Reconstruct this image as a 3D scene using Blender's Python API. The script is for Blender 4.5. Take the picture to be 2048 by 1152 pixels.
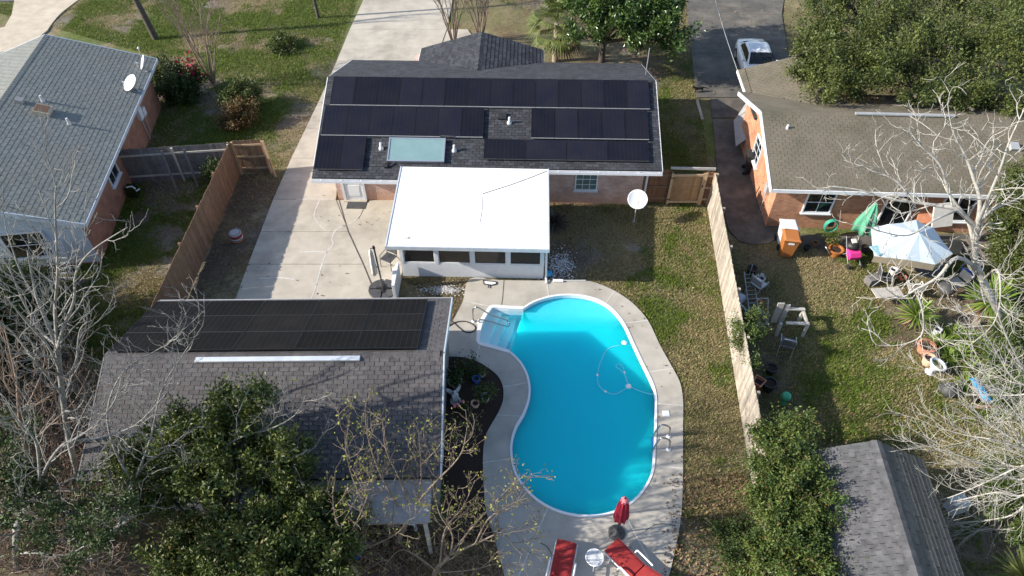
import bpy, bmesh, math, random
import numpy as np
from mathutils import Vector, Matrix
random.seed(7); rng = np.random.default_rng(7)
scene = bpy.context.scene
for o in list(bpy.data.objects): bpy.data.objects.remove(o)
COL = scene.collection
# ------------------------------------------------------------------ camera, sky, sun, exposure
FPX, CAMH = 1400.0, 20.5
PITCH = math.atan(1400 / 1324.0)
cam_d = bpy.data.cameras.new('camera'); cam = bpy.data.objects.new('camera', cam_d); COL.objects.link(cam)
cam.location = (0, 0, CAMH); cam.rotation_euler = (math.pi / 2 - PITCH, 0, 0)
cam_d.sensor_fit = 'HORIZONTAL'; cam_d.sensor_width = 36.0; cam_d.lens = 36.0 * FPX / 2048.0
cam_d.clip_end = 2000.0; scene.camera = cam
SUN_EL, SUN_AZ = math.radians(28.0), math.radians(262.0)      # azimuth clockwise from +Y
world = bpy.data.worlds.new('World'); scene.world = world; world.use_nodes = True
wn = world.node_tree.nodes; bg = wn['Background']
sky = wn.new('ShaderNodeTexSky'); sky.sky_type = 'NISHITA'; sky.sun_disc = False
sky.sun_elevation = SUN_EL; sky.sun_rotation = SUN_AZ
world.node_tree.links.new(sky.outputs[0], bg.inputs[0]); bg.inputs[1].default_value = 0.115
sun_d = bpy.data.lights.new('sun', 'SUN'); sun_d.energy = 4.0; sun_d.angle = math.radians(0.5); sun_d.color = (1.0, 0.93, 0.82)
sun = bpy.data.objects.new('sun', sun_d); COL.objects.link(sun)
sdir = Vector((math.sin(SUN_AZ) * math.cos(SUN_EL), math.cos(SUN_AZ) * math.cos(SUN_EL), math.sin(SUN_EL)))
sun.rotation_euler = sdir.to_track_quat('Z', 'Y').to_euler(); sun.location = (-30, 0, 40)
vs = scene.view_settings; vs.view_transform = 'Standard'; vs.look = 'None'; vs.exposure = 1.05; vs.gamma = 1.0; vs.use_curve_mapping = False
scene.render.resolution_x, scene.render.resolution_y = 1024, 576
# ------------------------------------------------------------------ survey helpers: photo measurements -> metres
_s, _c = math.sin(PITCH), math.cos(PITCH)
def G(u, v, z=0.0):
    a = (u - 1024) / FPX; b = (v - 576) / FPX
    t = (CAMH - z) / (_s + b * _c)
    return Vector((a * t, (_c - b * _s) * t, z))
def GY(u, v, Y):
    a = (u - 1024) / FPX; b = (v - 576) / FPX
    t = Y / (_c - b * _s)
    return Vector((a * t, Y, CAMH - (_s + b * _c) * t))
# ------------------------------------------------------------------ materials
MATS = {}
def pm(name, c1, c2=None, scale=3.0, rough=0.8, bump=0.0, bscale=60.0, rnd=0.0, metal=0.0, spec=0.4, stain=None, sscale=0.6, samt=0.5, coat=0.0, attr=None, transl=0.0, detail=6.0):
    m = bpy.data.materials.new(name); m.use_nodes = True; nt = m.node_tree; N = nt.nodes; L = nt.links
    bs = N['Principled BSDF']; bs.inputs['Roughness'].default_value = rough; bs.inputs['Metallic'].default_value = metal
    bs.inputs['Specular IOR Level'].default_value = spec; bs.inputs['Coat Weight'].default_value = coat
    geo = N.new('ShaderNodeNewGeometry'); pos = geo.outputs['Position']
    def noise(sc, det=detail):
        n = N.new('ShaderNodeTexNoise'); n.inputs['Scale'].default_value = sc; n.inputs['Detail'].default_value = det; n.inputs['Roughness'].default_value = .62
        L.new(pos, n.inputs['Vector']); return n
    def mix(a, b, f, mode='MIX'):
        x = N.new('ShaderNodeMix'); x.data_type = 'RGBA'; x.blend_type = mode
        for k, val in ((6, a), (7, b)):
            if hasattr(val, 'is_linked'): L.new(val, x.inputs[k])
            else: x.inputs[k].default_value = (*val, 1)
        if hasattr(f, 'is_linked'): L.new(f, x.inputs[0])
        else: x.inputs[0].default_value = f
        return x.outputs[2]
    def ramp(f, a, b):
        r = N.new('ShaderNodeMapRange'); r.inputs[1].default_value = a; r.inputs[2].default_value = b; L.new(f, r.inputs[0]); return r.outputs[0]
    col = tuple(c1)
    if attr:
        at = N.new('ShaderNodeAttribute'); at.attribute_name = attr; col = at.outputs[0]
        if c2 is not None: col = mix(col, c2, ramp(noise(scale).outputs[0], .35, .72), 'MULTIPLY')
    elif c2 is not None:
        col = mix(c1, c2, ramp(noise(scale).outputs[0], .32, .68))
    if stain is not None:
        f = ramp(noise(sscale, 8).outputs[0], .48, .70)
        mm = N.new('ShaderNodeMath'); mm.operation = 'MULTIPLY'; mm.inputs[1].default_value = samt; L.new(f, mm.inputs[0])
        col = mix(col, stain, mm.outputs[0])
    if rnd > 0:
        oi = N.new('ShaderNodeObjectInfo')
        ad = N.new('ShaderNodeMath'); ad.operation = 'ADD'; L.new(oi.outputs['Random'], ad.inputs[0]); L.new(geo.outputs['Random Per Island'], ad.inputs[1])
        fr = N.new('ShaderNodeMath'); fr.operation = 'FRACT'; L.new(ad.outputs[0], fr.inputs[0])
        mr = N.new('ShaderNodeMapRange'); mr.inputs[3].default_value = 1 - rnd; mr.inputs[4].default_value = 1 + rnd; L.new(fr.outputs[0], mr.inputs[0])
        hv = N.new('ShaderNodeVectorMath'); hv.operation = 'SCALE'
        if hasattr(col, 'is_linked'): L.new(col, hv.inputs[0])
        else: hv.inputs[0].default_value = col
        L.new(mr.outputs[0], hv.inputs['Scale']); col = hv.outputs[0]
    if hasattr(col, 'is_linked'): L.new(col, bs.inputs['Base Color'])
    else: bs.inputs['Base Color'].default_value = (*col, 1)
    if bump > 0:
        b = N.new('ShaderNodeBump'); b.inputs['Strength'].default_value = bump; b.inputs['Distance'].default_value = .02
        L.new(noise(bscale, 4).outputs[0], b.inputs['Height']); L.new(b.outputs[0], bs.inputs['Normal'])
    if transl > 0:
        tr = N.new('ShaderNodeBsdfTranslucent'); ms = N.new('ShaderNodeMixShader'); ms.inputs[0].default_value = transl
        if hasattr(col, 'is_linked'): L.new(col, tr.inputs[0])
        else: tr.inputs[0].default_value = (*col, 1)
        out = N['Material Output']; L.new(bs.outputs[0], ms.inputs[1]); L.new(tr.outputs[0], ms.inputs[2]); L.new(ms.outputs[0], out.inputs[0])
    MATS[name] = m; return m
def brick_mat(name, a, b, mortar, dirt=None):
    m = bpy.data.materials.new(name); m.use_nodes = True; nt = m.node_tree; N = nt.nodes; L = nt.links; bs = N['Principled BSDF']
    uv = N.new('ShaderNodeUVMap'); bt = N.new('ShaderNodeTexBrick'); L.new(uv.outputs[0], bt.inputs['Vector'])
    bt.inputs['Color1'].default_value = (*a, 1); bt.inputs['Color2'].default_value = (*b, 1); bt.inputs['Mortar'].default_value = (*mortar, 1)
    bt.inputs['Scale'].default_value = 1; bt.inputs['Mortar Size'].default_value = .011; bt.inputs['Brick Width'].default_value = .21; bt.inputs['Row Height'].default_value = .075; bt.inputs['Mortar Smooth'].default_value = .2
    col = bt.outputs[0]
    n = N.new('ShaderNodeTexNoise'); n.inputs['Scale'].default_value = 2.0; n.inputs['Detail'].default_value = 8; geo = N.new('ShaderNodeNewGeometry'); L.new(geo.outputs[0], n.inputs['Vector'])
    x = N.new('ShaderNodeMix'); x.data_type = 'RGBA'; x.blend_type = 'MULTIPLY'; x.inputs[0].default_value = .8
    r = N.new('ShaderNodeMapRange'); r.inputs[1].default_value = .3; r.inputs[2].default_value = .7; r.inputs[3].default_value = .65; r.inputs[4].default_value = 1.15; L.new(n.outputs[0], r.inputs[0])
    L.new(col, x.inputs[6]); L.new(r.outputs[0], x.inputs[7]); col = x.outputs[2]
    if dirt:   # earth splashed on the lowest courses
        sp = N.new('ShaderNodeSeparateXYZ'); L.new(geo.outputs[0], sp.inputs[0])
        d = N.new('ShaderNodeMapRange'); d.inputs[1].default_value = .0; d.inputs[2].default_value = .8; d.inputs[3].default_value = .6; d.inputs[4].default_value = 0; L.new(sp.outputs[2], d.inputs[0])
        y = N.new('ShaderNodeMix'); y.data_type = 'RGBA'; L.new(d.outputs[0], y.inputs[0]); L.new(col, y.inputs[6]); y.inputs[7].default_value = (*dirt, 1); col = y.outputs[2]
    L.new(col, bs.inputs['Base Color']); bs.inputs['Roughness'].default_value = .9
    bp = N.new('ShaderNodeBump'); bp.inputs['Strength'].default_value = .6; bp.inputs['Distance'].default_value = .01; bp.invert = True; L.new(bt.outputs[1], bp.inputs['Height']); L.new(bp.outputs[0], bs.inputs['Normal'])
    MATS[name] = m; return m
def M(k): return MATS[k]
pm('concrete', (.40, .36, .30), (.49, .445, .375), 1.6, .9, .25, 90, stain=(.25, .23, .195), sscale=.5, samt=.75)
pm('concrete_deck', (.38, .35, .305), (.47, .435, .38), 1.3, .88, .25, 90, stain=(.26, .24, .21), sscale=.75, samt=.6)
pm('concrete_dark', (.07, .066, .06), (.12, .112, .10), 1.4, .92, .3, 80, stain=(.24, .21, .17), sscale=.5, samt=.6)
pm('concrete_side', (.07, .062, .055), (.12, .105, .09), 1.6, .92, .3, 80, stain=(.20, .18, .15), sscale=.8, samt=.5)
pm('concrete_pale', (.42, .36, .28), (.55, .48, .38), 1.2, .9, .2, 80, stain=(.3, .26, .2), sscale=.5, samt=.5)
pm('asphalt', (.09, .092, .1), (.13, .13, .135), 8, .9, .4, 120)
pm('seal_white', (.62, .60, .56), (.45, .43, .4), 6, .8)
pm('seal_dark', (.07, .065, .06), (.12, .11, .10), 10, .9)
pm('ground', (.1, .1, .1), (.45, .42, .38), 7.0, .95, .9, 22, attr='soil', detail=10)
pm('grass', (.1, .1, .1), None, rough=.7, rnd=.35, attr='soil', transl=.25, spec=.2)
pm('mulch', (.022, .014, .011), (.05, .03, .022), 25, .95, .9, 45)
brick_mat('brick_pink', (.52, .27, .215), (.62, .40, .33), (.64, .57, .51), (.50, .23, .11))
brick_mat('brick_orange', (.45, .155, .07), (.60, .27, .135), (.42, .29, .21))
brick_mat('brick_red', (.34, .13, .075), (.42, .19, .11), (.30, .21, .16))
pm('shingle_main', (.032, .034, .041), (.058, .061, .071), 14, .92, .5, 150, rnd=.38)
pm('shingle_garage', (.076, .071, .073), (.125, .116, .117), 9, .92, .5, 150, rnd=.16, stain=(.065, .06, .065), sscale=.45, samt=.6)
pm('shingle_left', (.155, .168, .162), (.22, .23, .218), 7, .92, .4, 150, rnd=.06, stain=(.22, .205, .17), sscale=.5, samt=.4)
pm('shingle_right', (.135, .117, .088), (.165, .143, .108), 1.2, .95, .3, 120, rnd=.05, stain=(.085, .085, .055), sscale=.7, samt=.7)
pm('shingle_shed', (.065, .066, .072), (.135, .132, .136), 4, .92, .5, 140, rnd=.16, stain=(.06, .065, .065), sscale=1.2, samt=.6)
pm('shingle_shed_brown', (.11, .10, .085), (.16, .145, .12), 7, .92, .5, 140, rnd=.2, stain=(.10, .10, .07), sscale=1.2, samt=.6)
pm('deck_felt', (.03, .03, .03), None, rough=.95)
pm('felt_left', (.10, .11, .115), None, rough=.95)
pm('white_paint', (.74, .75, .77), (.64, .66, .69), 4, .5, .05, 30)
pm('white_roof', (.84, .835, .82), (.88, .875, .86), 1.5, .55, .05, 8, stain=(.62, .58, .50), sscale=.9, samt=.6)
pm('white_plastic', (.78, .79, .80), None, rough=.35)
pm('soffit', (.6, .6, .58), None, rough=.8)
pm('siding', (.52, .58, .64), (.45, .51, .57), 2, .6, .05, 30, rnd=.05)
pm('glass_dark', (.012, .015, .018), None, rough=.06, spec=.6)
pm('glass_screen', (.02, .021, .022), (.035, .035, .034), 10, .35, spec=.4)
pm('blind', (.10, .15, .145), (.13, .18, .17), 3, .4)
pm('panel_cell', (.009, .010, .018), (.016, .015, .021), 1.1, .25, spec=.22, rnd=.25)
pm('panel_cell_garage', (.010, .009, .0095), (.017, .015, .0145), 1.4, .55, spec=.06, rnd=.25)
pm('panel_frame', (.03, .03, .034), None, rough=.4, metal=.6)
pm('panel_line', (.022, .022, .034), None, rough=.4)
pm('alu', (.62, .64, .67), None, rough=.35, metal=.8)
pm('alu_dull', (.46, .47, .48), (.36, .37, .38), 6, .6, metal=.3)
pm('galv', (.66, .70, .74), (.52, .56, .60), 3, .45, metal=.2)
pm('steel', (.42, .42, .43), None, rough=.25, metal=.9)
pm('collector', (.17, .27, .28), (.20, .31, .315), 1.5, .15, spec=.5)
pm('black_plastic', (.018, .018, .02), (.03, .03, .03), 6, .5)
pm('dark_grey', (.05, .05, .055), (.08, .08, .08), 5, .6)
pm('grey_sheet', (.26, .25, .25), (.36, .345, .34), 5, .8, .3, 20)
pm('lead', (.55, .55, .56), None, rough=.5)
pm('wood_tan', (.30, .255, .205), (.43, .38, .315), 4, .9, .4, 30, rnd=.24, stain=(.20, .175, .145), sscale=1.4, samt=.7)
pm('wood_brown', (.16, .095, .055), (.235, .145, .09), 5, .88, .3, 40, rnd=.2, stain=(.12, .10, .09), sscale=1.5, samt=.4)
pm('wood_red', (.15, .07, .04), (.21, .11, .06), 5, .88, .3, 40, rnd=.22)
pm('wood_gate', (.26, .15, .075), (.34, .21, .11), 6, .85, .3, 40, rnd=.16)
pm('wood_rail', (.36, .24, .14), (.46, .33, .21), 5, .85, .2, 40)
pm('wood_grey', (.12, .115, .115), (.20, .19, .185), 5, .92, .4, 30, rnd=.25)
pm('wood_old', (.36, .34, .31), (.48, .45, .41), 6, .92, .4, 30)
pm('red_fabric', (.25, .02, .022), (.33, .03, .028), 5, .85, .1, 60)
pm('red_canopy', (.28, .012, .035), (.38, .02, .05), 4, .8, .1, 60, transl=.15)
pm('green_fabric', (.10, .36, .22), (.14, .43, .28), 3, .8, .1, 40, transl=.2)
pm('pale_tarp', (.60, .70, .76), (.52, .62, .69), 2.5, .6, .1, 20, transl=.15)
pm('tan_tarp', (.33, .28, .20), (.26, .22, .16), 4, .8)
pm('cream_fabric', (.72, .69, .63), (.62, .58, .52), 6, .85)
pm('pink', (.78, .05, .30), (.62, .03, .22), 20, .7)
pm('teal_print', (.05, .35, .42), (.6, .7, .7), 14, .8)
pm('bin_orange', (.36, .13, .035), (.42, .16, .05), 3, .5)
pm('bin_white', (.68, .70, .71), (.60, .62, .63), 4, .5)
pm('hose_green', (.04, .30, .20), None, rough=.5)
pm('hose_black', (.02, .02, .022), None, rough=.5)
pm('pool_hose', (.20, .68, .82), None, rough=.5)
pm('terracotta', (.50, .19, .10), (.60, .27, .16), 6, .85)
pm('pot_pink', (.62, .40, .28), (.7, .48, .35), 6, .8)
pm('pot_cream', (.52, .45, .34), (.42, .36, .26), 6, .8)
pm('pot_brown', (.18, .10, .06), None, rough=.8)
pm('blue_pot', (.03, .11, .38), None, rough=.25)
pm('blue_plastic', (.02, .26, .55), (.03, .32, .62), 4, .45)
pm('green_glass', (.10, .50, .28), (.05, .36, .2), 4, .25)
pm('stone_statue', (.55, .57, .62), (.45, .47, .5), 12, .8)
pm('car_paint', (.72, .75, .80), None, rough=.25, coat=.6)
pm('tyre', (.02, .02, .02), None, rough=.9)
pm('lamp_red', (.4, .02, .02), None, rough=.2)
pm('lamp_clear', (.6, .6, .6), None, rough=.15)
pm('fur_black', (.012, .011, .011), None, rough=.8)
pm('flower_pink', (.75, .16, .20), (.85, .3, .32), 30, .7)
pm('flower_red', (.26, .006, .03), (.36, .012, .05), 20, .7)
pm('pebble', (.62, .61, .62), (.45, .44, .44), 30, .8, rnd=.3)
pm('litter', (.15, .09, .05), (.24, .16, .085), 4, .9, rnd=.5)
pm('bark_grey', (.17, .165, .155), (.34, .33, .31), 6, .9, .6, 25, stain=(.13, .115, .10), sscale=2.5, samt=.7)
pm('bark_white', (.33, .315, .285), (.50, .48, .44), 6, .85, .5, 25, stain=(.19, .175, .155), sscale=2.2, samt=.75)
pm('bark_tan', (.17, .125, .095), (.28, .22, .17), 6, .9, .4, 25)
pm('bark_dark', (.06, .05, .042), (.11, .095, .08), 6, .95, .6, 20)
pm('bark_palm', (.24, .20, .155), (.34, .29, .23), 8, .95, .7, 14)
pm('bark_twig', (.17, .12, .09), (.26, .19, .145), 5, .9)
pm('leaf_magnolia', (.035, .075, .016), (.085, .14, .028), 2.2, .30, rnd=.45, transl=.18, spec=.6)
pm('leaf_bush', (.03, .06, .012), (.12, .14, .028), 2.4, .45, rnd=.5, transl=.2, spec=.4)
pm('leaf_oak', (.045, .07, .016), (.125, .145, .035), .9, .5, rnd=.45, transl=.25)
pm('leaf_dark', (.022, .045, .012), (.055, .08, .02), 1.8, .5, rnd=.5, transl=.15, spec=.3)
pm('leaf_privet', (.038, .078, .016), (.13, .165, .036), 2.0, .5, rnd=.5, transl=.25, spec=.35)
pm('leaf_rust', (.16, .075, .03), (.10, .10, .03), 3, .5, rnd=.4, transl=.2)
pm('leaf_bud', (.22, .25, .045), (.30, .30, .07), 3, .6, rnd=.4, transl=.4)
pm('leaf_yucca', (.15, .24, .035), (.24, .32, .06), 4, .4, rnd=.35, transl=.25, spec=.5)
pm('leaf_palm', (.10, .14, .035), (.20, .22, .07), 3, .5, rnd=.35, transl=.3)
pm('leaf_brown', (.12, .08, .045), (.19, .13, .075), 4, .85, rnd=.4)
pm('leaf_cycad', (.05, .055, .045), (.10, .10, .085), 4, .5, rnd=.4, transl=.1)
pm('liner', (.06, .60, .93), (.07, .62, .94), .4, .5)
pm('liner_step', (.80, .95, .95), None, rough=.4)
pm('liner_light_patch', (.16, .78, .90), (.22, .84, .93), 3, .5, 1.0, 7)  # pale liner colour imitating sunlight on the far pool wall
pm('drain', (.03, .20, .28), None, rough=.6)
def see_through(name, f):
    nt = MATS[name].node_tree; N = nt.nodes; tr = N.new('ShaderNodeBsdfTransparent'); ms = N.new('ShaderNodeMixShader'); ms.inputs[0].default_value = f
    nt.links.new(N['Principled BSDF'].outputs[0], ms.inputs[1]); nt.links.new(tr.outputs[0], ms.inputs[2]); nt.links.new(ms.outputs[0], N['Material Output'].inputs[0])
see_through('glass_screen', .42)
def water_mat(name, scatter, light_patch=False):
    """clear water: part of the light passes to the liner, part is scattered sideways in the water body"""
    m = bpy.data.materials.new(name); m.use_nodes = True; nt = m.node_tree; N = nt.nodes; L = nt.links; bs = N['Principled BSDF']
    bs.inputs['Base Color'].default_value = (.006, .66, .99, 1); bs.inputs['Subsurface Weight'].default_value = .84; bs.inputs['Subsurface Radius'].default_value = (.5, 1.9, 2.4); bs.inputs['Subsurface Scale'].default_value = 1.4
    bs.inputs['Roughness'].default_value = .06; bs.inputs['IOR'].default_value = 1.33; bs.inputs['Specular IOR Level'].default_value = .5
    tr = N.new('ShaderNodeBsdfTransparent'); tr.inputs[0].default_value = (.75, .97, .99, 1) if scatter > .5 else (.90, .985, .985, 1)
    n = N.new('ShaderNodeTexNoise'); n.inputs['Scale'].default_value = 5; n.inputs['Detail'].default_value = 3; geo = N.new('ShaderNodeNewGeometry'); L.new(geo.outputs[0], n.inputs['Vector'])
    b = N.new('ShaderNodeBump'); b.inputs['Strength'].default_value = .10; b.inputs['Distance'].default_value = .05; L.new(n.outputs[0], b.inputs['Height']); L.new(b.outputs[0], bs.inputs['Normal'])
    ms = N.new('ShaderNodeMixShader'); ms.inputs[0].default_value = scatter; L.new(tr.outputs[0], ms.inputs[1]); L.new(bs.outputs[0], ms.inputs[2]); L.new(ms.outputs[0], N['Material Output'].inputs[0])
    if light_patch:   # water made clearer over the added shelf at the far end, imitating a sunlit spot
        sp = N.new('ShaderNodeSeparateXYZ'); L.new(geo.outputs[0], sp.inputs[0]); r = N.new('ShaderNodeMapRange'); r.interpolation_type = 'SMOOTHSTEP'; r.inputs[1].default_value = 17.2; r.inputs[2].default_value = 18.2; r.inputs[3].default_value = scatter; r.inputs[4].default_value = .35
        L.new(sp.outputs[1], r.inputs[0]); L.new(r.outputs[0], ms.inputs[0])
    MATS[name] = m
water_mat('water', .92, True); water_mat('water_shallow', .06)
# ------------------------------------------------------------------ object helpers
ROOTS = {}
def thing(name, label, cat, loc=(0, 0, 0), rz=0.0, group=None):
    o = bpy.data.objects.new(name, None); COL.objects.link(o); o.empty_display_size = .2
    o.location = loc; o.rotation_euler = (0, 0, rz); o['label'] = label; o['category'] = cat
    if group: o['group'] = group
    return o
def tag(o, label=None, cat=None, group=None, kind=None):
    if label: o['label'] = label
    if cat: o['category'] = cat
    if group: o['group'] = group
    if kind: o['kind'] = kind
    return o
def link(name, me, mat, parent=None):
    o = bpy.data.objects.new(name, me); COL.objects.link(o)
    if mat is not None and not me.materials: me.materials.append(MATS[mat] if isinstance(mat, str) else mat)
    if parent is not None: o.parent = parent
    return o
def inv(root):
    if root is None: return None
    m = Matrix.Identity(4); chain = []; r = root
    while r is not None: chain.append(r); r = r.parent
    for r in reversed(chain): m = m @ Matrix.LocRotScale(r.location, r.rotation_euler, r.scale)
    return m.inverted()
class MB:
    def __init__(s): s.v = []; s.f = []; s.sm = False
    def add(s, vs, fs):
        k = len(s.v); s.v += [tuple(p) for p in vs]; s.f += [tuple(i + k for i in f) for f in fs]; return s
    def box(s, c, d, rz=0.0, rx=0.0, ry=0.0):
        R = Matrix.Rotation(rz, 3, 'Z') @ Matrix.Rotation(ry, 3, 'Y') @ Matrix.Rotation(rx, 3, 'X'); c = Vector(c)
        P = [c + R @ Vector((x * d[0] / 2, y * d[1] / 2, z * d[2] / 2)) for z in (-1, 1) for x, y in ((-1, -1), (1, -1), (1, 1), (-1, 1))]
        return s.add(P, [(3, 2, 1, 0), (4, 5, 6, 7), (0, 1, 5, 4), (1, 2, 6, 5), (2, 3, 7, 6), (3, 0, 4, 7)])
    def bar(s, a, b, w, h):
        a = Vector(a); b = Vector(b); t = (b - a).normalized(); up = Vector((0, 0, 1))
        if abs(t.z) > .95: up = Vector((0, 1, 0))
        x = t.cross(up).normalized(); y = x.cross(t)
        P = [p + x * sx * w / 2 + y * sy * h / 2 for p in (a, b) for sx, sy in ((-1, -1), (1, -1), (1, 1), (-1, 1))]
        return s.add(P, [(0, 1, 2, 3), (7, 6, 5, 4), (0, 4, 5, 1), (1, 5, 6, 2), (2, 6, 7, 3), (3, 7, 4, 0)])
    def prism(s, poly, z0, z1):
        n = len(poly); a = sum(poly[i][0] * poly[(i + 1) % n][1] - poly[(i + 1) % n][0] * poly[i][1] for i in range(n))
        if a < 0: poly = list(reversed(poly))
        P = [(p[0], p[1], z0) for p in poly] + [(p[0], p[1], z1) for p in poly]
        return s.add(P, [tuple(range(n - 1, -1, -1)), tuple(range(n, 2 * n))] + [(i, (i + 1) % n, n + (i + 1) % n, n + i) for i in range(n)])
    def tube(s, pts, r, n=8, closed=False, cap=True):
        pts = [Vector(p) for p in pts]; m = len(pts); rs = r if hasattr(r, '__len__') else [r] * m; k = len(s.v); ref = None
        for i, p in enumerate(pts):
            t = (pts[(i + 1) % m] - pts[i - 1]) if closed else (pts[min(i + 1, m - 1)] - pts[max(i - 1, 0)])
            if t.length < 1e-9: t = Vector((0, 0, 1))
            t.normalize()
            if ref is None:
                ref = Vector((0, 0, 1)) if abs(t.z) < .9 else Vector((1, 0, 0))
            x = (ref - t * ref.dot(t)).normalized(); ref = x; y = t.cross(x)
            s.v += [tuple(p + (x * math.cos(a) + y * math.sin(a)) * rs[i]) for a in (2 * math.pi * j / n for j in range(n))]
        for i in range(m if closed else m - 1):
            a0 = k + i * n; b0 = k + ((i + 1) % m) * n
            s.f += [(a0 + j, a0 + (j + 1) % n, b0 + (j + 1) % n, b0 + j) for j in range(n)]
        if cap and not closed: s.f += [tuple(k + j for j in range(n - 1, -1, -1)), tuple(k + (m - 1) * n + j for j in range(n))]
        return s
    def lathe(s, prof, c=(0, 0, 0), n=20, axis=None, fn=None):
        k = len(s.v); c = Vector(c); R = Vector((0, 0, 1)).rotation_difference(Vector(axis)).to_matrix() if axis is not None else Matrix.Identity(3)
        for i, (r, z) in enumerate(prof):
            for j in range(n):
                a = 2 * math.pi * j / n; q = r * (fn(a, z) if fn else 1)
                s.v.append(tuple(c + R @ Vector((q * math.cos(a), q * math.sin(a), z))))
        m = len(prof)
        for i in range(m - 1):
            s.f += [(k + i * n + j, k + i * n + (j + 1) % n, k + (i + 1) * n + (j + 1) % n, k + (i + 1) * n + j) for j in range(n)]
        s.f += [tuple(k + j for j in range(n - 1, -1, -1)), tuple(k + (m - 1) * n + j for j in range(n))]
        return s
    def build(s, name, mat, parent=None, world=True, smooth=None, bevel=0.0):
        """world=True: vertices are world metres and are brought into the parent's frame"""
        vs = s.v
        if world and parent is not None:
            I = inv(parent); vs = [tuple(I @ Vector(p)) for p in vs]
        me = bpy.data.meshes.new(name); me.from_pydata(vs, [], s.f); me.update()
        uv = me.uv_layers.new(name='UVMap')
        for p in me.polygons:
            nx, ny, nz = (abs(q) for q in p.normal)
            for li in p.loop_indices:
                c = me.vertices[me.loops[li].vertex_index].co
                uv.data[li].uv = (c.x, c.y) if nz > .8 else ((c.y, c.z) if nx > ny else (c.x, c.z))
        if smooth or s.sm: me.polygons.foreach_set('use_smooth', [True] * len(me.polygons))
        o = link(name, me, mat, parent)
        if bevel: 
            b = o.modifiers.new('bevel', 'BEVEL'); b.width = bevel; b.segments = 2; b.limit_method = 'ANGLE'
        return o
def one(name, mb, mat, label, cat, loc, group=None, **kw):
    """a thing that is a single mesh, its origin at its base"""
    L = Vector(loc); mb.v = [tuple(Vector(p) - L) for p in mb.v]
    o = mb.build(name, mat, None, **kw); o.location = L; return tag(o, label, cat, group)
def np_mesh(name, V, F, mat, parent=None, smooth=False, cols=None):
    """V (n,3) array, F (m,k) array of equal-sided faces, cols per vertex"""
    if parent is not None:
        I = np.array(inv(parent)); V = V @ I[:3, :3].T + I[:3, 3]
    k = F.shape[1]; me = bpy.data.meshes.new(name)
    me.vertices.add(len(V)); me.vertices.foreach_set('co', np.ascontiguousarray(V, dtype=np.float32).ravel())
    me.loops.add(F.size); me.loops.foreach_set('vertex_index', F.astype(np.int32).ravel())
    me.polygons.add(len(F)); me.polygons.foreach_set('loop_start', np.arange(0, F.size, k, dtype=np.int32))
    me.update(calc_edges=True); me.polygons.foreach_set('use_smooth', np.full(len(F), bool(smooth)))
    if cols is not None:
        ca = me.color_attributes.new('soil', 'FLOAT_COLOR', 'POINT'); ca.data.foreach_set('color', np.concatenate([cols, np.ones((len(cols), 1))], 1).astype(np.float32).ravel())
    return link(name, me, mat, parent)
def inside(px, py, poly):
    r = np.zeros(px.shape, bool); n = len(poly)
    for i in range(n):
        x0, y0 = poly[i][0], poly[i][1]; x1, y1 = poly[(i + 1) % n][0], poly[(i + 1) % n][1]
        cnd = ((y0 > py) != (y1 > py)) & (px < (x1 - x0) * (py - y0) / ((y1 - y0) or 1e-9) + x0); r ^= cnd
    return r
def smoothline(pts, n=6, closed=False):
    pts = [Vector(p) for p in pts]; m = len(pts); out = []
    for i in range(m if closed else m - 1):
        g = (lambda k: pts[k % m]) if closed else (lambda k: pts[max(0, min(m - 1, k))])
        p0, p1, p2, p3 = g(i - 1), g(i), g(i + 1), g(i + 2)
        for j in range(n):
            t = j / n
            out.append(.5 * ((2 * p1) + (p2 - p0) * t + (2 * p0 - 5 * p1 + 4 * p2 - p3) * t * t + (3 * p1 - p0 - 3 * p2 + p3) * t ** 3))
    if not closed: out.append(pts[-1])
    return out
ORD = ['first', 'second', 'third', 'fourth', 'fifth', 'sixth', 'seventh', 'eighth', 'ninth', 'tenth', 'eleventh', 'twelfth', 'thirteenth', 'fourteenth']
# ================================================================== GROUND
def vnoise(x, y, sc, seed=0):
    g = np.random.default_rng(seed + 100).random((128, 128)); X = x / sc + 37.3; Y = y / sc + 11.7
    i = np.floor(X).astype(int); j = np.floor(Y).astype(int); a = X - i; b = Y - j; a = a * a * (3 - 2 * a); b = b * b * (3 - 2 * b)
    q = lambda p, r: g[p % 128, r % 128]
    return (q(i, j) * (1 - a) + q(i + 1, j) * a) * (1 - b) + (q(i, j + 1) * (1 - a) + q(i + 1, j + 1) * a) * b
C_GREEN, C_TAN, C_DIRT, C_LIT, C_SAND = (np.array(c) for c in ((.105, .145, .024), (.265, .22, .115), (.125, .097, .07), (.145, .10, .055), (.29, .265, .23)))
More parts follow.
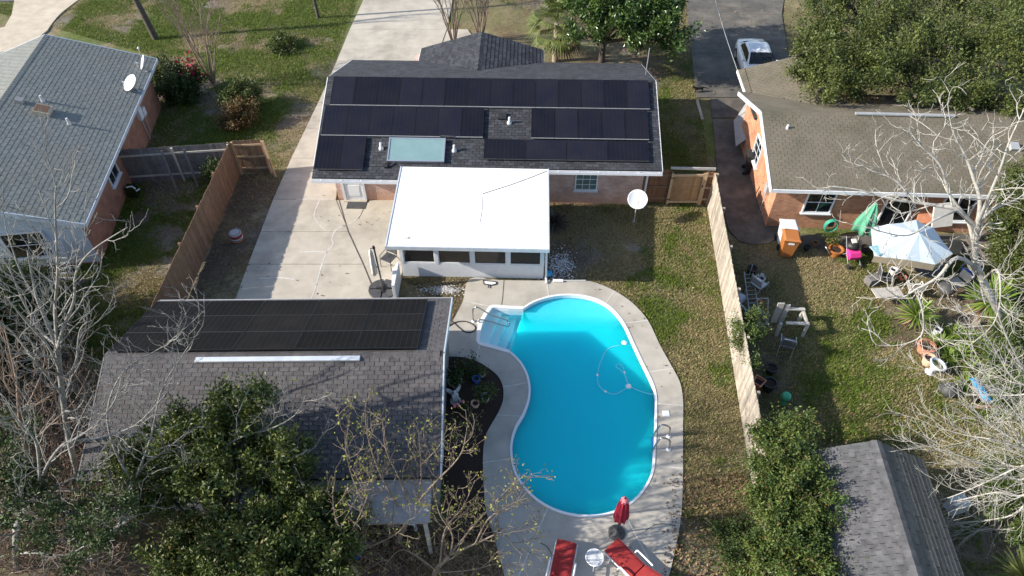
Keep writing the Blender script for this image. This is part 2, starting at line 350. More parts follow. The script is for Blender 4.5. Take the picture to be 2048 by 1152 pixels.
# x0,x1,y0,y1,feather, weights green,tan,dirt,litter,sand : what grows or lies in each yard
ZONES = [(-60, -8.5, 27, 80, 1.5, 1.3, .25, .10, .08, .05), (-17.8, -12.9, 10, 27, .4, 1.0, .10, .20, .05, .22), (-13.0, -8.6, 16, 27.2, .35, .05, .12, 1.2, .35, .06),
         (-12, -9, 27, 38, 1.0, .5, .6, .3, .2, .15), (-3, 11.5, 32.5, 80, 1.2, .28, .6, .25, .55, .05), (6.3, 9.2, 24.5, 34, .6, .4, .5, .35, .2, .05), (8.6, 9.6, 24.6, 34, .3, .2, .4, .8, .4, .1),
         (1.2, 9.0, 6.0, 24.6, .5, .24, 1.1, .07, .05, .10), (5.2, 8.2, 1, 9.6, .7, .25, .25, .6, .5, .45), (7.9, 30, 5, 22.6, .4, .48, .85, .12, .06, .05), (8.0, 10.6, 9, 22.4, .5, .35, .35, .5, .15, .05),
         (14.5, 19.5, 16.2, 19.6, .7, .12, .35, .8, .3, .2), (-30, .6, -8, 9.2, .5, .12, .1, .7, .6, .06), (-5.2, -1.6, 16.5, 20.1, .3, .35, .2, .7, .3, .12), (14.0, 60, 32, 80, 1.5, .3, .35, .3, .7, .05),
         (1.2, 3.2, 19.6, 22.6, .4, .15, .2, .9, .3, .2), (-18.5, -14, 16, 19.3, .6, 1.4, .25, .15, .1, .2)]
def soil(x, y):
    W = np.full(x.shape + (5,), 1e-3); W[..., 1] += .02; W[..., 0] += .02
    for x0, x1, y0, y1, f, *w in ZONES:
        s = lambda t: np.clip(t, 0, 1)
        j = (vnoise(x, y, 1.1, 5) - .5) * f * 1.2
        k = s((x - x0 + j) / f + .5) * s((x1 - x + j) / f + .5) * s((y - y0 + j) / f + .5) * s((y1 - y + j) / f + .5)
        W = W * (1 - k[..., None]) + np.array(w) * k[..., None]
    n = [vnoise(x, y, sc, q) * .55 + vnoise(x, y, sc * .3, q + 9) * .30 + vnoise(x, y, sc * .1, q + 17) * .15 for q, sc in enumerate((2.6, 2.1, 1.7, 1.3, 1.2))]
    for q in range(5): W[..., q] *= np.clip((n[q] - .34) / .2, .02, 3.0) ** 1.35
    W /= W.sum(-1, keepdims=True)
    col = W @ np.stack([C_GREEN, C_TAN, C_DIRT, C_LIT, C_SAND])
    return col * (.80 + .40 * vnoise(x, y, .16, 40))[..., None], W
POOL_PX = [(1047, 617), (1066, 605), (1092, 596), (1121, 591), (1150, 591), (1182, 596), (1210, 608), (1232, 627), (1250, 653), (1267, 690), (1286, 730), (1303, 765), (1310, 790), (1311, 820), (1310, 860), (1308, 900), (1305, 938), (1294, 967), (1274, 994), (1244, 1016), (1205, 1029), (1165, 1031), (1122, 1023), (1082, 1004), (1052, 977), (1032, 945), (1024, 910), (1025, 880), (1034, 852), (1048, 828), (1058, 800), (1060, 775), (1055, 750), (1044, 728), (1031, 713), (1019, 703)]
STEP_PX = [(1019, 703), (988, 694), (960, 686), (958, 673), (959, 661), (963, 646), (970, 632), (978, 621), (986, 614), (1016, 616), (1047, 617)]
DZ = .06
pool_main = smoothline([G(u, v, DZ) for u, v in POOL_PX], 5)
rim = [G(u, v, DZ) for u, v in STEP_PX]
pool_all = pool_main + rim[1:-1]
gx = np.concatenate([[-400, -200, -100, -60], np.arange(-40, 40.01, .25), [60, 100, 200, 400]]); gy = np.concatenate([[-300, -100, -40, -20], np.arange(-8, 62.01, .25), [80, 120, 250, 700]])
XX, YY = np.meshgrid(gx, gy, indexing='ij'); ZZ = (vnoise(XX, YY, 1.4, 3) - .5) * .05 + (vnoise(XX, YY, .4, 4) - .5) * .03 - .02
cc, _ = soil(XX, YY); nx_, ny_ = XX.shape; idx = np.arange(nx_ * ny_).reshape(nx_, ny_)
ins = inside(XX, YY, [(p.x, p.y) for p in pool_all])
bad = ins[:-1, :-1] | ins[1:, :-1] | ins[:-1, 1:] | ins[1:, 1:]
Fq = np.stack([idx[:-1, :-1], idx[1:, :-1], idx[1:, 1:], idx[:-1, 1:]], -1)[~bad]
gr = np_mesh('ground', np.stack([XX, YY, ZZ], -1).reshape(-1, 3), Fq, 'ground', None, True, cc.reshape(-1, 3)); tag(gr, 'lawn, bare soil and leaf litter around the houses', kind='structure')
def W2(px, z=0.0): return [G(u, v, z) for u, v in px]
def slab(name, px, mat, z0, z1, parent=None): return MB().prism(W2(px), z0, z1).build(name, mat, parent)
def ribbon(name, pts, w, z, mat, parent):
    pts = [Vector((p[0], p[1], z)) for p in pts]; mb = MB(); vs = []
    for i, p in enumerate(pts):
        t = (pts[min(i + 1, len(pts) - 1)] - pts[max(i - 1, 0)]); t.z = 0; t.normalize(); nrm = Vector((-t.y, t.x, 0)); ww = w * (random.uniform(.6, 1.3) if len(pts) > 4 else 1)
        vs += [p + nrm * ww / 2, p - nrm * ww / 2]
    return mb.add(vs, [(2 * i, 2 * i + 1, 2 * i + 3, 2 * i + 2) for i in range(len(pts) - 1)]).build(name, mat, parent)
def struct(name, label): 
    o = bpy.data.objects.new(name, None); COL.objects.link(o); return tag(o, label, kind='structure')
# street and drives
st = MB().prism([(-120, 43), (-33, 45.3), (-25, 46.2), (120, 56), (120, 66), (-120, 54)], -.05, .03).build('street', 'asphalt'); tag(st, 'asphalt street beyond the front yards', kind='structure')
nd = MB().prism([(p.x, p.y) for p in smoothline([G(u, v) for u, v in ((165, -5), (142, 12), (122, 28), (106, 46), (95, 62))], 4) + W2([(60, 90), (-80, 130), (-80, 72), (10, 55), (24, 30), (30, -2)])], -.1, .045).build('neighbour_driveway', 'concrete_pale'); tag(nd, 'pale curved driveway beside the grey roofed house', kind='structure')
dr = struct('driveway', 'long pale concrete driveway and patio beside the brick house')
# drive slabs between their joints; left edge and right edge measured at each joint
DL = [(733, -12), (700, 60), (672, 128), (640, 200), (612, 258), (583, 318), (547, 400), (522, 465), (497, 530), (470, 604)]
DRR = [(908, -12), (893, 60), (870, 128), (700, 200), (690, 258), (680, 318), (672, 400), (697, 465), (727, 530), (757, 604)]
for i in range(len(DL) - 1):
    a, b, c_, d = (G(*q) for q in (DL[i], DRR[i], DRR[i + 1], DL[i + 1])); g_ = .012
    MB().prism([(p.x, p.y + s_) for p, s_ in ((a, -g_), (b, -g_), (c_, g_), (d, g_))], -.1, .05 + .002 * (i % 2)).build('slab', 'concrete', dr)
MB().prism([G(*q) for q in ((674, 402), (830, 402), (815, 500), (800, 560), (788, 604), (760, 604), (729, 530), (699, 465))], -.1, .05).build('slab', 'concrete', dr)
MB().prism([G(*q) for q in ((895, 60), (935, 60), (985, 128), (872, 128))], -.1, .046).build('slab', 'concrete', dr)
ribbon('expansion_joint', [G(678, 400), G(697, 465), G(727, 530), G(757, 604)], .05, .0565, 'seal_dark', dr)
for px in ([(640, 402), (632, 420), (629, 436), (640, 452), (652, 462)], [(722, 430), (707, 445), (690, 453), (672, 462), (664, 478), (666, 490), (655, 505), (648, 520), (640, 545), (632, 575), (622, 602)], [(655, 506), (630, 505), (600, 506)], [(520, 559), (560, 557), (590, 561)], [(592, 400), (670, 400)]):
    ribbon('crack_filler', smoothline([G(*q) for q in px], 4), .055, .0560, 'seal_white', dr)
ribbon('crack_filler', smoothline([G(*q) for q in ((737, 402), (717, 440))], 4), .03, .0562, 'concrete_dark', dr)
rd = struct('neighbour_drive', 'dark stained concrete driveway where the white car stands')
RL = [(1372, -30), (1374, 30), (1383, 108), (1393, 196)]; RR = [(1572, -30), (1563, 30), (1575, 108), (1600, 196)]
for i in range(3):
    a, b, c_, d = (G(*q) for q in (RL[i], RR[i], RR[i + 1], RL[i + 1]))
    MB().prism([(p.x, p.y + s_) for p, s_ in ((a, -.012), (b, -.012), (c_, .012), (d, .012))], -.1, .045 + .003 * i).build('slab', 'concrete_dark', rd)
sp = struct('side_path', 'narrow dark concrete path along the orange brick wall')
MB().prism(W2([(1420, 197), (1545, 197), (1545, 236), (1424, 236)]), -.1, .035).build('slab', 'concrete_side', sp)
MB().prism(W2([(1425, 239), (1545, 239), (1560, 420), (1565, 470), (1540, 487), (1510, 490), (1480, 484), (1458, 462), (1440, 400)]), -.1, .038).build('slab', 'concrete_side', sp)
MB().bar(G(1394, 200, .04), G(1405, 240, .04), .12, .1).build('kerb', 'concrete', rd)
# ================================================================== POOL
pool = thing('swimming_pool', 'kidney shaped blue swimming pool with white rim and corner steps', 'pool', G(1165, 800, 0))
def ringpts(zs): return [(p.x, p.y) for p in pool_main]
cen = Vector((sum(p.x for p in pool_main) / len(pool_main), sum(p.y for p in pool_main) / len(pool_main), 0))
vs_, fs_ = [], []; n0 = len(pool_main)
def inset(d):
    out = []; m = n0
    for i, p in enumerate(pool_main):
        t = (pool_main[min(i + 1, m - 1)] - pool_main[max(i - 1, 0)]); t.z = 0; t.normalize(); nn = Vector((t.y, -t.x, 0))
        out.append(p + nn * d)
    return out
levels = [(0.0, .05), (0.0, -1.0), (.15, -1.08), (.75, -1.55), (1.15, -1.75)]
for d, z in levels: vs_ += [(p.x, p.y, z - (max(0, (16.5 - p.y)) * .05 if d >= .75 else 0)) for p in inset(d)]
for l in range(len(levels) - 1): fs_ += [(l * n0 + i, l * n0 + i + 1, (l + 1) * n0 + i + 1, (l + 1) * n0 + i) for i in range(n0 - 1)]
l = len(levels) - 1; fs_ += [((l - 1) * n0 + n0 - 1, (l - 1) * n0, l * n0, l * n0 + n0 - 1), ((l - 2) * n0 + n0 - 1, (l - 2) * n0, (l - 1) * n0, (l - 1) * n0 + n0 - 1), ((l - 3) * n0 + n0 - 1, (l - 3) * n0, (l - 2) * n0, (l - 2) * n0 + n0 - 1), tuple(l * n0 + i for i in range(n0))]
MB().add(vs_, fs_).build('basin', 'liner', pool, smooth=False)
def band(path, w0, w1, z0, z1, closed=True):
    """rectangular section swept along a path, w0 inside .. w1 outside"""
    m = len(path); mb = MB(); vs = []
    for i, p in enumerate(path):
        a = path[(i - 1) % m] if closed else path[max(i - 1, 0)]; b = path[(i + 1) % m] if closed else path[min(i + 1, m - 1)]
        t = b - a; t.z = 0; t.normalize(); nn = Vector((-t.y, t.x, 0))
        vs += [(p.x + nn.x * w, p.y + nn.y * w, z) for w, z in ((w0, z0), (w1, z0), (w1, z1), (w0, z1))]
    fs = []
    for i in range(m if closed else m - 1):
        j = (i + 1) % m; fs += [(4 * i + k, 4 * i + (k + 1) % 4, 4 * j + (k + 1) % 4, 4 * j + k) for k in range(4)]
    return mb.add(vs, fs)
band(pool_main, -.02, .055, -.12, .085, False).build('coping', 'white_plastic', pool)
band([Vector(p) for p in smoothline(rim, 3)], -.05, .09, -.28, .095, False).build('step_rim', 'white_plastic', pool)
# curved steps between the outer rim curve and the opening into the basin
orim = smoothline([G(u, v, 0) for u, v in [(986, 614), (970, 632), (959, 661), (960, 686)]], 5); oin = smoothline([G(u, v, 0) for u, v in [(1049, 616), (1043, 648), (1030, 680), (1018, 704)]], 5)
fr_ = [0, .32, .54, .76, 1.0]; zz_ = [-.16, -.38, -.60, -.84]
for k in range(4):
    A = [a.lerp(b, fr_[k]) for a, b in zip(orim, oin)]; B = [a.lerp(b, fr_[k + 1]) for a, b in zip(orim, oin)]; m = len(A); zt = zz_[k]; zb = zz_[k + 1] if k < 3 else -1.1
    mb = MB().add([(p.x, p.y, zt) for p in A] + [(p.x, p.y, zt) for p in B] + [(p.x, p.y, zb - .01) for p in B], [(i, i + 1, m + i + 1, m + i) for i in range(m - 1)] + [(m + i, m + i + 1, 2 * m + i + 1, 2 * m + i) for i in range(m - 1)])
    mb.build('step', 'liner_step', pool)
A = orim; mb = MB()
for side in (0, -1): # flank walls of the step recess
    a, b = orim[side], oin[side]; mb.add([(a.x, a.y, .05), (b.x, b.y, .05), (b.x, b.y, -1.1), (a.x, a.y, -1.1)], [(0, 1, 2, 3)])
mb.add([(p.x, p.y, .05) for p in orim] + [(p.x, p.y, -.4) for p in orim], [(i, i + 1, len(orim) + i + 1, len(orim) + i) for i in range(len(orim) - 1)]).build('step_wall', 'liner_step', pool)
ed = [p for p in pool_main if p.y > 17.55]; m = len(ed); cs = Vector((sum(p.x for p in ed) / m, 17.2, 0)); vs_ = []
for t, z in ((0.0, -.14), (.18, -.17), (.45, -.24), (.72, -.38), (1.0, -.95)): vs_ += [(p.x + (cs.x - p.x) * t * .25, p.y + (17.35 - p.y) * t * .95, z) for p in ed]
MB().add(vs_, [(r * m + i, r * m + i + 1, (r + 1) * m + i + 1, (r + 1) * m + i) for r in range(4) for i in range(m - 1)]).build('light_patch', 'liner_light_patch', pool, smooth=True)  # pale ledge added to stand in for the bright sunlit patch
for u, v in ((1121, 952), (1184, 976)):
    p = G(u, v, -1.6); MB().lathe([(.13, 0), (.13, .02), (.05, .03)], (p.x, p.y, -1.75 - max(0, 16.5 - p.y) * .05 + .004), 16).build('drain', 'drain', pool)
wm = MB().prism([(p.x, p.y) for p in inset(.012)], -1.0, -.07)      # water body inside the liner
wt = wm.build('pool_water', 'water'); tag(wt, 'clear turquoise water in the pool', kind='structure')
wm = MB().prism([(p.x, p.y) for p in [pool_main[-1]] + rim[1:-1] + [pool_main[0]]], -.09, -.072); wm.f = [wm.f[1]]; wt = wm.build('step_water', 'water_shallow'); tag(wt, 'shallow clear water over the pool steps', kind='structure')
# deck slabs between white joints
OUT_PX = [(897, 660), (912, 630), (926, 602), (940, 557), (1000, 560), (1060, 561), (1094, 561), (1130, 561), (1165, 560), (1196, 567), (1230, 582), (1265, 606), (1296, 641), (1320, 690), (1346, 737), (1360, 765), (1366, 800), (1366, 850), (1366, 900), (1366, 950), (1364, 1010), (1360, 1050), (1350, 1100), (1335, 1160), (1300, 1250), (1180, 1300), (1060, 1290), (1012, 1160), (990, 1080), (972, 1020), (967, 960), (966, 915), (970, 875), (983, 848), (997, 824), (1006, 800), (1006, 774), (996, 752), (976, 735), (953, 722), (925, 714), (893, 711), (894, 690)]
outer = smoothline([G(u, v, DZ) for u, v in OUT_PX], 4, True)
inner = pool_main[:-1] + smoothline(rim, 3)[:-1]
JPX = [((1094, 561), (1098, 594)), ((1230, 582), (1208, 607)), ((1296, 641), (1246, 648)), ((1346, 737), (1290, 742)), ((1366, 812), (1311, 805)), ((1366, 936), (1306, 928)), ((1326, 1180), (1246, 1015)), ((1003, 1180), (1100, 1014)), ((966, 921), (1024, 915)), ((993, 828), (1046, 832)), ((1006, 774), (1059, 766)), ((953, 722), (961, 687)), ((928, 606), (985, 615))]
def near(path, q): return min(range(len(path)), key=lambda i: (path[i] - q).length)
deck = struct('pool_deck', 'pale concrete deck in slabs around the pool')
JO = [near(outer, G(*o, DZ)) for o, i in JPX]; JI = [near(inner, G(*i, DZ)) for o, i in JPX]
def arc(path, a, b):
    out = [path[a]]; k = a
    while k != b: k = (k + 1) % len(path); out.append(path[k])
    return out
for k in range(len(JPX)):
    k2 = (k + 1) % len(JPX); O = arc(outer, JO[k], JO[k2]); I_ = arc(inner, JI[k], JI[k2]); poly = O + I_[::-1]
    MB().prism([(p.x, p.y) for p in poly], -.12, DZ + (.004 if k % 2 else 0)).build('deck_slab', 'concrete_deck', deck)
    a, b = outer[JO[k]], inner[JI[k]]; d = (b - a).normalized() * .05
    MB().bar((a.x, a.y, DZ + .004), (b.x - d.x, b.y - d.y, DZ + .004), .04, .012).build('joint_strip', 'seal_white', deck)
for px in ([(1290, 1062), (1310, 1050), (1330, 1048), (1352, 1052)], [(1080, 1085), (1095, 1095), (1105, 1112)], [(1225, 1120), (1250, 1105), (1262, 1095)]):
    ribbon('crack', smoothline([G(u, v, DZ) for u, v in px], 4), .03, DZ + .008, 'seal_dark', deck)
ribbon('crack', [G(1008, 562), G(1005, 600), G(1003, 612)], .025, DZ + .008, 'seal_dark', deck)
bed = MB().prism(W2([(893, 711), (925, 714), (953, 722), (976, 735), (996, 752), (1006, 774), (1006, 800), (997, 824), (983, 848), (970, 875), (966, 915), (967, 960), (972, 1020), (990, 1080), (900, 1085), (885, 960)]), -.1, .035).build('planting_bed', 'mulch'); tag(bed, 'dark mulched planting bed beside the pool', kind='structure')
# ================================================================== ROOF AND HOUSE HELPERS
def tab_mesh(tw, ex, th=.019):
    w, h = tw - .018, ex + .02; V_ = [(0, 0, 0), (w, 0, 0), (w, h, 0), (0, h, 0), (0, 0, th), (w, 0, th), (w, h, .003), (0, h, .003)]
    return np.array(V_), np.array([(4, 5, 6, 7), (0, 1, 5, 4), (1, 2, 6, 5), (3, 0, 4, 7)])
def shingles(part, O, U, V, W, L, mat, tw=.30, ex=.14, mask=None, keep=300, th=.019):
    """tabs laid in courses over a roof plane: the nearest ones single objects, the rest one part"""
    O, U, V = Vector(O), Vector(U).normalized(), Vector(V).normalized(); Nn = U.cross(V); V0, F0 = tab_mesh(tw, ex, th); full = []; rest = []
    for r in range(int(L / ex)):
        y = r * ex; x = -random.random() * tw * .15 - (tw / 2 if r % 2 else 0)
        while x < W:
            a, b = max(x, 0), min(x + tw, W)
            if b - a > .05 and (mask is None or mask((a + b) / 2, y + ex / 2)):
                P = O + U * a + V * y + Nn * (.004 + random.random() * .003); (full if b - a > tw - .001 else rest).append((P, (b - a) / tw))
            x += tw
    full.sort(key=lambda q: (q[0] - cam.location).length)
    me = None; R3 = Matrix((U, V, Nn)).transposed(); I = inv(part)
    for P, s in full[:keep]:
        if me is None:
            me = bpy.data.meshes.new('shingle'); me.from_pydata(V0.tolist(), [], F0.tolist()); me.materials.append(MATS[mat])
        o = bpy.data.objects.new('shingle', me); COL.objects.link(o); o.parent = part; o.matrix_local = I @ Matrix.LocRotScale(P, R3.to_quaternion(), None)
    rest += full[keep:]
    if rest:
        R = np.array(R3); A = np.array([list(q[0]) for q in rest]); S = np.array([q[1] for q in rest])
        VV = V0[None] * np.stack([S, np.ones_like(S), np.ones_like(S)], -1)[:, None, :]; VV = VV @ R.T + A[:, None, :]
        FF = F0[None] + (np.arange(len(rest)) * 8)[:, None, None]
        o = np_mesh('shingles', VV.reshape(-1, 3), FF.reshape(-1, 4), mat, part); o['kind'] = 'stuff'
def loc2w(root, p): return Matrix.LocRotScale(root.location, root.rotation_euler, None) @ Vector(p)
def dir2w(root, d): return root.rotation_euler.to_matrix() @ Vector(d)
def roof_slab(root, x0, x1, sec, mat, th=.12, axis='x', name='roof'):
    """sec: (across, z) points eave-ridge-eave, extruded along the ridge"""
    n = len(sec); q = (lambda a, s, z: (a, s, z)) if axis == 'x' else (lambda a, s, z: (s, a, z))
    vs = [q(x, s, z) for x in (x0, x1) for s, z in sec] + [q(x, s, z - th) for x in (x0, x1) for s, z in sec]; fs = []
    for i in range(n - 1): fs += [(i, i + 1, n + i + 1, n + i), (2 * n + i, 3 * n + i, 3 * n + i + 1, 2 * n + i + 1), (i, 2 * n + i, 2 * n + i + 1, i + 1), (n + i, n + i + 1, 3 * n + i + 1, 3 * n + i)]
    fs += [(0, n, 3 * n, 2 * n), (n - 1, 3 * n - 1, 4 * n - 1, 2 * n - 1)]
    return MB().add(vs, fs).build(name, mat, root, world=False)
def slope_shingles(root, part, a, b, c_, mat, **kw):
    """a,b local eave ends (left to right seen from outside), c_ ridge point above a"""
    A, B, C = loc2w(root, a), loc2w(root, b), loc2w(root, c_); shingles(part, A, B - A, C - A, (B - A).length, (C - A).length, mat, **kw)
def ridge_caps(root, part, a, b, mat, w=.16, st=.2, drop=.05):
    A, B = Vector(a), Vector(b); d = (B - A); n = int(d.length / st); d.normalize(); x = d.cross(Vector((0, 0, 1))).normalized(); mb = MB()
    for i in range(n):
        p = A + d * (i * st) + Vector((0, 0, .02)); q = p + d * (st * 1.05)
        mb.add([p + x * w - Vector((0, 0, drop)), p + Vector((0, 0, .018)), p - x * w - Vector((0, 0, drop)), q + x * w - Vector((0, 0, drop + .012)), q + Vector((0, 0, .004)), q - x * w - Vector((0, 0, drop + .012))], [(0, 3, 4, 1), (1, 4, 5, 2), (0, 1, 2)])
    mb.build('ridge_cap', mat, part)['kind'] = 'stuff'
def window(parent, c, w, h, ax, sgn, nx=2, ny=2, frame='white_paint', glass='glass_dark', t=.06):
    """ax: 'x' wall runs along x and faces sgn*y ; 'y' wall runs along y and faces sgn*x (parent's frame)"""
    c = Vector(c)
    def B(mb, du, dz, su, sz, out, th):
        if ax == 'x': mb.box((c.x + du, c.y + sgn * out, c.z + dz), (su, th, sz))
        else: mb.box((c.x + sgn * out, c.y + du, c.z + dz), (th, su, sz))
    f = MB()
    for s in (-1, 1): B(f, s * w / 2, 0, t, h + t, .02, .08)
    for s in (-1, 1): B(f, 0, s * h / 2, w - t, t, .02, .08)
    fo = f.build('window', frame, parent, world=False); g = MB(); B(g, 0, 0, w - t * .8, h - t * .8, .0, .02); g.build('pane', glass, fo, world=False)
    m = MB()
    for i in range(1, nx): B(m, -w / 2 + w * i / nx, 0, .022, h - t, .018, .02)
    for i in range(1, ny): B(m, 0, -h / 2 + h * i / ny, w - t, .03 if i * 2 == ny else .022, .0185, .02)
    if m.v: m.build('muntin', frame, fo, world=False)
    s = MB(); B(s, 0, -h / 2 - t * .8, w + t * 2.4, .05, .05, .14); s.build('sill', frame, fo, world=False)
    return fo
# ================================================================== MAIN HOUSE
MH = thing('brick_house', 'pink brick house with charcoal shingle roof carrying rows of black solar panels', 'house', (-1.07, 24.75, 0), math.radians(-1.4))
EY, EZ, RY, RZ_ = -.70, 2.45, 3.75, 4.052; K = .36
def mz(y): return RZ_ - K * abs(y - RY)
w = MB()
for a, b in (((-6.84, 0), (6.84, 0)), ((6.84, 0), (6.84, 7.6)), ((6.84, 7.6), (-6.84, 7.6)), ((-6.84, 7.6), (-6.84, 0))):
    pass
w.prism([(-6.84, 0), (6.84, 0), (6.84, 7.6), (-6.84, 7.6)], -.1, 2.42)
for x in (-6.84, 6.84 - .12): w.add([(x, 0, 2.42), (x + .12, 0, 2.42), (x + .12, 7.6, 2.42), (x, 7.6, 2.42), (x, RY, RZ_ - .16), (x + .12, RY, RZ_ - .16)], [(0, 3, 4), (1, 5, 2), (0, 4, 5, 1), (3, 2, 5, 4)])
w.build('wall', 'brick_pink', MH, world=False)
MB().prism([(-4.2, 7.6), (1.0, 7.6), (1.0, 9.2), (-4.2, 9.2)], -.1, 2.3).build('wall', 'brick_pink', MH, world=False)
rf = roof_slab(MH, -7.34, 7.42, [(EY, EZ), (RY, RZ_), (8.2, EZ)], 'deck_felt')
roof_slab(MH, -7.34, -3.3, [(-1.27, mz(-1.27)), (EY - .002, EZ - .001)], 'deck_felt', .12, name='roof_extension')
WX, WZ, WH = -.72, 3.36, 3.2     # street wing: ridge x, ridge z, half width
roof_slab(MH, 5.6, 9.62, [(WX - WH, 2.4), (WX, WZ), (WX + WH, 2.4)], 'deck_felt', .10, 'y', 'wing_roof')
wk = (WZ - 2.4) / WH
def wz(x): return WZ - wk * abs(x - WX)
def over(x, y): return y > 5.3 and abs(x - WX) < WH and wz(x) > mz(y)
a0 = math.atan(K); SL = math.hypot(RY - EY, RZ_ - EZ); SLX = math.hypot(RY + 1.27, RZ_ - mz(-1.27))
slope_shingles(MH, rf, (-7.34, EY, EZ), (7.42, EY, EZ), (-7.34, RY, RZ_), 'shingle_main')
slope_shingles(MH, rf, (-7.34, -1.27, mz(-1.27)), (-3.3, -1.27, mz(-1.27)), (-7.34, EY, EZ), 'shingle_main', keep=60)
slope_shingles(MH, rf, (7.42, 8.2, EZ), (-7.34, 8.2, EZ), (7.42, RY, RZ_), 'shingle_main', keep=0, mask=lambda u, v: not over(7.42 - u, 8.2 - v * math.cos(a0)))
slope_shingles(MH, rf, (WX - WH, 9.62, 2.4), (WX - WH, 5.6, 2.4), (WX, 9.62, WZ), 'shingle_main', keep=0, mask=lambda u, v: wz(WX - WH + v * .957) > mz(9.62 - u) - .02 or 9.62 - u > 8.2)
slope_shingles(MH, rf, (WX + WH, 5.6, 2.4), (WX + WH, 9.62, 2.4), (WX, 5.6, WZ), 'shingle_main', ex=.2, keep=0, mask=lambda u, v: wz(WX + WH - v * .957) > mz(5.6 + u) - .02 or 5.6 + u > 8.2)
def rcap(root, part, a, b, mat, **kw): ridge_caps(root, part, loc2w(root, a), loc2w(root, b), mat, **kw)
rcap(MH, rf, (-7.34, RY, RZ_), (7.42, RY, RZ_), 'shingle_main'); rcap(MH, rf, (WX, 5.7, WZ), (WX, 9.62, WZ), 'shingle_main', w=.17)
for x in (-7.36, 7.44):
    for y0, y1 in ((EY, RY), (RY, 8.2)): MB().bar((x, y0, mz(y0) - .07), (x, y1, mz(y1) - .07), .03, .15).build('rake_board', 'white_paint', MH, world=False)
MB().bar((-.72 - 3.22, 5.9, 2.33), (-.72 - 3.22, 9.64, 2.33), .04, .14).build('fascia', 'white_paint', MH, world=False)
MB().bar((-.72 + 3.22, 5.9, 2.33), (-.72 + 3.22, 9.64, 2.33), .04, .14).build('fascia', 'white_paint', MH, world=False)
gz = mz(-1.27)
def gutter(x0, x1, y, z):
    mb = MB().box(((x0 + x1) / 2, y - .02, z - .11), (x1 - x0, .02, .13)).box(((x0 + x1) / 2, y - .07, z - .175), (x1 - x0, .1, .015)).box(((x0 + x1) / 2, y - .12, z - .12), (x1 - x0, .016, .12))
    g_ = mb.build('gutter', 'white_paint', MH, world=False)
    m = MB(); x = x0 + .4
    while x < x1: m.box((x, y - .07, z - .055), (.03, .12, .01)); x += .85
    m.build('bracket', 'white_paint', g_, world=False)
gutter(-7.36, -3.4, -1.27, gz); gutter(2.65, 7.44, EY, EZ)
MB().prism([(-7.3, -1.2), (-3.3, -1.2), (-3.3, .0), (-7.3, .0)], gz - .16, gz - .14).prism([(-3.29, -.64), (7.4, -.64), (7.4, -.001), (-3.29, -.001)], 2.26, 2.28).build('soffit', 'soffit', MH, world=False)
MB().tube([(6.98, -.72, 2.28), (6.98, -.5, 2.15), (6.98, -.08, 2.0), (6.98, -.06, .12), (6.98, -.3, .05)], .045, 8).build('downspout', 'white_paint', MH, world=False)
# door with frame and step
dx0 = -6.05
d_ = MB().box((dx0, -.02, 1.07), (.84, .05, 2.02)).build('door', 'white_paint', MH, world=False)
MB().box((dx0, -.05, 1.5), (.5, .02, .8)).box((dx0, -.05, .6), (.5, .02, .6)).build('panel', 'white_plastic', d_, world=False)
MB().lathe([(.03, 0), (.035, .03), (.02, .06)], (dx0 + .33, -.045, 1.0), 10, (0, -1, 0)).build('handle', 'steel', d_, world=False)
MB().box((dx0 - .47, -.035, 1.07), (.1, .09, 2.1)).box((dx0 + .47, -.035, 1.07), (.1, .09, 2.1)).box((dx0, -.033, 2.13), (1.04, .09, .1)).build('door_frame', 'white_paint', MH, world=False)
MB().box((dx0, -.10, .05), (1.05, .2, .1)).build('door_step', 'concrete', MH, world=False)
window(MH, (4.35, -.005, 1.42), .95, 1.15, 'x', -1, 3, 4, 'white_paint', 'blind')
MB().box((-2.9, -.06, .65), (.35, .12, .45)).build('meter_box', 'white_paint', MH, world=False)
# roof vents
def onroof(root, x, y, zf, lift=0): return loc2w(root, (x, y, zf(y) + lift))
def pipe_vent(root, part_parent, x, y, h=.32):
    p = (x, y, mz(y)); q = MB().lathe([(.12, -.03), (.10, .08), (.055, .14), (.05, h), (.04, h)], p, 12).build('vent_pipe', 'lead', root, world=False, smooth=True); return q
for x, y in ((.92, 1.48), (-4.55, .14), (-1.4, .08)): pipe_vent(MH, None, x, y)
MB().box((.6, 1.78, mz(1.78) + .06), (.34, .34, .12), rx=a0).build('roof_vent', 'black_plastic', MH, world=False)
MB().box((-4.25, -.74, mz(-.74) + .05), (.14, .14, .14), rx=a0).tube([(-4.25, -.72, mz(-.72) + .06), (-4.0, -.68, mz(-.68) + .05), (-3.9, -.6, mz(-.6) + .06)], .03, 6).build('junction_box', 'black_plastic', MH, world=False)
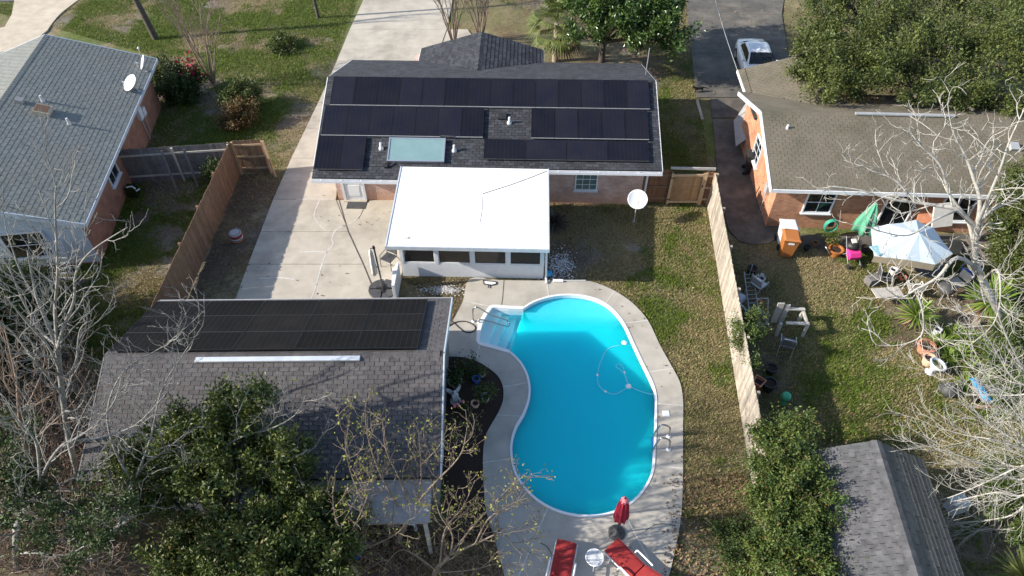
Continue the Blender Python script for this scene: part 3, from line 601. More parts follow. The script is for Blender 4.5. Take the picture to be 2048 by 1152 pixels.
# ------------------------------------------------------------------ solar panels
def make_panel(w, h, cell, edge, th=.04):
    f = MB(); b = .018
    f.box((w / 2, b / 2, 0), (w - .008, b, th)).box((w / 2, h - b / 2, 0), (w - .008, b, th)).box((b / 2 + .004, h / 2, 0), (b, h - 2 * b, th)).box((w - b / 2 - .004, h / 2, 0), (b, h - 2 * b, th))
    fm = f.build('frame', 'panel_frame', None).data; 
    g = MB().box((w / 2, h / 2, -.002), (w - 2 * b, h - 2 * b, th - .012)).build('cell_glass', cell, None).data
    e = MB().box((w / 2, -.012, -.005), (w - .01, .022, th - .012)).build('edge_strip', edge, None).data
    gl = MB(); k = 6 if w < h else 10
    for i in range(1, k): gl.box((w * i / k, h / 2, th / 2 - .0072), (.006, h - 2 * b, .002))
    ln = gl.build('cell_seam', 'panel_line', None).data
    for nm in ('frame', 'cell_glass', 'edge_strip', 'cell_seam'):
        for o in [o for o in bpy.data.objects if o.name.split('.')[0] == nm and o.parent is None]: bpy.data.objects.remove(o)
    return (('frame', fm), ('cell_glass', g), ('edge_strip', e), ('cell_seam', ln))
def put_panel(root, parts, P, U, V):
    U, V = Vector(U).normalized(), Vector(V).normalized(); Nn = U.cross(V); r = None
    for nm, me in parts:
        o = bpy.data.objects.new('solar_panel' if r is None else nm, me); COL.objects.link(o)
        if r is None: r = o; o.parent = root; o.matrix_local = inv(root) @ Matrix.LocRotScale(P, Matrix((U, V, Nn)).transposed().to_quaternion(), None)
        else: o.parent = r
def house_row(parts, x0, dx, n, ybot):
    for i in range(n): put_panel(MH, parts, loc2w(MH, (x0 + i * dx, ybot, mz(ybot) + .13)), dir2w(MH, (1, 0, 0)), dir2w(MH, (0, 1, K)))
PP = make_panel(1.005, 1.545, 'panel_cell', 'alu_dull'); PL = make_panel(1.75, 1.0, 'panel_cell', 'dark_grey'); PQ = make_panel(1.03, 1.70, 'panel_cell', 'dark_grey')
yoff = -.05
house_row(PP, -7.03, 1.007, 14, 2.24 + yoff)
house_row(PP, -7.2, 1.0, 7, .72 + yoff)
house_row(PP, 1.87, 1.014, 5, .72 + yoff)
house_row(PQ, -7.27, 1.035, 2, -.97)
house_row(PL, -.13, 1.755, 4, -.32 + yoff)
for xa, xb, yb in ((-7.0, 7.0, 2.2), (-7.1, -.3, .7), (1.9, 6.9, .7)): MB().bar((xa, yb, mz(yb) + .10), (xb, yb, mz(yb) + .10), .05, .05).build('panel_rail', 'alu', MH, world=False)
# solar water collector
cw, ch = 2.43, 1.2
SC = MB().box((cw / 2, .03, .0), (cw, .06, .13)).box((cw / 2, ch - .03, .0), (cw, .06, .13)).box((.03, ch / 2, 0), (.06, ch - .12, .13)).box((cw - .03, ch / 2, 0), (.06, ch - .12, .13)).build('solar_collector', 'alu', MH, world=False)
SC['label'] = 'teal glass solar water collector with silver frame'
ex_, ey_ = Vector((1, 0, 0)), Vector((0, 1, K)).normalized(); SC.matrix_local = Matrix.LocRotScale((-4.22, -.57, mz(-.57) + .12), Matrix((ex_, ey_, ex_.cross(ey_))).transposed().to_quaternion(), None)
MB().box((cw / 2, ch / 2, .01), (cw - .12, ch - .12, .07)).build('glazing', 'collector', SC, world=False)
MB().tube([(cw - .3, ch + .02, .02), (cw - .2, ch + .12, .05), (cw + .35, ch + .1, .04)], .03, 6).build('pipe', 'dark_grey', SC, world=False)
MB().tube([(.02, .05, 0), (-.12, -.1, -.03)], .03, 6).build('pipe', 'dark_grey', SC, world=False)
for xx in (.3, cw - .3): MB().box((xx, ch / 2, -.09), (.05, ch + .1, .05)).build('mount', 'dark_grey', SC, world=False)
# ================================================================== SUNROOM
SR = thing('sunroom', 'white flat roofed screened sunroom built onto the back of the house', 'sunroom', (-1.6, 19.99, 0), math.radians(-1.6))
sx0, sx1, sy1 = -2.86, 2.88, 4.55
kr = MB().prism([(sx0, 0), (sx1, 0), (sx1, .1), (sx0, .1)], 0, .74).prism([(sx0, .101), (sx0 + .1, .101), (sx0 + .1, sy1), (sx0, sy1)], 0, .74).prism([(sx1 - .1, .101), (sx1, .101), (sx1, sy1), (sx1 - .1, sy1)], 0, .74)
kr.build('knee_wall', 'white_paint', SR, world=False)
xs = [sx0 + .06, sx0 + 1.45, sx0 + 2.88, sx0 + 4.30, sx1 - .06]
for x in xs: MB().box((x, .05, 1.47), (.13, .13, 1.46)).build('post', 'white_paint', SR, world=False)
for x in (sx0 + .06, sx1 - .06):
    for y in (1.5, 3.0): MB().box((x, y, 1.47), (.12, .12, 1.46)).build('post', 'white_paint', SR, world=False)
MB().box((0, .05, 2.26), (sx1 - sx0 - .001, .128, .12)).box((sx0 + .06, 2.3, 2.27), (.118, 4.3, .13)).box((sx1 - .06, 2.3, 2.27), (.118, 4.3, .13)).build('header', 'white_paint', SR, world=False)
for i in range(4):
    a, b = xs[i] + .065, xs[i + 1] - .065; mx = (a + b) / 2
    f_ = MB().box((mx, .03, .775), (b - a, .05, .05)).box((mx, .03, 2.10), (b - a, .05, .05)).box((a + .02, .03, 1.43), (.04, .05, 1.26)).box((b - .02, .03, 1.43), (.04, .05, 1.26)).build('window', 'white_paint', SR, world=False)
    MB().box((mx, .045, 1.43), (b - a - .06, .012, 1.3)).build('screen', 'glass_screen', f_, world=False)
for x in (sx0 + .05, sx1 - .05):
    for y0, y1 in ((.12, 1.44), (1.56, 2.94), (3.06, 4.4)): MB().box((x, (y0 + y1) / 2, 1.47), (.015, y1 - y0, 1.44)).build('screen', 'glass_screen', SR, world=False)
MB().prism([(sx0 + .12, .2), (sx1 - .12, .2), (sx1 - .12, sy1), (sx0 + .12, sy1)], .02, .06).build('floor', 'concrete', SR, world=False)
rz0, rz1 = 2.36, 2.66
def sroof(x, y, dz): return (x, y, rz0 + (rz1 - rz0) * (y + .72) / 4.5 + dz)
X0, X1, Y0, Y1 = -3.13, 2.98, -.72, 3.80
MB().add([sroof(x, y, d) for d in (-.1, 0) for x, y in ((X0, Y0), (X1, Y0), (X1, Y1), (X0, Y1))], [(3, 2, 1, 0), (4, 5, 6, 7), (0, 1, 5, 4), (1, 2, 6, 5), (2, 3, 7, 6), (3, 0, 4, 7)]).build('roof', 'white_roof', SR, world=False)
MB().bar(sroof(X0 - .03, Y0 - .05, -.06), sroof(X0 - .03, Y1, -.06), .05, .17).build('edge_trim', 'galv', SR, world=False)
MB().bar(sroof(X1 + .03, Y0 - .05, -.06), sroof(X1 + .03, Y1, -.06), .05, .17).build('edge_trim', 'galv', SR, world=False)
MB().bar(sroof(X0 - .06, Y0 - .03, -.07), sroof(X1 + .06, Y0 - .03, -.07), .055, .17).build('edge_trim', 'galv', SR, world=False)
MB().tube([sroof(X1 - .02, Y1 - .12, .012)] + [sroof(x, y, .012) for x, y in ((2.2, 3.2), (1.4, 2.75), (.7, 2.4), (.35, 2.22))], .012, 5).build('cable', 'dark_grey', SR, world=False)
MB().tube([sroof(x, y, .008) for x, y in ((.35, 2.2), (.38, 1.4), (.33, .6))], .008, 4).tube([sroof(x, y, .01) for x, y in ((-2.6, -.32), (-2.45, -.33), (-2.35, -.3))], [.02, .015, .05], 5).build('sealant_streak', 'wood_old', SR, world=False)
MB().tube([(sx1 + .02, -.1, 2.2), (sx1 + .06, -.12, 2.0), (sx1 + .1, -.12, .2), (sx1 + .12, -.35, .1)], .045, 8).build('downspout', 'white_paint', SR, world=False)
# furniture glimpsed through the screen: a ceiling fan with wooden blades
FAN = thing('ceiling_fan', 'ceiling fan with pale wooden blades behind the leftmost sunroom screen', 'ceiling fan', loc2w(SR, (-1.55, .9, 2.3)), 0)
MB().lathe([(.02, 0), (.02, -.2), (.1, -.22), (.1, -.34), (.03, -.38)], (0, 0, 0), 12).build('motor', 'white_paint', FAN, world=False)
for k in range(4):
    a = k * math.pi / 2 + .5; MB().box((math.cos(a) * .4, math.sin(a) * .4, -.28), (.5, .13, .012), rz=a).build('blade', 'wood_rail', FAN, world=False)
# low white wall from the sunroom corner to the garage
one('garden_screen', MB().prism([G(791, 570), G(801, 556), G(803, 558), G(795, 604), G(789, 604)], 0, .95), 'white_paint', 'low white panel wall between the sunroom corner and the garage', 'wall', G(795, 580), bevel=.01)
# ================================================================== GARAGE / OUTBUILDING
GA = thing('garage', 'low garage with brown grey shingle roof and black solar panels on its far slope', 'garage', (-7.12, 12.98, 0), math.radians(.7))
gx0, gx1, gr_z, ge_z, gh = -5.05, 5.06, 3.88, 2.58, 3.40; gk = (gr_z - ge_z) / gh
MB().prism([(gx0 + .35, -gh + .35), (gx1 - .22, -gh + .35), (gx1 - .22, gh - .35), (gx0 + .35, gh - .35)], -.1, 2.5).build('wall', 'wood_grey', GA, world=False)
mbg = MB()
for x in (gx0 + .35, gx1 - .3): mbg.add([(x, -gh + .35, 2.5), (x, gh - .35, 2.5), (x, 0, gr_z - .2), (x + .08, -gh + .35, 2.5), (x + .08, gh - .35, 2.5), (x + .08, 0, gr_z - .2)], [(0, 1, 2), (3, 5, 4), (0, 2, 5, 3), (1, 4, 5, 2)])
mbg.build('gable', 'white_paint', GA, world=False)
grf = roof_slab(GA, gx0, gx1, [(-gh, ge_z), (0, gr_z), (gh, ge_z)], 'deck_felt')
slope_shingles(GA, grf, (gx0, -gh, ge_z), (gx1, -gh, ge_z), (gx0, 0, gr_z), 'shingle_garage', tw=.30, ex=.135)
slope_shingles(GA, grf, (gx1, gh, ge_z), (gx0, gh, ge_z), (gx1, 0, gr_z), 'shingle_garage', tw=.30, ex=.135, keep=60)
rcap(GA, grf, (gx0, 0, gr_z), (gx1, 0, gr_z), 'shingle_garage', w=.15)
MB().bar((gx1 + .02, -gh - .02, ge_z - .08), (gx1 + .02, 0, gr_z - .08), .04, .2).build('rake_board', 'siding', GA, world=False)
MB().bar((gx1 + .02, 0, gr_z - .08), (gx1 + .02, gh + .02, ge_z - .08), .04, .2).build('rake_board', 'siding', GA, world=False)
MB().bar((gx0 - .02, -gh, ge_z - .08), (gx0 - .02, 0, gr_z - .08), .04, .2).build('rake_board', 'wood_grey', GA, world=False)
MB().bar((gx0 - .02, 0, gr_z - .08), (gx0 - .02, gh, ge_z - .08), .04, .2).build('rake_board', 'wood_grey', GA, world=False)
MB().bar((gx0, gh + .03, ge_z - .05), (gx1 + .04, gh + .03, ge_z - .05), .05, .12).build('gutter', 'alu_dull', GA, world=False)
# white ridge vent strip just below the ridge
MB().bar((-2.32, -.17, gr_z - .17 * gk + .05), (2.58, -.17, gr_z - .17 * gk + .05), .17, .07).build('ridge_vent', 'galv', GA, world=False, bevel=.012)
# lean-to with flat sheet roof at the near side
for i in range(6):
    x0 = gx0 + 3.7 + i * 1.03; MB().add([(x0 + q, y, z) for z_ in (0, -.03) for q, y, z in ((.0, -gh - 1.15, 2.2 + z_), (1.02, -gh - 1.15, 2.2 + z_), (1.02, -gh + .25, 2.50 + z_), (.0, -gh + .25, 2.50 + z_))], [(0, 1, 2, 3), (7, 6, 5, 4), (0, 4, 5, 1), (1, 5, 6, 2), (2, 6, 7, 3), (3, 7, 4, 0)]).build('sheet', 'grey_sheet', GA, world=False)
for x in (gx0 + 3.8, gx0 + 6.9, gx1 - .4): MB().box((x, -gh - 1.05, 1.08), (.1, .1, 2.2)).build('post', 'wood_old', GA, world=False)
MB().box((1.75, -gh - 1.1, 2.12), (6.0, .06, .12)).build('beam', 'grey_sheet', GA, world=False)
MB().box((gx1 - .2, -1.3, 1.35), (.06, .9, 2.0)).build('door', 'siding', GA, world=False)
PG = make_panel(1.845, 1.07, 'panel_cell_garage', 'alu_dull')
for r in range(3):
    for i in range(5):
        y = .10 + (r + 1) * 1.02; put_panel(GA, PG, loc2w(GA, (4.28 - i * 1.852, y, gr_z - gk * y + .13)), dir2w(GA, (-1, 0, 0)), dir2w(GA, (0, -1, gk)))
# ================================================================== LEFT HOUSE
LH = thing('grey_roofed_house', 'brick and siding house with pale grey shingle roof at the left edge', 'house', (-16.58, 20.44, 0), math.radians(7.4))
LW, LK, LZ = 4.68, .342, 2.5; LR = LZ + LK * LW; LL = 12.85
MB().prism([(-.5, .45), (-.5, 6.1), (-9.0, 6.1), (-9.0, .45)], -.1, 2.4).prism([(-.5, 6.1), (-.5, LL - .4), (-9.0, LL - .4), (-9.0, 6.1)], -.1, 2.4).build('wall', 'brick_red', LH, world=False)
MB().add([(-.5, LL - .4, 2.4), (-9.0, LL - .4, 2.4), (-LW, LL - .4, LR - .15), (-.5, LL - .5, 2.4), (-9.0, LL - .5, 2.4), (-LW, LL - .5, LR - .15)], [(0, 1, 2), (3, 5, 4), (0, 2, 5, 3), (1, 4, 5, 2)]).build('gable', 'siding', LH, world=False)
zb = .15
while zb < LR - .25:   # lap siding boards on the near gable
    hx = 0 if zb < 2.4 else (zb - 2.4) / LK
    xa, xb = -.46 - hx, -9.0 + hx
    if xa - xb > .3: MB().add([(xa, .45, zb), (xb, .45, zb), (xb, .40, zb), (xa, .40, zb), (xa, .45, zb + .2), (xb, .45, zb + .2), (xb, .425, zb + .2), (xa, .425, zb + .2)], [(0, 1, 2, 3), (7, 6, 5, 4), (3, 2, 6, 7), (0, 3, 7, 4), (1, 5, 6, 2)]).build('siding_board', 'siding', LH, world=False)
    zb += .19
lrf = roof_slab(LH, 0, LL, [(0, LZ), (-LW, LR), (-2 * LW, LZ)], 'felt_left', .14, 'y')
slope_shingles(LH, lrf, (0, 0, LZ), (0, LL, LZ), (-LW, 0, LR), 'shingle_left', tw=.32, ex=.19, th=.011)
slope_shingles(LH, lrf, (-2 * LW, LL, LZ), (-2 * LW, 0, LZ), (-LW, LL, LR), 'shingle_left', tw=.32, ex=.20, keep=0)
rcap(LH, lrf, (-LW, 0, LR), (-LW, LL, LR), 'shingle_left', w=.17)
MB().bar((0, -.03, LZ - .08), (-LW, -.03, LR - .08), .05, .22).build('rake_board', 'siding', LH, world=False)
MB().bar((-LW, -.03, LR - .08), (-2 * LW, -.03, LZ - .08), .05, .22).build('rake_board', 'siding', LH, world=False)
MB().bar((0, LL + .03, LZ - .08), (-LW, LL + .03, LR - .08), .05, .2).build('rake_board', 'siding', LH, world=False)
MB().bar((-LW, LL + .03, LR - .08), (-2 * LW, LL + .03, LZ - .08), .05, .2).build('rake_board', 'siding', LH, world=False)
MB().bar((.03, -.04, LZ - .08), (.03, LL + .04, LZ - .08), .05, .16).build('fascia', 'siding', LH, world=False)
window(LH, (-2.75, .40, 1.35), 1.6, 1.3, 'x', -1, 2, 2)
window(LH, (-.49, 4.6, 1.55), 1.1, .8, 'y', 1, 2, 1)
def lz(x): return LR - LK * abs(x + LW)
la = math.atan(LK)
MB().box((-3.05, 6.6, lz(-3.05) + .1), (.62, .62, .2), ry=la).build('skylight', 'pot_cream', LH, world=False); MB().box((-3.05 , 6.6, lz(-3.05) + .21), (.5, .5, .03), ry=la).build('dome', 'pot_brown', LH, world=False)
MB().box((-4.0, 7.0, lz(-4.0) + .1), (.3, .3, .18), ry=la).build('roof_vent', 'grey_sheet', LH, world=False)
MB().lathe([(.1, -.05), (.06, .1), (.05, .3)], (-3.3, 7.4, lz(-3.3)), 10).lathe([(.1, -.05), (.06, .1), (.05, .3)], (-2.0, 6.1, lz(-2.0)), 10).build('vent_pipe', 'lead', LH, world=False)
MB().box((-.42, 9.4, 1.5), (.16, .4, .6)).box((-.42, 9.9, 1.3), (.14, .35, .4)).build('meter_box', 'white_paint', LH, world=False)
MB().tube([(-.4, 9.3, 2.35), (-.4, 9.3, .1)], .03, 6).tube([(-.4, 9.7, 2.35), (-.4, 9.7, .3)], .03, 6).build('conduit', 'alu_dull', LH, world=False)
# ================================================================== RIGHT HOUSE
RH = thing('orange_brick_house', 'orange brick house with mossy brown shingle roof at the right', 'house', (10.66, 22.72, 0), math.radians(-2.5))
RHk, RHz, RHw, RHL = .345, 2.4, 3.72, 17.5; RHr = RHz + RHk * RHw
MB().prism([(.45, .42), (RHL, .42), (RHL, 7.1), (.45, 7.1)], -.1, 2.32).prism([(1.2, 7.1), (5.6, 7.1), (5.6, 9.3), (1.2, 9.3)], -.1, 2.3).build('wall', 'brick_orange', RH, world=False)
MB().add([(.45, .42, 2.32), (.45, 7.1, 2.32), (.45, RHw, RHr - .14), (.6, .42, 2.32), (.6, 7.1, 2.32), (.6, RHw, RHr - .14)], [(0, 1, 2), (3, 5, 4), (0, 2, 5, 3), (1, 4, 5, 2)]).build('gable', 'brick_orange', RH, world=False)
rrf = roof_slab(RH, 0, RHL, [(0, RHz), (RHw, RHr), (2 * RHw, RHz)], 'deck_felt')
RWX, RWZ, RWH = 2.95, 3.2, 2.62
roof_slab(RH, 5.2, 9.55, [(RWX - RWH, RHz), (RWX, RWZ), (RWX + RWH, RHz)], 'deck_felt', .1, 'y', 'wing_roof')
rwk = (RWZ - RHz) / RWH; rwz = lambda x: RWZ - rwk * abs(x - RWX); rz_ = lambda y: RHr - RHk * abs(y - RHw)
slope_shingles(RH, rrf, (0, 0, RHz), (RHL, 0, RHz), (0, RHw, RHr), 'shingle_right', tw=.30, ex=.145, th=.010)
slope_shingles(RH, rrf, (RHL, 2 * RHw, RHz), (0, 2 * RHw, RHz), (RHL, RHw, RHr), 'shingle_right', keep=0, mask=lambda u, v: not (abs(RHL - u - RWX) < RWH and rwz(RHL - u) > rz_(2 * RHw - v * .945)))
slope_shingles(RH, rrf, (RWX - RWH, 9.55, RHz), (RWX - RWH, 5.2, RHz), (RWX, 9.55, RWZ), 'shingle_right', keep=0, mask=lambda u, v: 9.55 - u > 7.44 or rwz(RWX - RWH + v * .947) > rz_(9.55 - u) - .02)
slope_shingles(RH, rrf, (RWX + RWH, 5.2, RHz), (RWX + RWH, 9.55, RHz), (RWX, 5.2, RWZ), 'shingle_right', keep=0, mask=lambda u, v: 5.2 + u > 7.44 or rwz(RWX + RWH - v * .947) > rz_(5.2 + u) - .02)
rcap(RH, rrf, (0, RHw, RHr), (RHL, RHw, RHr), 'shingle_right', w=.14); rcap(RH, rrf, (RWX, 5.3, RWZ), (RWX, 9.55, RWZ), 'shingle_right', w=.14)
MB().bar((-.02, -.03, RHz - .07), (-.02, RHw, RHr - .07), .05, .18).build('rake_board', 'white_paint', RH, world=False)
MB().bar((-.02, RHw, RHr - .07), (-.02, 2 * RHw, RHz - .07), .05, .18).build('rake_board', 'white_paint', RH, world=False)
MB().bar((-.02, -.03, RHz - .08), (RHL, -.03, RHz - .08), .05, .16).build('fascia', 'white_paint', RH, world=False)
MB().bar((RWX - RWH - .03, 7.3, RHz - .07), (RWX - RWH - .03, 9.58, RHz - .07), .05, .15).build('fascia', 'white_paint', RH, world=False)
MB().bar((4.0, RHw - .05, RHr + .06), (8.2, RHw - .05, RHr + .06), .16, .06).build('ridge_vent', 'alu_dull', RH, world=False)
MB().box((10.3, 2.2, rz_(2.2) + .08), (.36, .36, .18), rx=math.atan(RHk)).build('roof_vent', 'alu_dull', RH, world=False)
MB().lathe([(.08, -.05), (.05, .1), (.045, .28)], (10.3, .75, rz_(.75)), 10).lathe([(.07, -.05), (.05, .06), (.045, .18)], (1.0, 2.9, rz_(2.9)), 10).build('vent_pipe', 'white_paint', RH, world=False)
window(RH, (2.35, .41, 1.45), 1.15, 1.1, 'x', -1, 2, 2); window(RH, (5.7, .41, 1.15), 1.2, 1.9, 'x', -1, 2, 1); window(RH, (8.1, .41, 1.3), 1.3, 1.3, 'x', -1, 2, 2)
window(RH, (.44, 3.9, 1.5), 1.0, 1.15, 'y', -1, 2, 3)
MB().box((.37, 1.3, 1.4), (.16, .3, .45)).tube([(.36, 1.3, 1.2), (.36, 1.3, .1)], .025, 6).build('meter_box', 'alu_dull', RH, world=False)
# ================================================================== SHED lower right
SH = thing('garden_shed', 'small shed with weathered grey gable roof at the lower right', 'shed', (9.3, 9.4, 0), math.radians(-5.0))
# ridge runs away from the camera
pr = G(1764, 881, 2.9); pl = G(1630, 898, 2.35)
SH.location = (pr.x - .17, pr.y, 0)
sk = .5; shw = 1.62; she = 2.9 - sk * shw; shL = 6.5
MB().prism([(-shw + .2, -shL + .2), (shw - .2, -shL + .2), (shw - .2, -.2), (-shw + .2, -.2)], -.05, she + .05).build('wall', 'wood_grey', SH, world=False)
MB().add([(-shw + .2, -.2, she), (shw - .2, -.2, she), (0, -.2, 2.78), (-shw + .2, -.3, she), (shw - .2, -.3, she), (0, -.3, 2.78)], [(0, 2, 1), (3, 4, 5), (0, 3, 5, 2), (1, 2, 5, 4)]).build('gable', 'wood_grey', SH, world=False)
srf = roof_slab(SH, -shL, 0, [(-shw, she), (0, 2.9), (shw, she)], 'deck_felt', .09, 'y')
slope_shingles(SH, srf, (-shw, 0, she), (-shw, -shL, she), (0, 0, 2.9), 'shingle_shed', tw=.30, ex=.145, keep=220)
slope_shingles(SH, srf, (shw, -shL, she), (shw, 0, she), (0, -shL, 2.9), 'shingle_shed_brown', tw=.9, ex=.17, keep=80)
rcap(SH, srf, (0, 0, 2.9), (0, -shL, 2.9), 'shingle_shed', w=.16)
# ================================================================== FENCES
def picket_mesh(w, h, t, dog=True):
    pts = [(-w / 2, 0), (w / 2, 0), (w / 2, h - .03), (w / 2 - .025, h), (-w / 2 + .025, h), (-w / 2, h - .03)]
    V_ = [(x, -t / 2, z) for x, z in pts] + [(x, t / 2, z) for x, z in pts]; n = 6
    me = bpy.data.meshes.new('picket'); me.from_pydata(V_, [], [tuple(range(n)), tuple(range(2 * n - 1, n - 1, -1))] + [(i, n + i, n + (i + 1) % n, (i + 1) % n) for i in range(n)]); return me
def fence(root, a, b, h, mat, railside, rails=(.3, .95, 1.6), post_every=2.4, pw=.14, railmat=None, gap=.006, postmat=None, lean=.003):
    a = Vector(a); b = Vector(b); d = b - a; L_ = d.length; d.normalize(); ang = math.atan2(d.y, d.x); nrm = Vector((-d.y, d.x, 0)) * railside
    meshes = [picket_mesh(pw, h + e, .018) for e in (-.012, 0, .01)]
    for m_ in meshes: m_.materials.append(MATS[mat])
    I = inv(root); n = int(L_ / pw)
    for i in range(n):
        p = a + d * ((i + .5) * L_ / n) + nrm * random.uniform(-.006, .006)
        o = bpy.data.objects.new('picket', random.choice(meshes)); COL.objects.link(o); o.parent = root
        o.matrix_local = I @ Matrix.LocRotScale(p + Vector((0, 0, .02)), Matrix.Rotation(ang, 3, 'Z').to_quaternion() @ Matrix.Rotation(random.gauss(0, lean), 3, 'Y').to_quaternion(), Vector((random.uniform(.995, 1.04), 1, random.uniform(.995, 1.005))))
    for z in rails:
        MB().bar(a + nrm * .035 + Vector((0, 0, z)), b + nrm * .035 + Vector((0, 0, z)), .045, .085).build('rail', railmat or mat, root)
    k = max(1, round(L_ / post_every))
    for i in range(k + 1):
        p = a + d * (L_ * i / k) + nrm * .1; MB().box((p.x, p.y, h / 2), (.09, .09, h), rz=ang).build('post', postmat or railmat or mat, root)
FR = thing('picket_fence', 'long sunlit tan board fence between the pool lawn and the right neighbour', 'fence', (8.1, 16, 0)); fence(FR, (8.84, 24.5, 0), (7.25, 6.2, 0), 1.83, 'wood_tan', 1)
FL = thing('picket_fence', 'brown board fence along the left of the driveway', 'fence', (-12.9, 21, 0)); fence(FL, (-12.92, 26.8, 0), (-12.92, 15.6, 0), 1.83, 'wood_brown', -1)
FL2 = thing('picket_fence', 'short brown board fence with bare rails and leaning end post near the driveway', 'fence', (-12.1, 26.95, 0)); fence(FL2, (-12.85, 26.93, 0), (-11.5, 27.02, 0), 1.83, 'wood_brown', -1, railmat='wood_rail', post_every=3)
MB().bar((-11.42, 26.9, 1.85), (-11.2, 26.6, .0), .09, .09).build('brace', 'wood_rail', FL2)
FB = thing('picket_fence', 'dark weathered grey fence between the left house and the brown fence', 'fence', (-15.3, 26.5, 0)); fence(FB, (-17.9, 26.2, 0), (-12.98, 26.75, 0), 1.83, 'wood_grey', -1, rails=(.35, 1.5), railmat='wood_old')
for t in (.42, .62): 
    p = Vector((-17.9, 26.2, 0)).lerp(Vector((-12.98, 26.75, 0)), t); MB().bar((p.x, p.y - .22, 1.8), (p.x + .25, p.y - .75, .05), .1, .05).build('brace', 'wood_grey', FB)
FG = thing('picket_fence', 'short reddish brown fence panel between the house corner and the gate', 'fence', (6.4, 24.8, 0)); fence(FG, (5.85, 24.78, 0), (7.02, 24.72, 0), 1.83, 'wood_red', -1, railmat='wood_brown', post_every=3)
FG2 = thing('picket_fence', 'narrow fence piece between the gate and the long tan fence', 'fence', (8.75, 24.6, 0)); fence(FG2, (8.5, 24.66, 0), (8.86, 24.64, 0), 1.8, 'wood_red', -1, railmat='wood_rail', post_every=1)
GT = thing('gate', 'wooden gate with pale frame beside the house corner', 'gate', (7.7, 24.6, 0))
gm = [picket_mesh(.105, 1.55, .018)]; gm[0].materials.append(MATS['wood_gate'])
for i in range(12):
    o = bpy.data.objects.new('board', gm[0]); COL.objects.link(o); o.parent = GT; o.location = (-.58 + i * .111, .02, .12)
for q in (((-.68, -.03, .06), (-.68, -.03, 1.78), .1, .05), ((.72, -.03, .06), (.72, -.03, 1.78), .1, .05), ((-.63, -.031, .2), (.67, -.031, .2), .05, .1), ((-.63, -.031, 1.68), (.67, -.031, 1.68), .05, .1)): MB().bar(*q).build('frame', 'wood_rail', GT, world=False)
MB().box((.72, -.06, 1.1), (.06, .03, .12)).box((-.66, -.065, .35), (.16, .02, .04)).box((-.66, -.065, 1.55), (.16, .02, .04)).build('latch', 'black_plastic', GT, world=False)
MB().bar((6.95, 24.85, 1.86), (8.9, 24.78, 1.86), .05, .12).build('top_rail', 'wood_old', GT)
# ================================================================== THINGS ON THE MAIN PLOT
def dish(parent, c, axis, r, armdir, base, world=True, d=.12):
    """c centre of bowl, axis the way it faces, base where its mast stands"""
    ax = Vector(axis).normalized(); n = 24; prof = [(r * t, d * r * 2 * t * t) for t in (0.02, .25, .5, .75, .92, 1.0)]; prof2 = [(a, b - .014) for a, b in prof]
    MB().lathe(prof2 + prof[::-1], c, n, ax).build('bowl', 'white_plastic', parent, world, smooth=True)
    c = Vector(c); foc = c + ax * r * .95 + Vector(armdir) * .12; low = c + Vector(armdir) * r * .95
    MB().tube([low, foc], .015, 6).build('arm', 'alu_dull', parent, world); MB().lathe([(.03, 0), (.035, .05), (.02, .11)], foc - ax * .02, 10, -ax).build('receiver', 'white_plastic', parent, world)
    b = Vector(base); MB().tube([b, b + (c - b) * .55 + Vector((0, 0, .02)), c - ax * .03], .028, 8).build('mast', 'alu_dull', parent, world)
    MB().lathe([(.1, 0), (.1, .02), (.05, .03)], b, 12).build('foot', 'alu_dull', parent, world)
b = G(1268, 443); D1 = thing('satellite_dish', 'white satellite dish on a pole standing on the lawn near the house corner', 'satellite dish', b)
dish(D1, (b.x - .02, b.y - .05, 1.28), (-.05, -.62, .78), .43, (0, -.75, -.55), b)
for (u, v), (ub, vb), ax, r in (((263, 167), (278, 183), (-.45, -.45, .77), .42), ((288, 125), (292, 143), (-.8, -.35, .48), .36)):
    x = None
    for k in range(200):   # foot point on the roof plane of the left house
        z = 2.5 + k * .01; p = inv(LH) @ G(ub, vb, z)
        if lz(p.x) >= p.z: x = p
    bw = loc2w(LH, x); cwd = G(u, v, bw.z + .42)
    o = MB().lathe([(.09, 0), (.09, .02), (.04, .03)], bw, 10).build('satellite_dish', 'alu_dull', LH); o['label'] = 'white satellite dish on the grey shingles'
    dish(o, cwd, ax, r, Vector((-.55, -.6, -.3)).normalized(), bw)
pb = G(283, 118, 2.75); MB().tube([pb, G(277, 97, 3.5)], .02, 6).lathe([(.02, -.07), (.07, 0), (.02, .07)], G(277, 96, 3.55), 10).build('antenna', 'lead', LH)
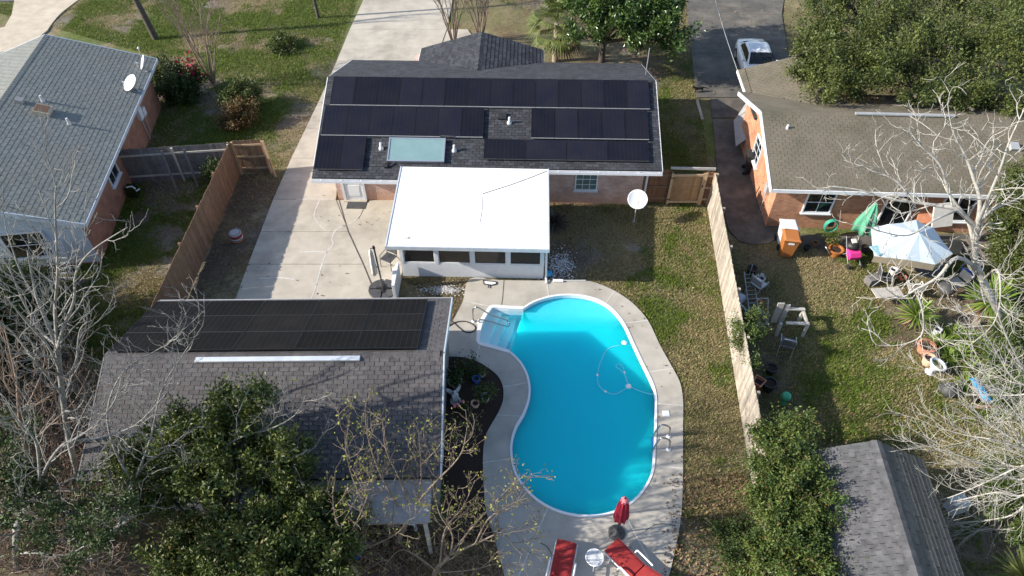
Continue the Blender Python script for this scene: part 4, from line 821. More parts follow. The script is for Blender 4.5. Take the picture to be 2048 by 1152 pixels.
# striped barrel planter
bp = G(476, 482); BA = thing('barrel_planter', 'striped red and grey barrel planter on the bare soil by the brown fence', 'planter', bp)
MB().lathe([(.17, 0), (.22, .05), (.27, .28), (.25, .5), (.21, .52), (.20, .42), (.02, .40)], (0, 0, 0), 20).build('body', 'pot_brown', BA, world=False, smooth=True)
for z, r, m in ((.12, .245, 'terracotta'), (.26, .275, 'stone_statue'), (.38, .272, 'flower_red'), (.47, .258, 'pebble')): MB().lathe([(r - .03, 0), (r, .01), (r, .07), (r - .03, .08)], (0, 0, z - .04), 20).build('band', m, BA, world=False)
one('doormat', MB().box(tuple(G(713, 410, .065)), (.85, .5, .02), rz=-.02), 'dark_grey', 'dark doormat in front of the white back door', 'doormat', G(713, 410, .055))
def patio_chair(label, loc, rz, seat='dark_grey', frame='black_plastic', group=None, high=.98):
    t = thing('patio_chair', label, 'chair', loc, rz, group)
    MB().box((0, 0, .43), (.5, .48, .035)).build('seat', seat, t, world=False, bevel=.012)
    MB().box((0, .27, .70), (.46, .03, .36), rx=-.18).build('backrest', seat, t, world=False, bevel=.012)
    for s in (-1, 1):
        MB().tube([(s * .26, -.26, .0), (s * .26, -.24, .42), (s * .26, -.2, .62), (s * .26, .2, .64)], .014, 6).build('front_leg', frame, t, world=False)
        MB().tube([(s * .24, .42, .0), (s * .25, .22, .42), (s * .24, .30, .8)], .014, 6).build('rear_leg', frame, t, world=False)
    MB().tube(smoothline([(-.24, .3, .8), (-.22, .33, .93), (0, .35, high), (.22, .33, .93), (.24, .3, .8)], 4), .014, 6).build('back_rail', frame, t, world=False)
    return t
patio_chair('dark sling patio chair behind the folded patio umbrella, partly under the sunroom eave', G(780, 530, .05), -.5)
ub = G(766, 580, .055); UM = thing('patio_umbrella', 'folded cream patio umbrella on a dark round base beside the sunroom', 'umbrella', ub)
for k in range(4):
    pts = [(0, 0)] + [(.56 * math.cos(a), .52 * math.sin(a)) for a in [k * math.pi / 2 + .04 + i * (math.pi / 2 - .08) / 8 for i in range(9)]]; c0 = (math.cos(k * math.pi / 2 + .785) * .02, math.sin(k * math.pi / 2 + .785) * .02)
    MB().prism([(x + c0[0], y + c0[1]) for x, y in pts], 0, .09).build('base_weight', 'dark_grey', UM, world=False, bevel=.015)
MB().box((0, 0, .12), (.5, .09, .06)).box((0, 0, .121), (.09, .5, .06)).build('base_cross', 'black_plastic', UM, world=False)
MB().tube([(0.02, 0, .1), (-.04, .02, 2.35)], .035, 8).build('pole', 'dark_grey', UM, world=False)
MB().lathe([(.05, 0), (.06, .06), (.04, .14)], (-.045, .02, 2.25), 10).build('hub', 'black_plastic', UM, world=False)
MB().lathe([(.03, .85), (.10, .95), (.085, 1.5), (.06, 2.1), (.02, 2.25)], (-.19, .0, 0), 18, fn=lambda a, z: 1 + .28 * math.cos(6 * a)).build('canopy', 'cream_fabric', UM, world=False, smooth=True)
MB().tube([(-.04, .02, 2.3), (-.19, 0, 2.28)], .02, 6).tube([(-.02, .01, 1.2), (-.15, 0, 1.5)], .015, 6).build('strut', 'dark_grey', UM, world=False)
# pool skimmer net, brush, ball
sn = G(978, 567, DZ); SN = thing('skimmer_net', 'flat pool skimmer net with black frame lying on the deck by the sunroom', 'net', sn, -.15)
MB().tube([(-.27, .1, .03), (.27, .12, .03), (.29, -.02, .03), (.12, -.1, .03), (-.2, -.08, .03)], .022, 6, closed=True).build('frame', 'black_plastic', SN, world=False)
MB().prism([(-.26, .09), (.26, .11), (.27, -.01), (.11, -.09), (-.19, -.07)], .012, .022).build('mesh', 'white_plastic', SN, world=False)
MB().tube([(.0, -.09, .04), (.02, -.28, .05)], .022, 6).build('handle', 'black_plastic', SN, world=False)
pbm = G(1122, 563, DZ); PB = thing('pool_brush', 'white pool brush head with thin white pole lying at the deck edge', 'brush', pbm, -.03)
MB().box((-.12, 0, .05), (.42, .13, .05)).build('head', 'white_plastic', PB, world=False, bevel=.01); MB().tube([(.05, .02, .05), (1.0, .06, .04)], .015, 6).build('pole', 'white_plastic', PB, world=False)
one('ball', MB().lathe([(.14 * math.sin(t), .14 - .14 * math.cos(t)) for t in [.05 + i * (math.pi - .1) / 10 for i in range(11)]], tuple(G(1098, 552, 0)), 16), 'blue_plastic', 'blue ball beside the white pebbles at the sunroom corner', 'ball', G(1098, 552, 0), smooth=True)
# ladder
LD = thing('pool_ladder', 'chrome pool ladder with two hooped rails at the right edge of the pool', 'ladder', G(1330, 885, DZ))
for v in (873, 899):
    f = G(1337, v, DZ); e = G(1300, v + 4, -.5)
    MB().tube(smoothline([f, f + Vector((-.02, 0, .45)), f + Vector((-.14, 0, .66)), f + Vector((-.36, 0, .70)), Vector((e.x + .05, f.y, .45)), Vector((e.x, f.y, .05)), Vector((e.x, f.y, -.9))], 5), .03, 8).build('rail', 'steel', LD, smooth=True)
    MB().lathe([(.085, 0), (.085, .02), (.04, .05)], f, 14).build('flange', 'white_plastic', LD)
for z in (.0, -.3, -.58):
    a, b = G(1300, 877, -.5), G(1300, 903, -.5); MB().bar((a.x, G(1337, 873, DZ).y, z), (a.x, G(1337, 899, DZ).y, z), .15, .03).build('tread', 'blue_pot', LD)
HRL = thing('handrail', 'bent steel handrail reaching from the deck down over the pool steps', 'handrail', G(950, 645, DZ))
f1, f2 = G(947, 643, DZ), G(958, 646, DZ); e1, e2 = G(1014, 648, -.35), G(1014, 658, -.35)
MB().tube(smoothline([f1, f1 + Vector((0, 0, .62)), f1 + Vector((.06, .01, .78)), f1 + Vector((.22, .0, .80)), f1.lerp(e1, .5) + Vector((0, 0, .5)), e1 + Vector((0, 0, .22)), e1.lerp(e2, .5) + Vector((.08, 0, .12)), e2 + Vector((0, 0, .16)), f2.lerp(e2, .5) + Vector((0, 0, .22)), f2 + Vector((.02, 0, .2)), f2], 5), .028, 8).build('rail', 'steel', HRL, smooth=True)
for f in (f1, f2): MB().lathe([(.075, 0), (.075, .02), (.035, .05)], f, 14).build('flange', 'white_plastic', HRL)
sk_ = G(1332, 827, DZ + .01); MB().box(tuple(sk_), (.24, .24, .02)).build('skimmer_lid', 'white_plastic', pool, bevel=.01)
CLN = thing('pool_cleaner', 'pool cleaning robot with blue and white body in the water near the right wall', 'pool cleaner', G(1248, 687, -.12))
MB().lathe([(.02, -.06), (.13, -.03), (.12, .04), (.05, .09)], (0, 0, 0), 14).build('body', 'white_plastic', CLN, world=False, smooth=True); MB().box((.05, -.08, -.02), (.24, .12, .08), rz=.6).build('wing', 'blue_pot', CLN, world=False, bevel=.02); MB().box((-.08, .08, -.02), (.2, .1, .08), rz=.6).build('wing', 'blue_pot', CLN, world=False, bevel=.02)
hp = [G(u, v, -.062) for u, v in ((1240, 690), (1216, 698), (1202, 722), (1195, 750), (1198, 770), (1211, 783), (1230, 788), (1247, 780), (1256, 770), (1250, 750), (1240, 739), (1232, 733), (1236, 728), (1245, 732), (1249, 745), (1256, 768), (1275, 780), (1300, 788), (1309, 788))]
PH = thing('pool_hose', 'thin pale hose floating in loops on the pool from the cleaner', 'hose', hp[0]); MB().tube(smoothline(hp, 5), .014, 6).build('hose', 'pool_hose', PH, smooth=True)
for i in (3, 5, 14): MB().lathe([(.02, -.05), (.045, 0), (.02, .05)], hp[i], 10, (hp[i + 1] - hp[i]).normalized()).build('float', 'white_plastic', PH)
one('pool_float', MB().lathe([(.05, -.03), (.105, 0), (.09, .05), (.03, .07)], tuple(G(1257, 773, -.06)), 14), 'white_plastic', 'small round white float on the water where the hose loops', 'float', G(1257, 773, -.06), smooth=True)
one('garden_hose', MB().tube(smoothline([G(u, v, DZ + .02) for u, v in ((898, 652), (906, 647), (918, 643), (932, 643), (946, 649), (951, 657), (943, 664), (931, 664), (919, 656), (908, 646), (900, 640))], 6), .022, 6), 'hose_black', 'black hose looped on the deck beside the garage', 'hose', G(930, 652, DZ), smooth=True)
# ---- planting bed
def pot(name, label, loc, r, h, mat, plant=None, lip=.02, n=18, cat='pot', taper=.75, soil_m='mulch'):
    t = thing(name, label, cat, loc)
    MB().lathe([(r * taper, 0), (r * .98, h * .85), (r + lip, h * .86), (r + lip, h), (r * .86, h), (r * .84, h * .82)], (0, 0, 0), n).build('pot', mat, t, world=False)
    MB().lathe([(r * .85, h * .80), (r * .5, h * .84), (.01, h * .85)], (0, 0, 0), n).build('soil', soil_m, t, world=False)
    return t
P1 = pot('flower_pot', 'large cream bowl pot with a dark plant in the mulch bed', G(911, 772, .03), .24, .36, 'pot_cream', taper=.5)
P2 = pot('flower_pot', 'small glazed blue pot in the mulch bed', G(953, 764, .03), .13, .22, 'blue_pot', taper=.9)
P3 = pot('flower_pot', 'small dull green pot behind the blue pot in the mulch bed', G(965, 752, .03), .10, .13, 'pot_cream')
P4 = pot('flower_pot', 'grey pot holding a leafy green plant in the mulch bed', G(971, 800, .03), .15, .24, 'stone_statue')
P5 = pot('flower_pot', 'small round pot with pinkish rim alone in the mulch bed', G(951, 812, .03), .14, .2, 'pot_pink')
def skin_figure(name, joints, edges, mat, parent=None, sub=2):
    me = bpy.data.meshes.new(name); me.from_pydata([j[:3] for j in joints], edges, []); o = link(name, me, mat, parent)
    o.modifiers.new('skin', 'SKIN'); sd = me.skin_vertices[0].data if me.skin_vertices else None
    if sd is None:
        bm = bmesh.new(); bm.from_mesh(me); bm.verts.layers.skin.verify(); bm.to_mesh(me); bm.free(); sd = me.skin_vertices[0].data
    for i, j in enumerate(joints): rr = j[3] if isinstance(j[3], tuple) else (j[3], j[3]); sd[i].radius = rr; sd[i].use_root = (i == 0)
    s = o.modifiers.new('sub', 'SUBSURF'); s.levels = s.render_levels = sub; return o
al = G(911, 803, .03); AN = thing('angel_statue', 'pale stone angel statue kneeling in the mulch bed below the cream pot', 'statue', al, .3)
MB().lathe([(.19, 0), (.2, .04), (.17, .09), (.12, .1)], (0, 0, 0), 18).build('plinth', 'stone_statue', AN, world=False, smooth=True)
skin_figure('figure', [(0, 0, .22, .10), (0, .01, .36, .085), (0, .0, .47, .075), (0, -.01, .54, .035), (0, -.02, .62, .06), (0, -.02, .68, .045), (.1, -.03, .44, .03), (.07, -.13, .40, .025), (-.1, -.03, .44, .03), (-.07, -.13, .40, .025), (.08, -.09, .16, .07), (-.08, -.09, .16, .07), (.07, .1, .12, .05), (-.07, .1, .12, .05)], [(0, 1), (1, 2), (2, 3), (3, 4), (4, 5), (2, 6), (6, 7), (2, 8), (8, 9), (0, 10), (0, 11), (10, 12), (11, 13)], 'stone_statue', AN)
for s in (-1, 1):
    MB().add([(s * .03, .07, .5), (s * .16, .12, .62), (s * .26, .14, .66), (s * .24, .14, .5), (s * .15, .12, .34), (s * .04, .08, .32), (s * .03, .10, .5), (s * .16, .15, .62), (s * .26, .165, .66), (s * .24, .165, .5), (s * .15, .15, .34), (s * .04, .11, .32)], [(0, 1, 2, 3, 4, 5), (11, 10, 9, 8, 7, 6)] + [(i, (i + 1) % 6, 6 + (i + 1) % 6, 6 + i) for i in range(6)]).build('wing', 'stone_statue', AN, world=False)
# ---- red umbrella, loungers, table
rb = G(1233, 1066, DZ); RU = thing('red_umbrella', 'closed red parasol on a round black base at the near end of the pool', 'umbrella', rb)
MB().lathe([(.255, 0), (.26, .03), (.22, .065), (.06, .09), (.05, .2)], (0, 0, 0), 28).build('base', 'dark_grey', RU, world=False, smooth=True); MB().tube([(0, 0, .1), (0, .0, 2.25)], .022, 8).build('pole', 'black_plastic', RU, world=False)
MB().lathe([(.03, 1.02), (.185, 1.0), (.195, 1.15), (.175, 1.45), (.15, 1.75), (.12, 2.0), (.10, 2.12), (.03, 2.2)], (0, 0, 0), 48, fn=lambda a, z: 1 + .17 * math.cos(8 * a + z * 1.5) + .07 * math.sin(13 * a + 4 * z)).build('canopy', 'red_canopy', RU, world=False, smooth=True)
MB().lathe([(.11, 2.06), (.115, 2.12), (.06, 2.2), (.02, 2.22)], (0, 0, 0), 20, fn=lambda a, z: 1 + .1 * math.cos(8 * a)).build('top_flap', 'flower_pink', RU, world=False, smooth=True); MB().lathe([(.025, 2.2), (.03, 2.25), (.01, 2.3)], (0, 0, 0), 8).build('finial', 'black_plastic', RU, world=False)
def lounger(label, foot, head, straps):
    d = head - foot; rz = math.atan2(d.y, d.x) - math.pi / 2; t = thing('sun_lounger', label, 'lounger', (foot.x, foot.y, DZ), rz, 'red loungers at the near end of the pool'); L_ = 1.35; w = .58
    def cush(nm, prof, wd, th):
        mb = MB(); n = len(prof); m = 6; vs = []
        for y, z in prof:
            for i in range(m + 1):
                x = -wd / 2 + wd * i / m; e = 1 - abs(2 * i / m - 1) ** 5; vs.append((x, y, z + th * (.55 + .45 * e)))
        for y, z in prof:
            for i in range(m + 1): vs.append((-wd / 2 + wd * i / m, y, z))
        k = n * (m + 1); fs = []
        for j in range(n - 1):
            for i in range(m): a = j * (m + 1) + i; fs += [(a, a + 1, a + m + 2, a + m + 1), (k + a + m + 1, k + a + m + 2, k + a + 1, k + a)]
            a = j * (m + 1); fs += [(a, a + m + 1, k + a + m + 1, k + a), (a + m, k + a + m, k + a + 2 * m + 1, a + 2 * m + 1)]
        fs += [tuple(range(m + 1)) + tuple(range(k + m, k - 1, -1)), tuple(range((n - 1) * (m + 1), n * (m + 1)))[::-1] + tuple(range(k + (n - 1) * (m + 1), k + n * (m + 1)))]
        return mb.add(vs, fs).build(nm, 'red_fabric', t, world=False, smooth=False)
    cush('seat_cushion', [(0, .28), (.02, .33), (.35, .335), (.7, .325), (1.04, .33), (1.06, .3)], w, .09)
    cush('back_cushion', [(1.075, .32), (1.1, .36), (1.4, .52), (1.75, .72), (1.78, .70)], w, .09)
    for s in (-1, 1):
        MB().tube([(s * .31, .02, .30), (s * .31, 1.15, .30), (s * .31, 1.8, .66)], .02, 8).build('side_rail', 'white_plastic', t, world=False)
        MB().tube(smoothline([(s * .36, .62, .28), (s * .37, .66, .5), (s * .37, .8, .54), (s * .37, 1.25, .54)], 4), .028, 8).build('arm', 'white_plastic', t, world=False)
        for y in (.25, 1.15): MB().tube([(s * .31, y, .3), (s * .33, y, 0)], .018, 8).build('leg', 'white_plastic', t, world=False)
    for i in range(9): MB().box((0, .08 + i * .13, .285), (.6, .05, .012)).build('strap', 'white_plastic', t, world=False)
lounger('red cushioned sun lounger pointing straight at the pool, left of the white mesh table', G(1134, 1084, .35), G(1118, 1165, .35), 1)
lounger('red cushioned sun lounger turned diagonally beside the parasol base, right of the table', G(1222, 1090, .35), G(1283, 1152, .35), 0)
tb = G(1187, 1127, DZ); TB = thing('side_table', 'round white mesh side table between the two red loungers', 'table', tb)
MB().tube([(.25 * math.cos(a), .25 * math.sin(a), .43) for a in [i * math.pi / 16 for i in range(32)]], .02, 8, closed=True).build('rim', 'white_plastic', TB, world=False, smooth=True)
for k in range(2):
    for i in range(-7, 8):
        o = i * .032; hl = math.sqrt(max(0, .245 ** 2 - o * o)); a, b = ((-hl, o, .43), (hl, o, .43)) if k == 0 else ((o, -hl, .4305), (o, hl, .4305)); MB().bar(a, b, .013, .008).build('slat', 'white_plastic', TB, world=False)
for k in range(3):
    a = k * 2.094 + .4; MB().tube([(.08 * math.cos(a), .08 * math.sin(a), .42), (.12 * math.cos(a), .12 * math.sin(a), .2), (.24 * math.cos(a), .24 * math.sin(a), 0)], .014, 6).build('leg', 'white_plastic', TB, world=False)
# ---- pool pump and pipes beside the lean-to
pp = G(822, 1062, .0); PU = thing('pool_pump', 'white pool pump and filter pipes beside the garage lean-to', 'pump', pp)
MB().tube(smoothline([(-.16, 0, .05), (-.16, 0, .42), (-.1, 0, .5), (.1, 0, .5), (.16, 0, .42), (.16, 0, .05)], 3), .05, 8).build('pipe', 'white_plastic', PU, world=False, smooth=True)
MB().tube([(0, 0, .5), (0, .28, .5)], .05, 8).build('pipe', 'white_plastic', PU, world=False); MB().lathe([(.16, 0), (.17, .3), (.15, .5), (.06, .58)], (.02, .5, 0), 16).build('filter', 'grey_sheet', PU, world=False, smooth=True)
MB().tube(smoothline([(-.55, .1, .0), (-.55, .1, .45), (-.5, .1, .5), (-.4, .15, .5), (-.36, .15, .1)], 3), .05, 8).build('pipe', 'alu_dull', PU, world=False, smooth=True)
one('blue_hose', MB().tube(smoothline([G(u, v, .25) for u, v in ((735, 1085), (728, 1095), (722, 1108), (712, 1118))], 4), .05, 6), 'blue_pot', 'short length of blue hose among the twigs below the garage', 'hose', G(725, 1100))
# ================================================================== NEIGHBOUR LEFT
LT = thing('lattice_panel', 'white lattice panel leaning by the siding wall of the left house', 'lattice', G(128, 560))
a = G(100, 480, 1.55); b_ = G(130, 560, .05)
for i in range(-5, 6):
    dx = Vector((.09 * i, 0, 0)); MB().bar(a + dx * .9, b_ + dx, .02, .015).build('slat', 'white_paint', LT)
for i in range(8):
    p = a.lerp(b_, (i + .5) / 8); MB().bar(p + Vector((-.45, -.02, 0)), p + Vector((.45, -.02, 0)), .02, .015).build('slat', 'white_paint', LT)
gbn = G(270, 392); GB = thing('utility_box', 'dark green utility box with white pipes at the foot of the left brick wall', 'utility box', gbn); MB().box((0, 0, .3), (.4, .35, .6)).build('box', 'leaf_dark', GB, world=False, bevel=.03)
MB().tube([(-.1, -.15, .62), (.15, -.12, .66), (.25, -.1, .5)], .035, 6).build('pipe', 'white_plastic', GB, world=False); MB().tube([(.3, -.2, .45), (.45, -.1, .5)], .035, 6).build('pipe', 'white_plastic', GB, world=False)
# ================================================================== NEIGHBOUR RIGHT
def loft(name, secs, mat, parent, smooth=True):
    n = len(secs[0]); mb = MB(); vs = [p for s in secs for p in s]; fs = []
    for i in range(len(secs) - 1): fs += [(i * n + j, i * n + (j + 1) % n, (i + 1) * n + (j + 1) % n, (i + 1) * n + j) for j in range(n)]
    fs += [tuple(range(n))[::-1], tuple(range((len(secs) - 1) * n, len(secs) * n))]; return mb.add(vs, fs).build(name, mat, parent, world=False, smooth=smooth)
CAR = thing('parked_car', 'white sedan parked on the dark driveway behind the orange brick house', 'car', (13.75, 36.3, .05), math.radians(-3))
def csec(y, w, zb, zt, k=.1): return [(-w + k, y, zb), (-w, y, zb + .12), (-w * 1.0, y, zt - .22), (-w + .05, y, zt - .07), (-w + .16, y, zt), (0, y, zt + .035), (w - .16, y, zt), (w - .05, y, zt - .07), (w * 1.0, y, zt - .22), (w, y, zb + .12), (w - k, y, zb)]
loft('body', [csec(-2.25, .62, .35, .60), csec(-2.18, .74, .25, .68), csec(-1.9, .84, .2, .76), csec(-1.0, .88, .2, .88), csec(-.2, .89, .2, .90), csec(1.0, .89, .2, .92), csec(1.6, .87, .22, .94), csec(2.05, .82, .26, .90), csec(2.2, .70, .35, .80)], 'car_paint', CAR)
def gsec(y, w, zb, zt, wt): return [(-w, y, zb), (-w * .98, y, zb + .05), (-wt, y, zt - .06), (-wt + .1, y, zt), (0, y, zt + .03), (wt - .1, y, zt), (wt, y, zt - .06), (w * .98, y, zb + .05), (w, y, zb)]
loft('cabin', [gsec(-.98, .74, .85, .90, .70), gsec(-.35, .80, .85, 1.30, .62), gsec(-.2, .80, .86, 1.37, .60), gsec(.5, .80, .88, 1.40, .61), gsec(.85, .79, .88, 1.36, .60), gsec(1.55, .74, .9, .97, .66)], 'car_paint', CAR)
def glassq(nm, P): 
    P = [Vector(p) for p in P]; nn = (P[1] - P[0]).cross(P[2] - P[0]).normalized() * .012; return MB().add([p + nn for p in P] + [p - nn * 2 for p in P], [(0, 1, 2, 3), (7, 6, 5, 4), (0, 4, 5, 1), (1, 5, 6, 2), (2, 6, 7, 3), (3, 7, 4, 0)]).build(nm, 'glass_dark', CAR, world=False)
glassq('windscreen', [(-.68, -.93, .95), (.68, -.93, .95), (.56, -.33, 1.33), (-.56, -.33, 1.33)]); glassq('rear_window', [(.62, 1.46, 1.03), (-.62, 1.46, 1.03), (-.54, .92, 1.34), (.54, .92, 1.34)])
for s in (-1, 1):
    q = [(s * .785, -.72, .98), (s * .775, .25, .98), (s * .655, .2, 1.29), (s * .665, -.30, 1.27)]; q2 = [(s * .775, .31, .98), (s * .76, 1.15, .99), (s * .655, .82, 1.27), (s * .655, .26, 1.29)]
    for Q in (q, q2): glassq('side_window', Q[::-1] if s < 0 else Q)
    MB().box((s * .93, -.62, .99), (.16, .1, .11)).build('mirror', 'car_paint', CAR, world=False, bevel=.03)
    MB().box((s * .55, -2.17, .62), (.36, .12, .12)).build('headlight', 'lamp_clear', CAR, world=False, bevel=.02); MB().box((s * .6, 2.12, .72), (.34, .1, .14)).build('tail_light', 'lamp_red', CAR, world=False, bevel=.02)
    for y in (-1.4, 1.35):
        wh = MB().lathe([(.2, -.1), (.31, -.1), (.32, -.06), (.32, .06), (.31, .1), (.2, .1)], (s * .80, y, .32), 22, (1, 0, 0)).build('wheel', 'tyre', CAR, world=False); MB().lathe([(.03, -.105), (.2, -.1), (.2, .1), (.03, .105)], (s * .805, y, .32), 14, (1, 0, 0)).build('rim', 'alu', wh, world=False)
ct = G(1399, 184, .05); CAT = thing('cat', 'black cat walking at the edge of the dark driveway', 'cat', ct, math.radians(188))
skin_figure('body', [(0, 0, .24, (.075, .085)), (.14, 0, .235, (.075, .085)), (.26, 0, .25, .065), (.36, 0, .33, .05), (.43, 0, .35, .05), (.48, 0, .335, .028), (-.1, 0, .25, .07), (-.2, 0, .26, .03), (-.32, 0, .24, .022), (-.42, 0, .18, .02), (-.5, 0, .19, .014), (.26, .06, .14, .03), (.29, .06, .02, .022), (.24, -.06, .14, .03), (.20, -.06, .02, .022), (-.1, .06, .15, .04), (-.15, .06, .09, .025), (-.10, .06, .02, .022), (-.12, -.06, .15, .04), (-.2, -.06, .09, .025), (-.18, -.06, .02, .022), (.42, .035, .41, .014), (.42, -.035, .41, .014)], [(0, 1), (1, 2), (2, 3), (3, 4), (4, 5), (0, 6), (6, 7), (7, 8), (8, 9), (9, 10), (2, 11), (11, 12), (2, 13), (13, 14), (6, 15), (15, 16), (16, 17), (6, 18), (18, 19), (19, 20), (4, 21), (4, 22)], 'fur_black', CAT)
# grey sheet leaning on the wall, black bin
sh_ = W2([(1462, 262), (1498, 230), (1512, 228), (1518, 300), (1468, 306)], 0); mbs = MB(); top = [Vector((p.x, p.y, .1 + .8 * max(0, (p.x - 10.6)))) for p in sh_]
n = 5; mbs.add([p + Vector((0, 0, .03)) for p in top] + top, [tuple(range(n))[::-1], tuple(range(n, 2 * n))] + [(i, (i + 1) % n, n + (i + 1) % n, n + i) for i in range(n)]); one('leaning_sheet', mbs, 'grey_sheet', 'grey board leaning against the side of the orange brick wall', 'sheet', sh_[0])
def wheelie(label, loc, rz, body, lid):
    t = thing('wheelie_bin', label, 'bin', loc, rz)
    def sec(z, w, d, y0=0): return [(-w, -d + y0, z), (w, -d + y0, z), (w, d + y0, z), (-w, d + y0, z)]
    loft('body', [sec(.06, .22, .24), sec(.5, .26, .29), sec(.98, .30, .34), sec(.99, .33, .37), sec(1.03, .33, .37)], body, t, False)
    loft('lid', [sec(1.035, .34, .38), sec(1.07, .34, .39), sec(1.12, .27, .32)], lid, t, False); MB().tube([(-.26, .42, 1.02), (.26, .42, 1.02)], .018, 8).build('handle', body, t, world=False)
    for s in (-1, 1): MB().lathe([(.1, -.03), (.12, -.02), (.12, .02), (.1, .03)], (s * .27, .28, .12), 16, (1, 0, 0)).build('wheel', 'tyre', t, world=False)
    return t
wheelie('white lidded wheelie bin by the orange brick corner', G(1565, 488), math.radians(-4), 'bin_white', 'bin_white')
wb = wheelie('orange brown wheelie bin in front of the white bin', G(1569, 508), math.radians(-8), 'bin_orange', 'bin_orange'); MB().box((0, -.335, .88), (.24, .015, .1)).build('label', 'white_plastic', wb, world=False)
wheelie('black bin standing in shade against the side of the orange brick house', G(1500, 345), math.radians(80), 'black_plastic', 'black_plastic')
# green hose on its reel
hr = G(1656, 478); HR = thing('hose_reel', 'green garden hose coiled on a wall hanger under the window', 'hose reel', hr)
for k in range(5): MB().tube([(-.02 + (.25 + .02 * (k % 3)) * math.cos(a), .1 + k * .03, .62 + (.30 + .02 * (k % 2)) * math.sin(a)) for a in [i * math.pi / 10 for i in range(20)]], .028, 6, closed=True).build('coil', 'hose_green', HR, world=False, smooth=True)
MB().box((0, .24, .62), (.2, .1, .2)).build('hanger', 'dark_grey', HR, world=False)
# green parasol
gp = G(1704, 503); GPX = thing('green_umbrella', 'closed green parasol leaning beside the orange brick wall', 'umbrella', gp, 0); GPX.rotation_euler = (math.radians(-6), math.radians(5), 0)
MB().tube([(0, 0, 0), (0, 0, 2.5)], .022, 8).build('pole', 'wood_grey', GPX, world=False)
MB().lathe([(.03, 1.18), (.40, 1.1), (.36, 1.4), (.27, 1.8), (.17, 2.15), (.05, 2.42), (.02, 2.46)], (0, 0, 0), 48, fn=lambda a, z: 1 + .26 * math.cos(6 * a) + .06 * math.sin(11 * a + 3 * z)).build('canopy', 'green_fabric', GPX, world=False, smooth=True)
MB().tube([(.09, .03, .1), (.07, 0, 1.1)], .012, 5).build('strut', 'wood_grey', GPX, world=False)
# stroller
sr = G(1697, 522); STR = thing('stroller', 'black and pink pushchair beside the green parasol', 'stroller', sr, math.radians(8))
loft('seat', [[(-.2, -.24, .3), (.2, -.24, .3), (.2, .05, .3), (-.2, .05, .3)], [(-.24, -.3, .48), (.24, -.3, .48), (.25, .1, .5), (-.25, .1, .5)], [(-.22, -.2, .62), (.22, -.2, .62), (.24, .22, .72), (-.24, .22, .72)]], 'pink', STR, False)
MB().lathe([(.27, 0), (.26, .12), (.2, .22), (.05, .27)], (0, .16, .64), 18, (0, .25, 1)).build('hood', 'black_plastic', STR, world=False, smooth=True); MB().box((.0, .2, .95), (.22, .2, .05), rx=.4).build('bag', 'cream_fabric', STR, world=False, bevel=.02)
for s in (-1, 1):
    MB().tube([(s * .26, -.42, .12), (s * .26, -.05, .45), (s * .26, .35, .95), (s * .24, .45, 1.02)], .013, 6).build('frame', 'alu_dull', STR, world=False); MB().tube([(s * .26, .3, .12), (s * .26, .0, .48)], .013, 6).build('frame', 'alu_dull', STR, world=False)
    for y in (-.42, .3): MB().lathe([(.09, -.02), (.11, -.015), (.11, .015), (.09, .02)], (s * .28, y, .11), 14, (1, 0, 0)).build('wheel', 'tyre', STR, world=False)
MB().tube([(-.24, .45, 1.02), (.24, .45, 1.02)], .018, 6).build('handle', 'black_plastic', STR, world=False)
pot('flower_pot', 'broad terracotta pot tipped beside the pushchair', G(1668, 508), .3, .32, 'bin_orange', taper=.8); pot('flower_pot', 'leafy potted plant in front of the green hose', G(1657, 492), .18, .3, 'terracotta')
one('plank', MB().bar(G(1652, 495, .5), G(1660, 508, .02), .1, .03), 'white_paint', 'short white plank leaning on the terracotta pot', 'plank', G(1658, 508))
# pale canopy
CP = thing('canopy', 'large pale blue patio canopy over a cluttered table in the right yard', 'canopy', G(1830, 540))
pk = G(1838, 466, 2.5); rimp = [G(u, v, z) for u, v, z in ((1742, 455, 1.95), (1775, 449, 2.1), (1832, 440, 2.15), (1866, 455, 2.05), (1905, 507, 1.9), (1870, 529, 1.85), (1812, 519, 1.95), (1748, 512, 1.9))]
m = len(rimp); vs = [pk] + rimp + [p.lerp(rimp[(i + 1) % m], .5) * .8 + p.lerp(rimp[(i + 1) % m], .5) * .2 - Vector((0, 0, .05)) for i, p in enumerate(rimp)]
cv = MB().add(vs, [f for i in range(m) for f in ((0, 1 + i, 1 + m + i), (0, 1 + m + i, 1 + (i + 1) % m))]).build('cloth', 'pale_tarp', CP); so = cv.modifiers.new('solid', 'SOLIDIFY'); so.thickness = .012
for i in range(m): MB().tube([pk - Vector((0, 0, .03)), rimp[i] - Vector((0, 0, .02))], .012, 5).build('rib', 'alu_dull', CP)
MB().tube([pk, Vector((pk.x, pk.y, 0))], .025, 8).build('pole', 'alu_dull', CP)
for i in (4, 5, 6): MB().add([rimp[i], rimp[i + 1], rimp[i + 1] - Vector((0, .02, .28)), rimp[i] - Vector((0, .02, .28)), rimp[i] - Vector((0, .03, 0)), rimp[i + 1] - Vector((0, .03, 0)), rimp[i + 1] - Vector((0, .05, .28)), rimp[i] - Vector((0, .05, .28))], [(0, 1, 2, 3), (7, 6, 5, 4), (0, 4, 5, 1), (2, 6, 7, 3)]).build('valance', 'tan_tarp', CP)
one('printed_cloth', MB().box(tuple(G(1757, 500, 1.98)), (.5, .5, .02), rz=.3, ry=.1), 'teal_print', 'teal printed cloth hanging on the left corner of the pale canopy', 'cloth', G(1757, 500, 1.9))
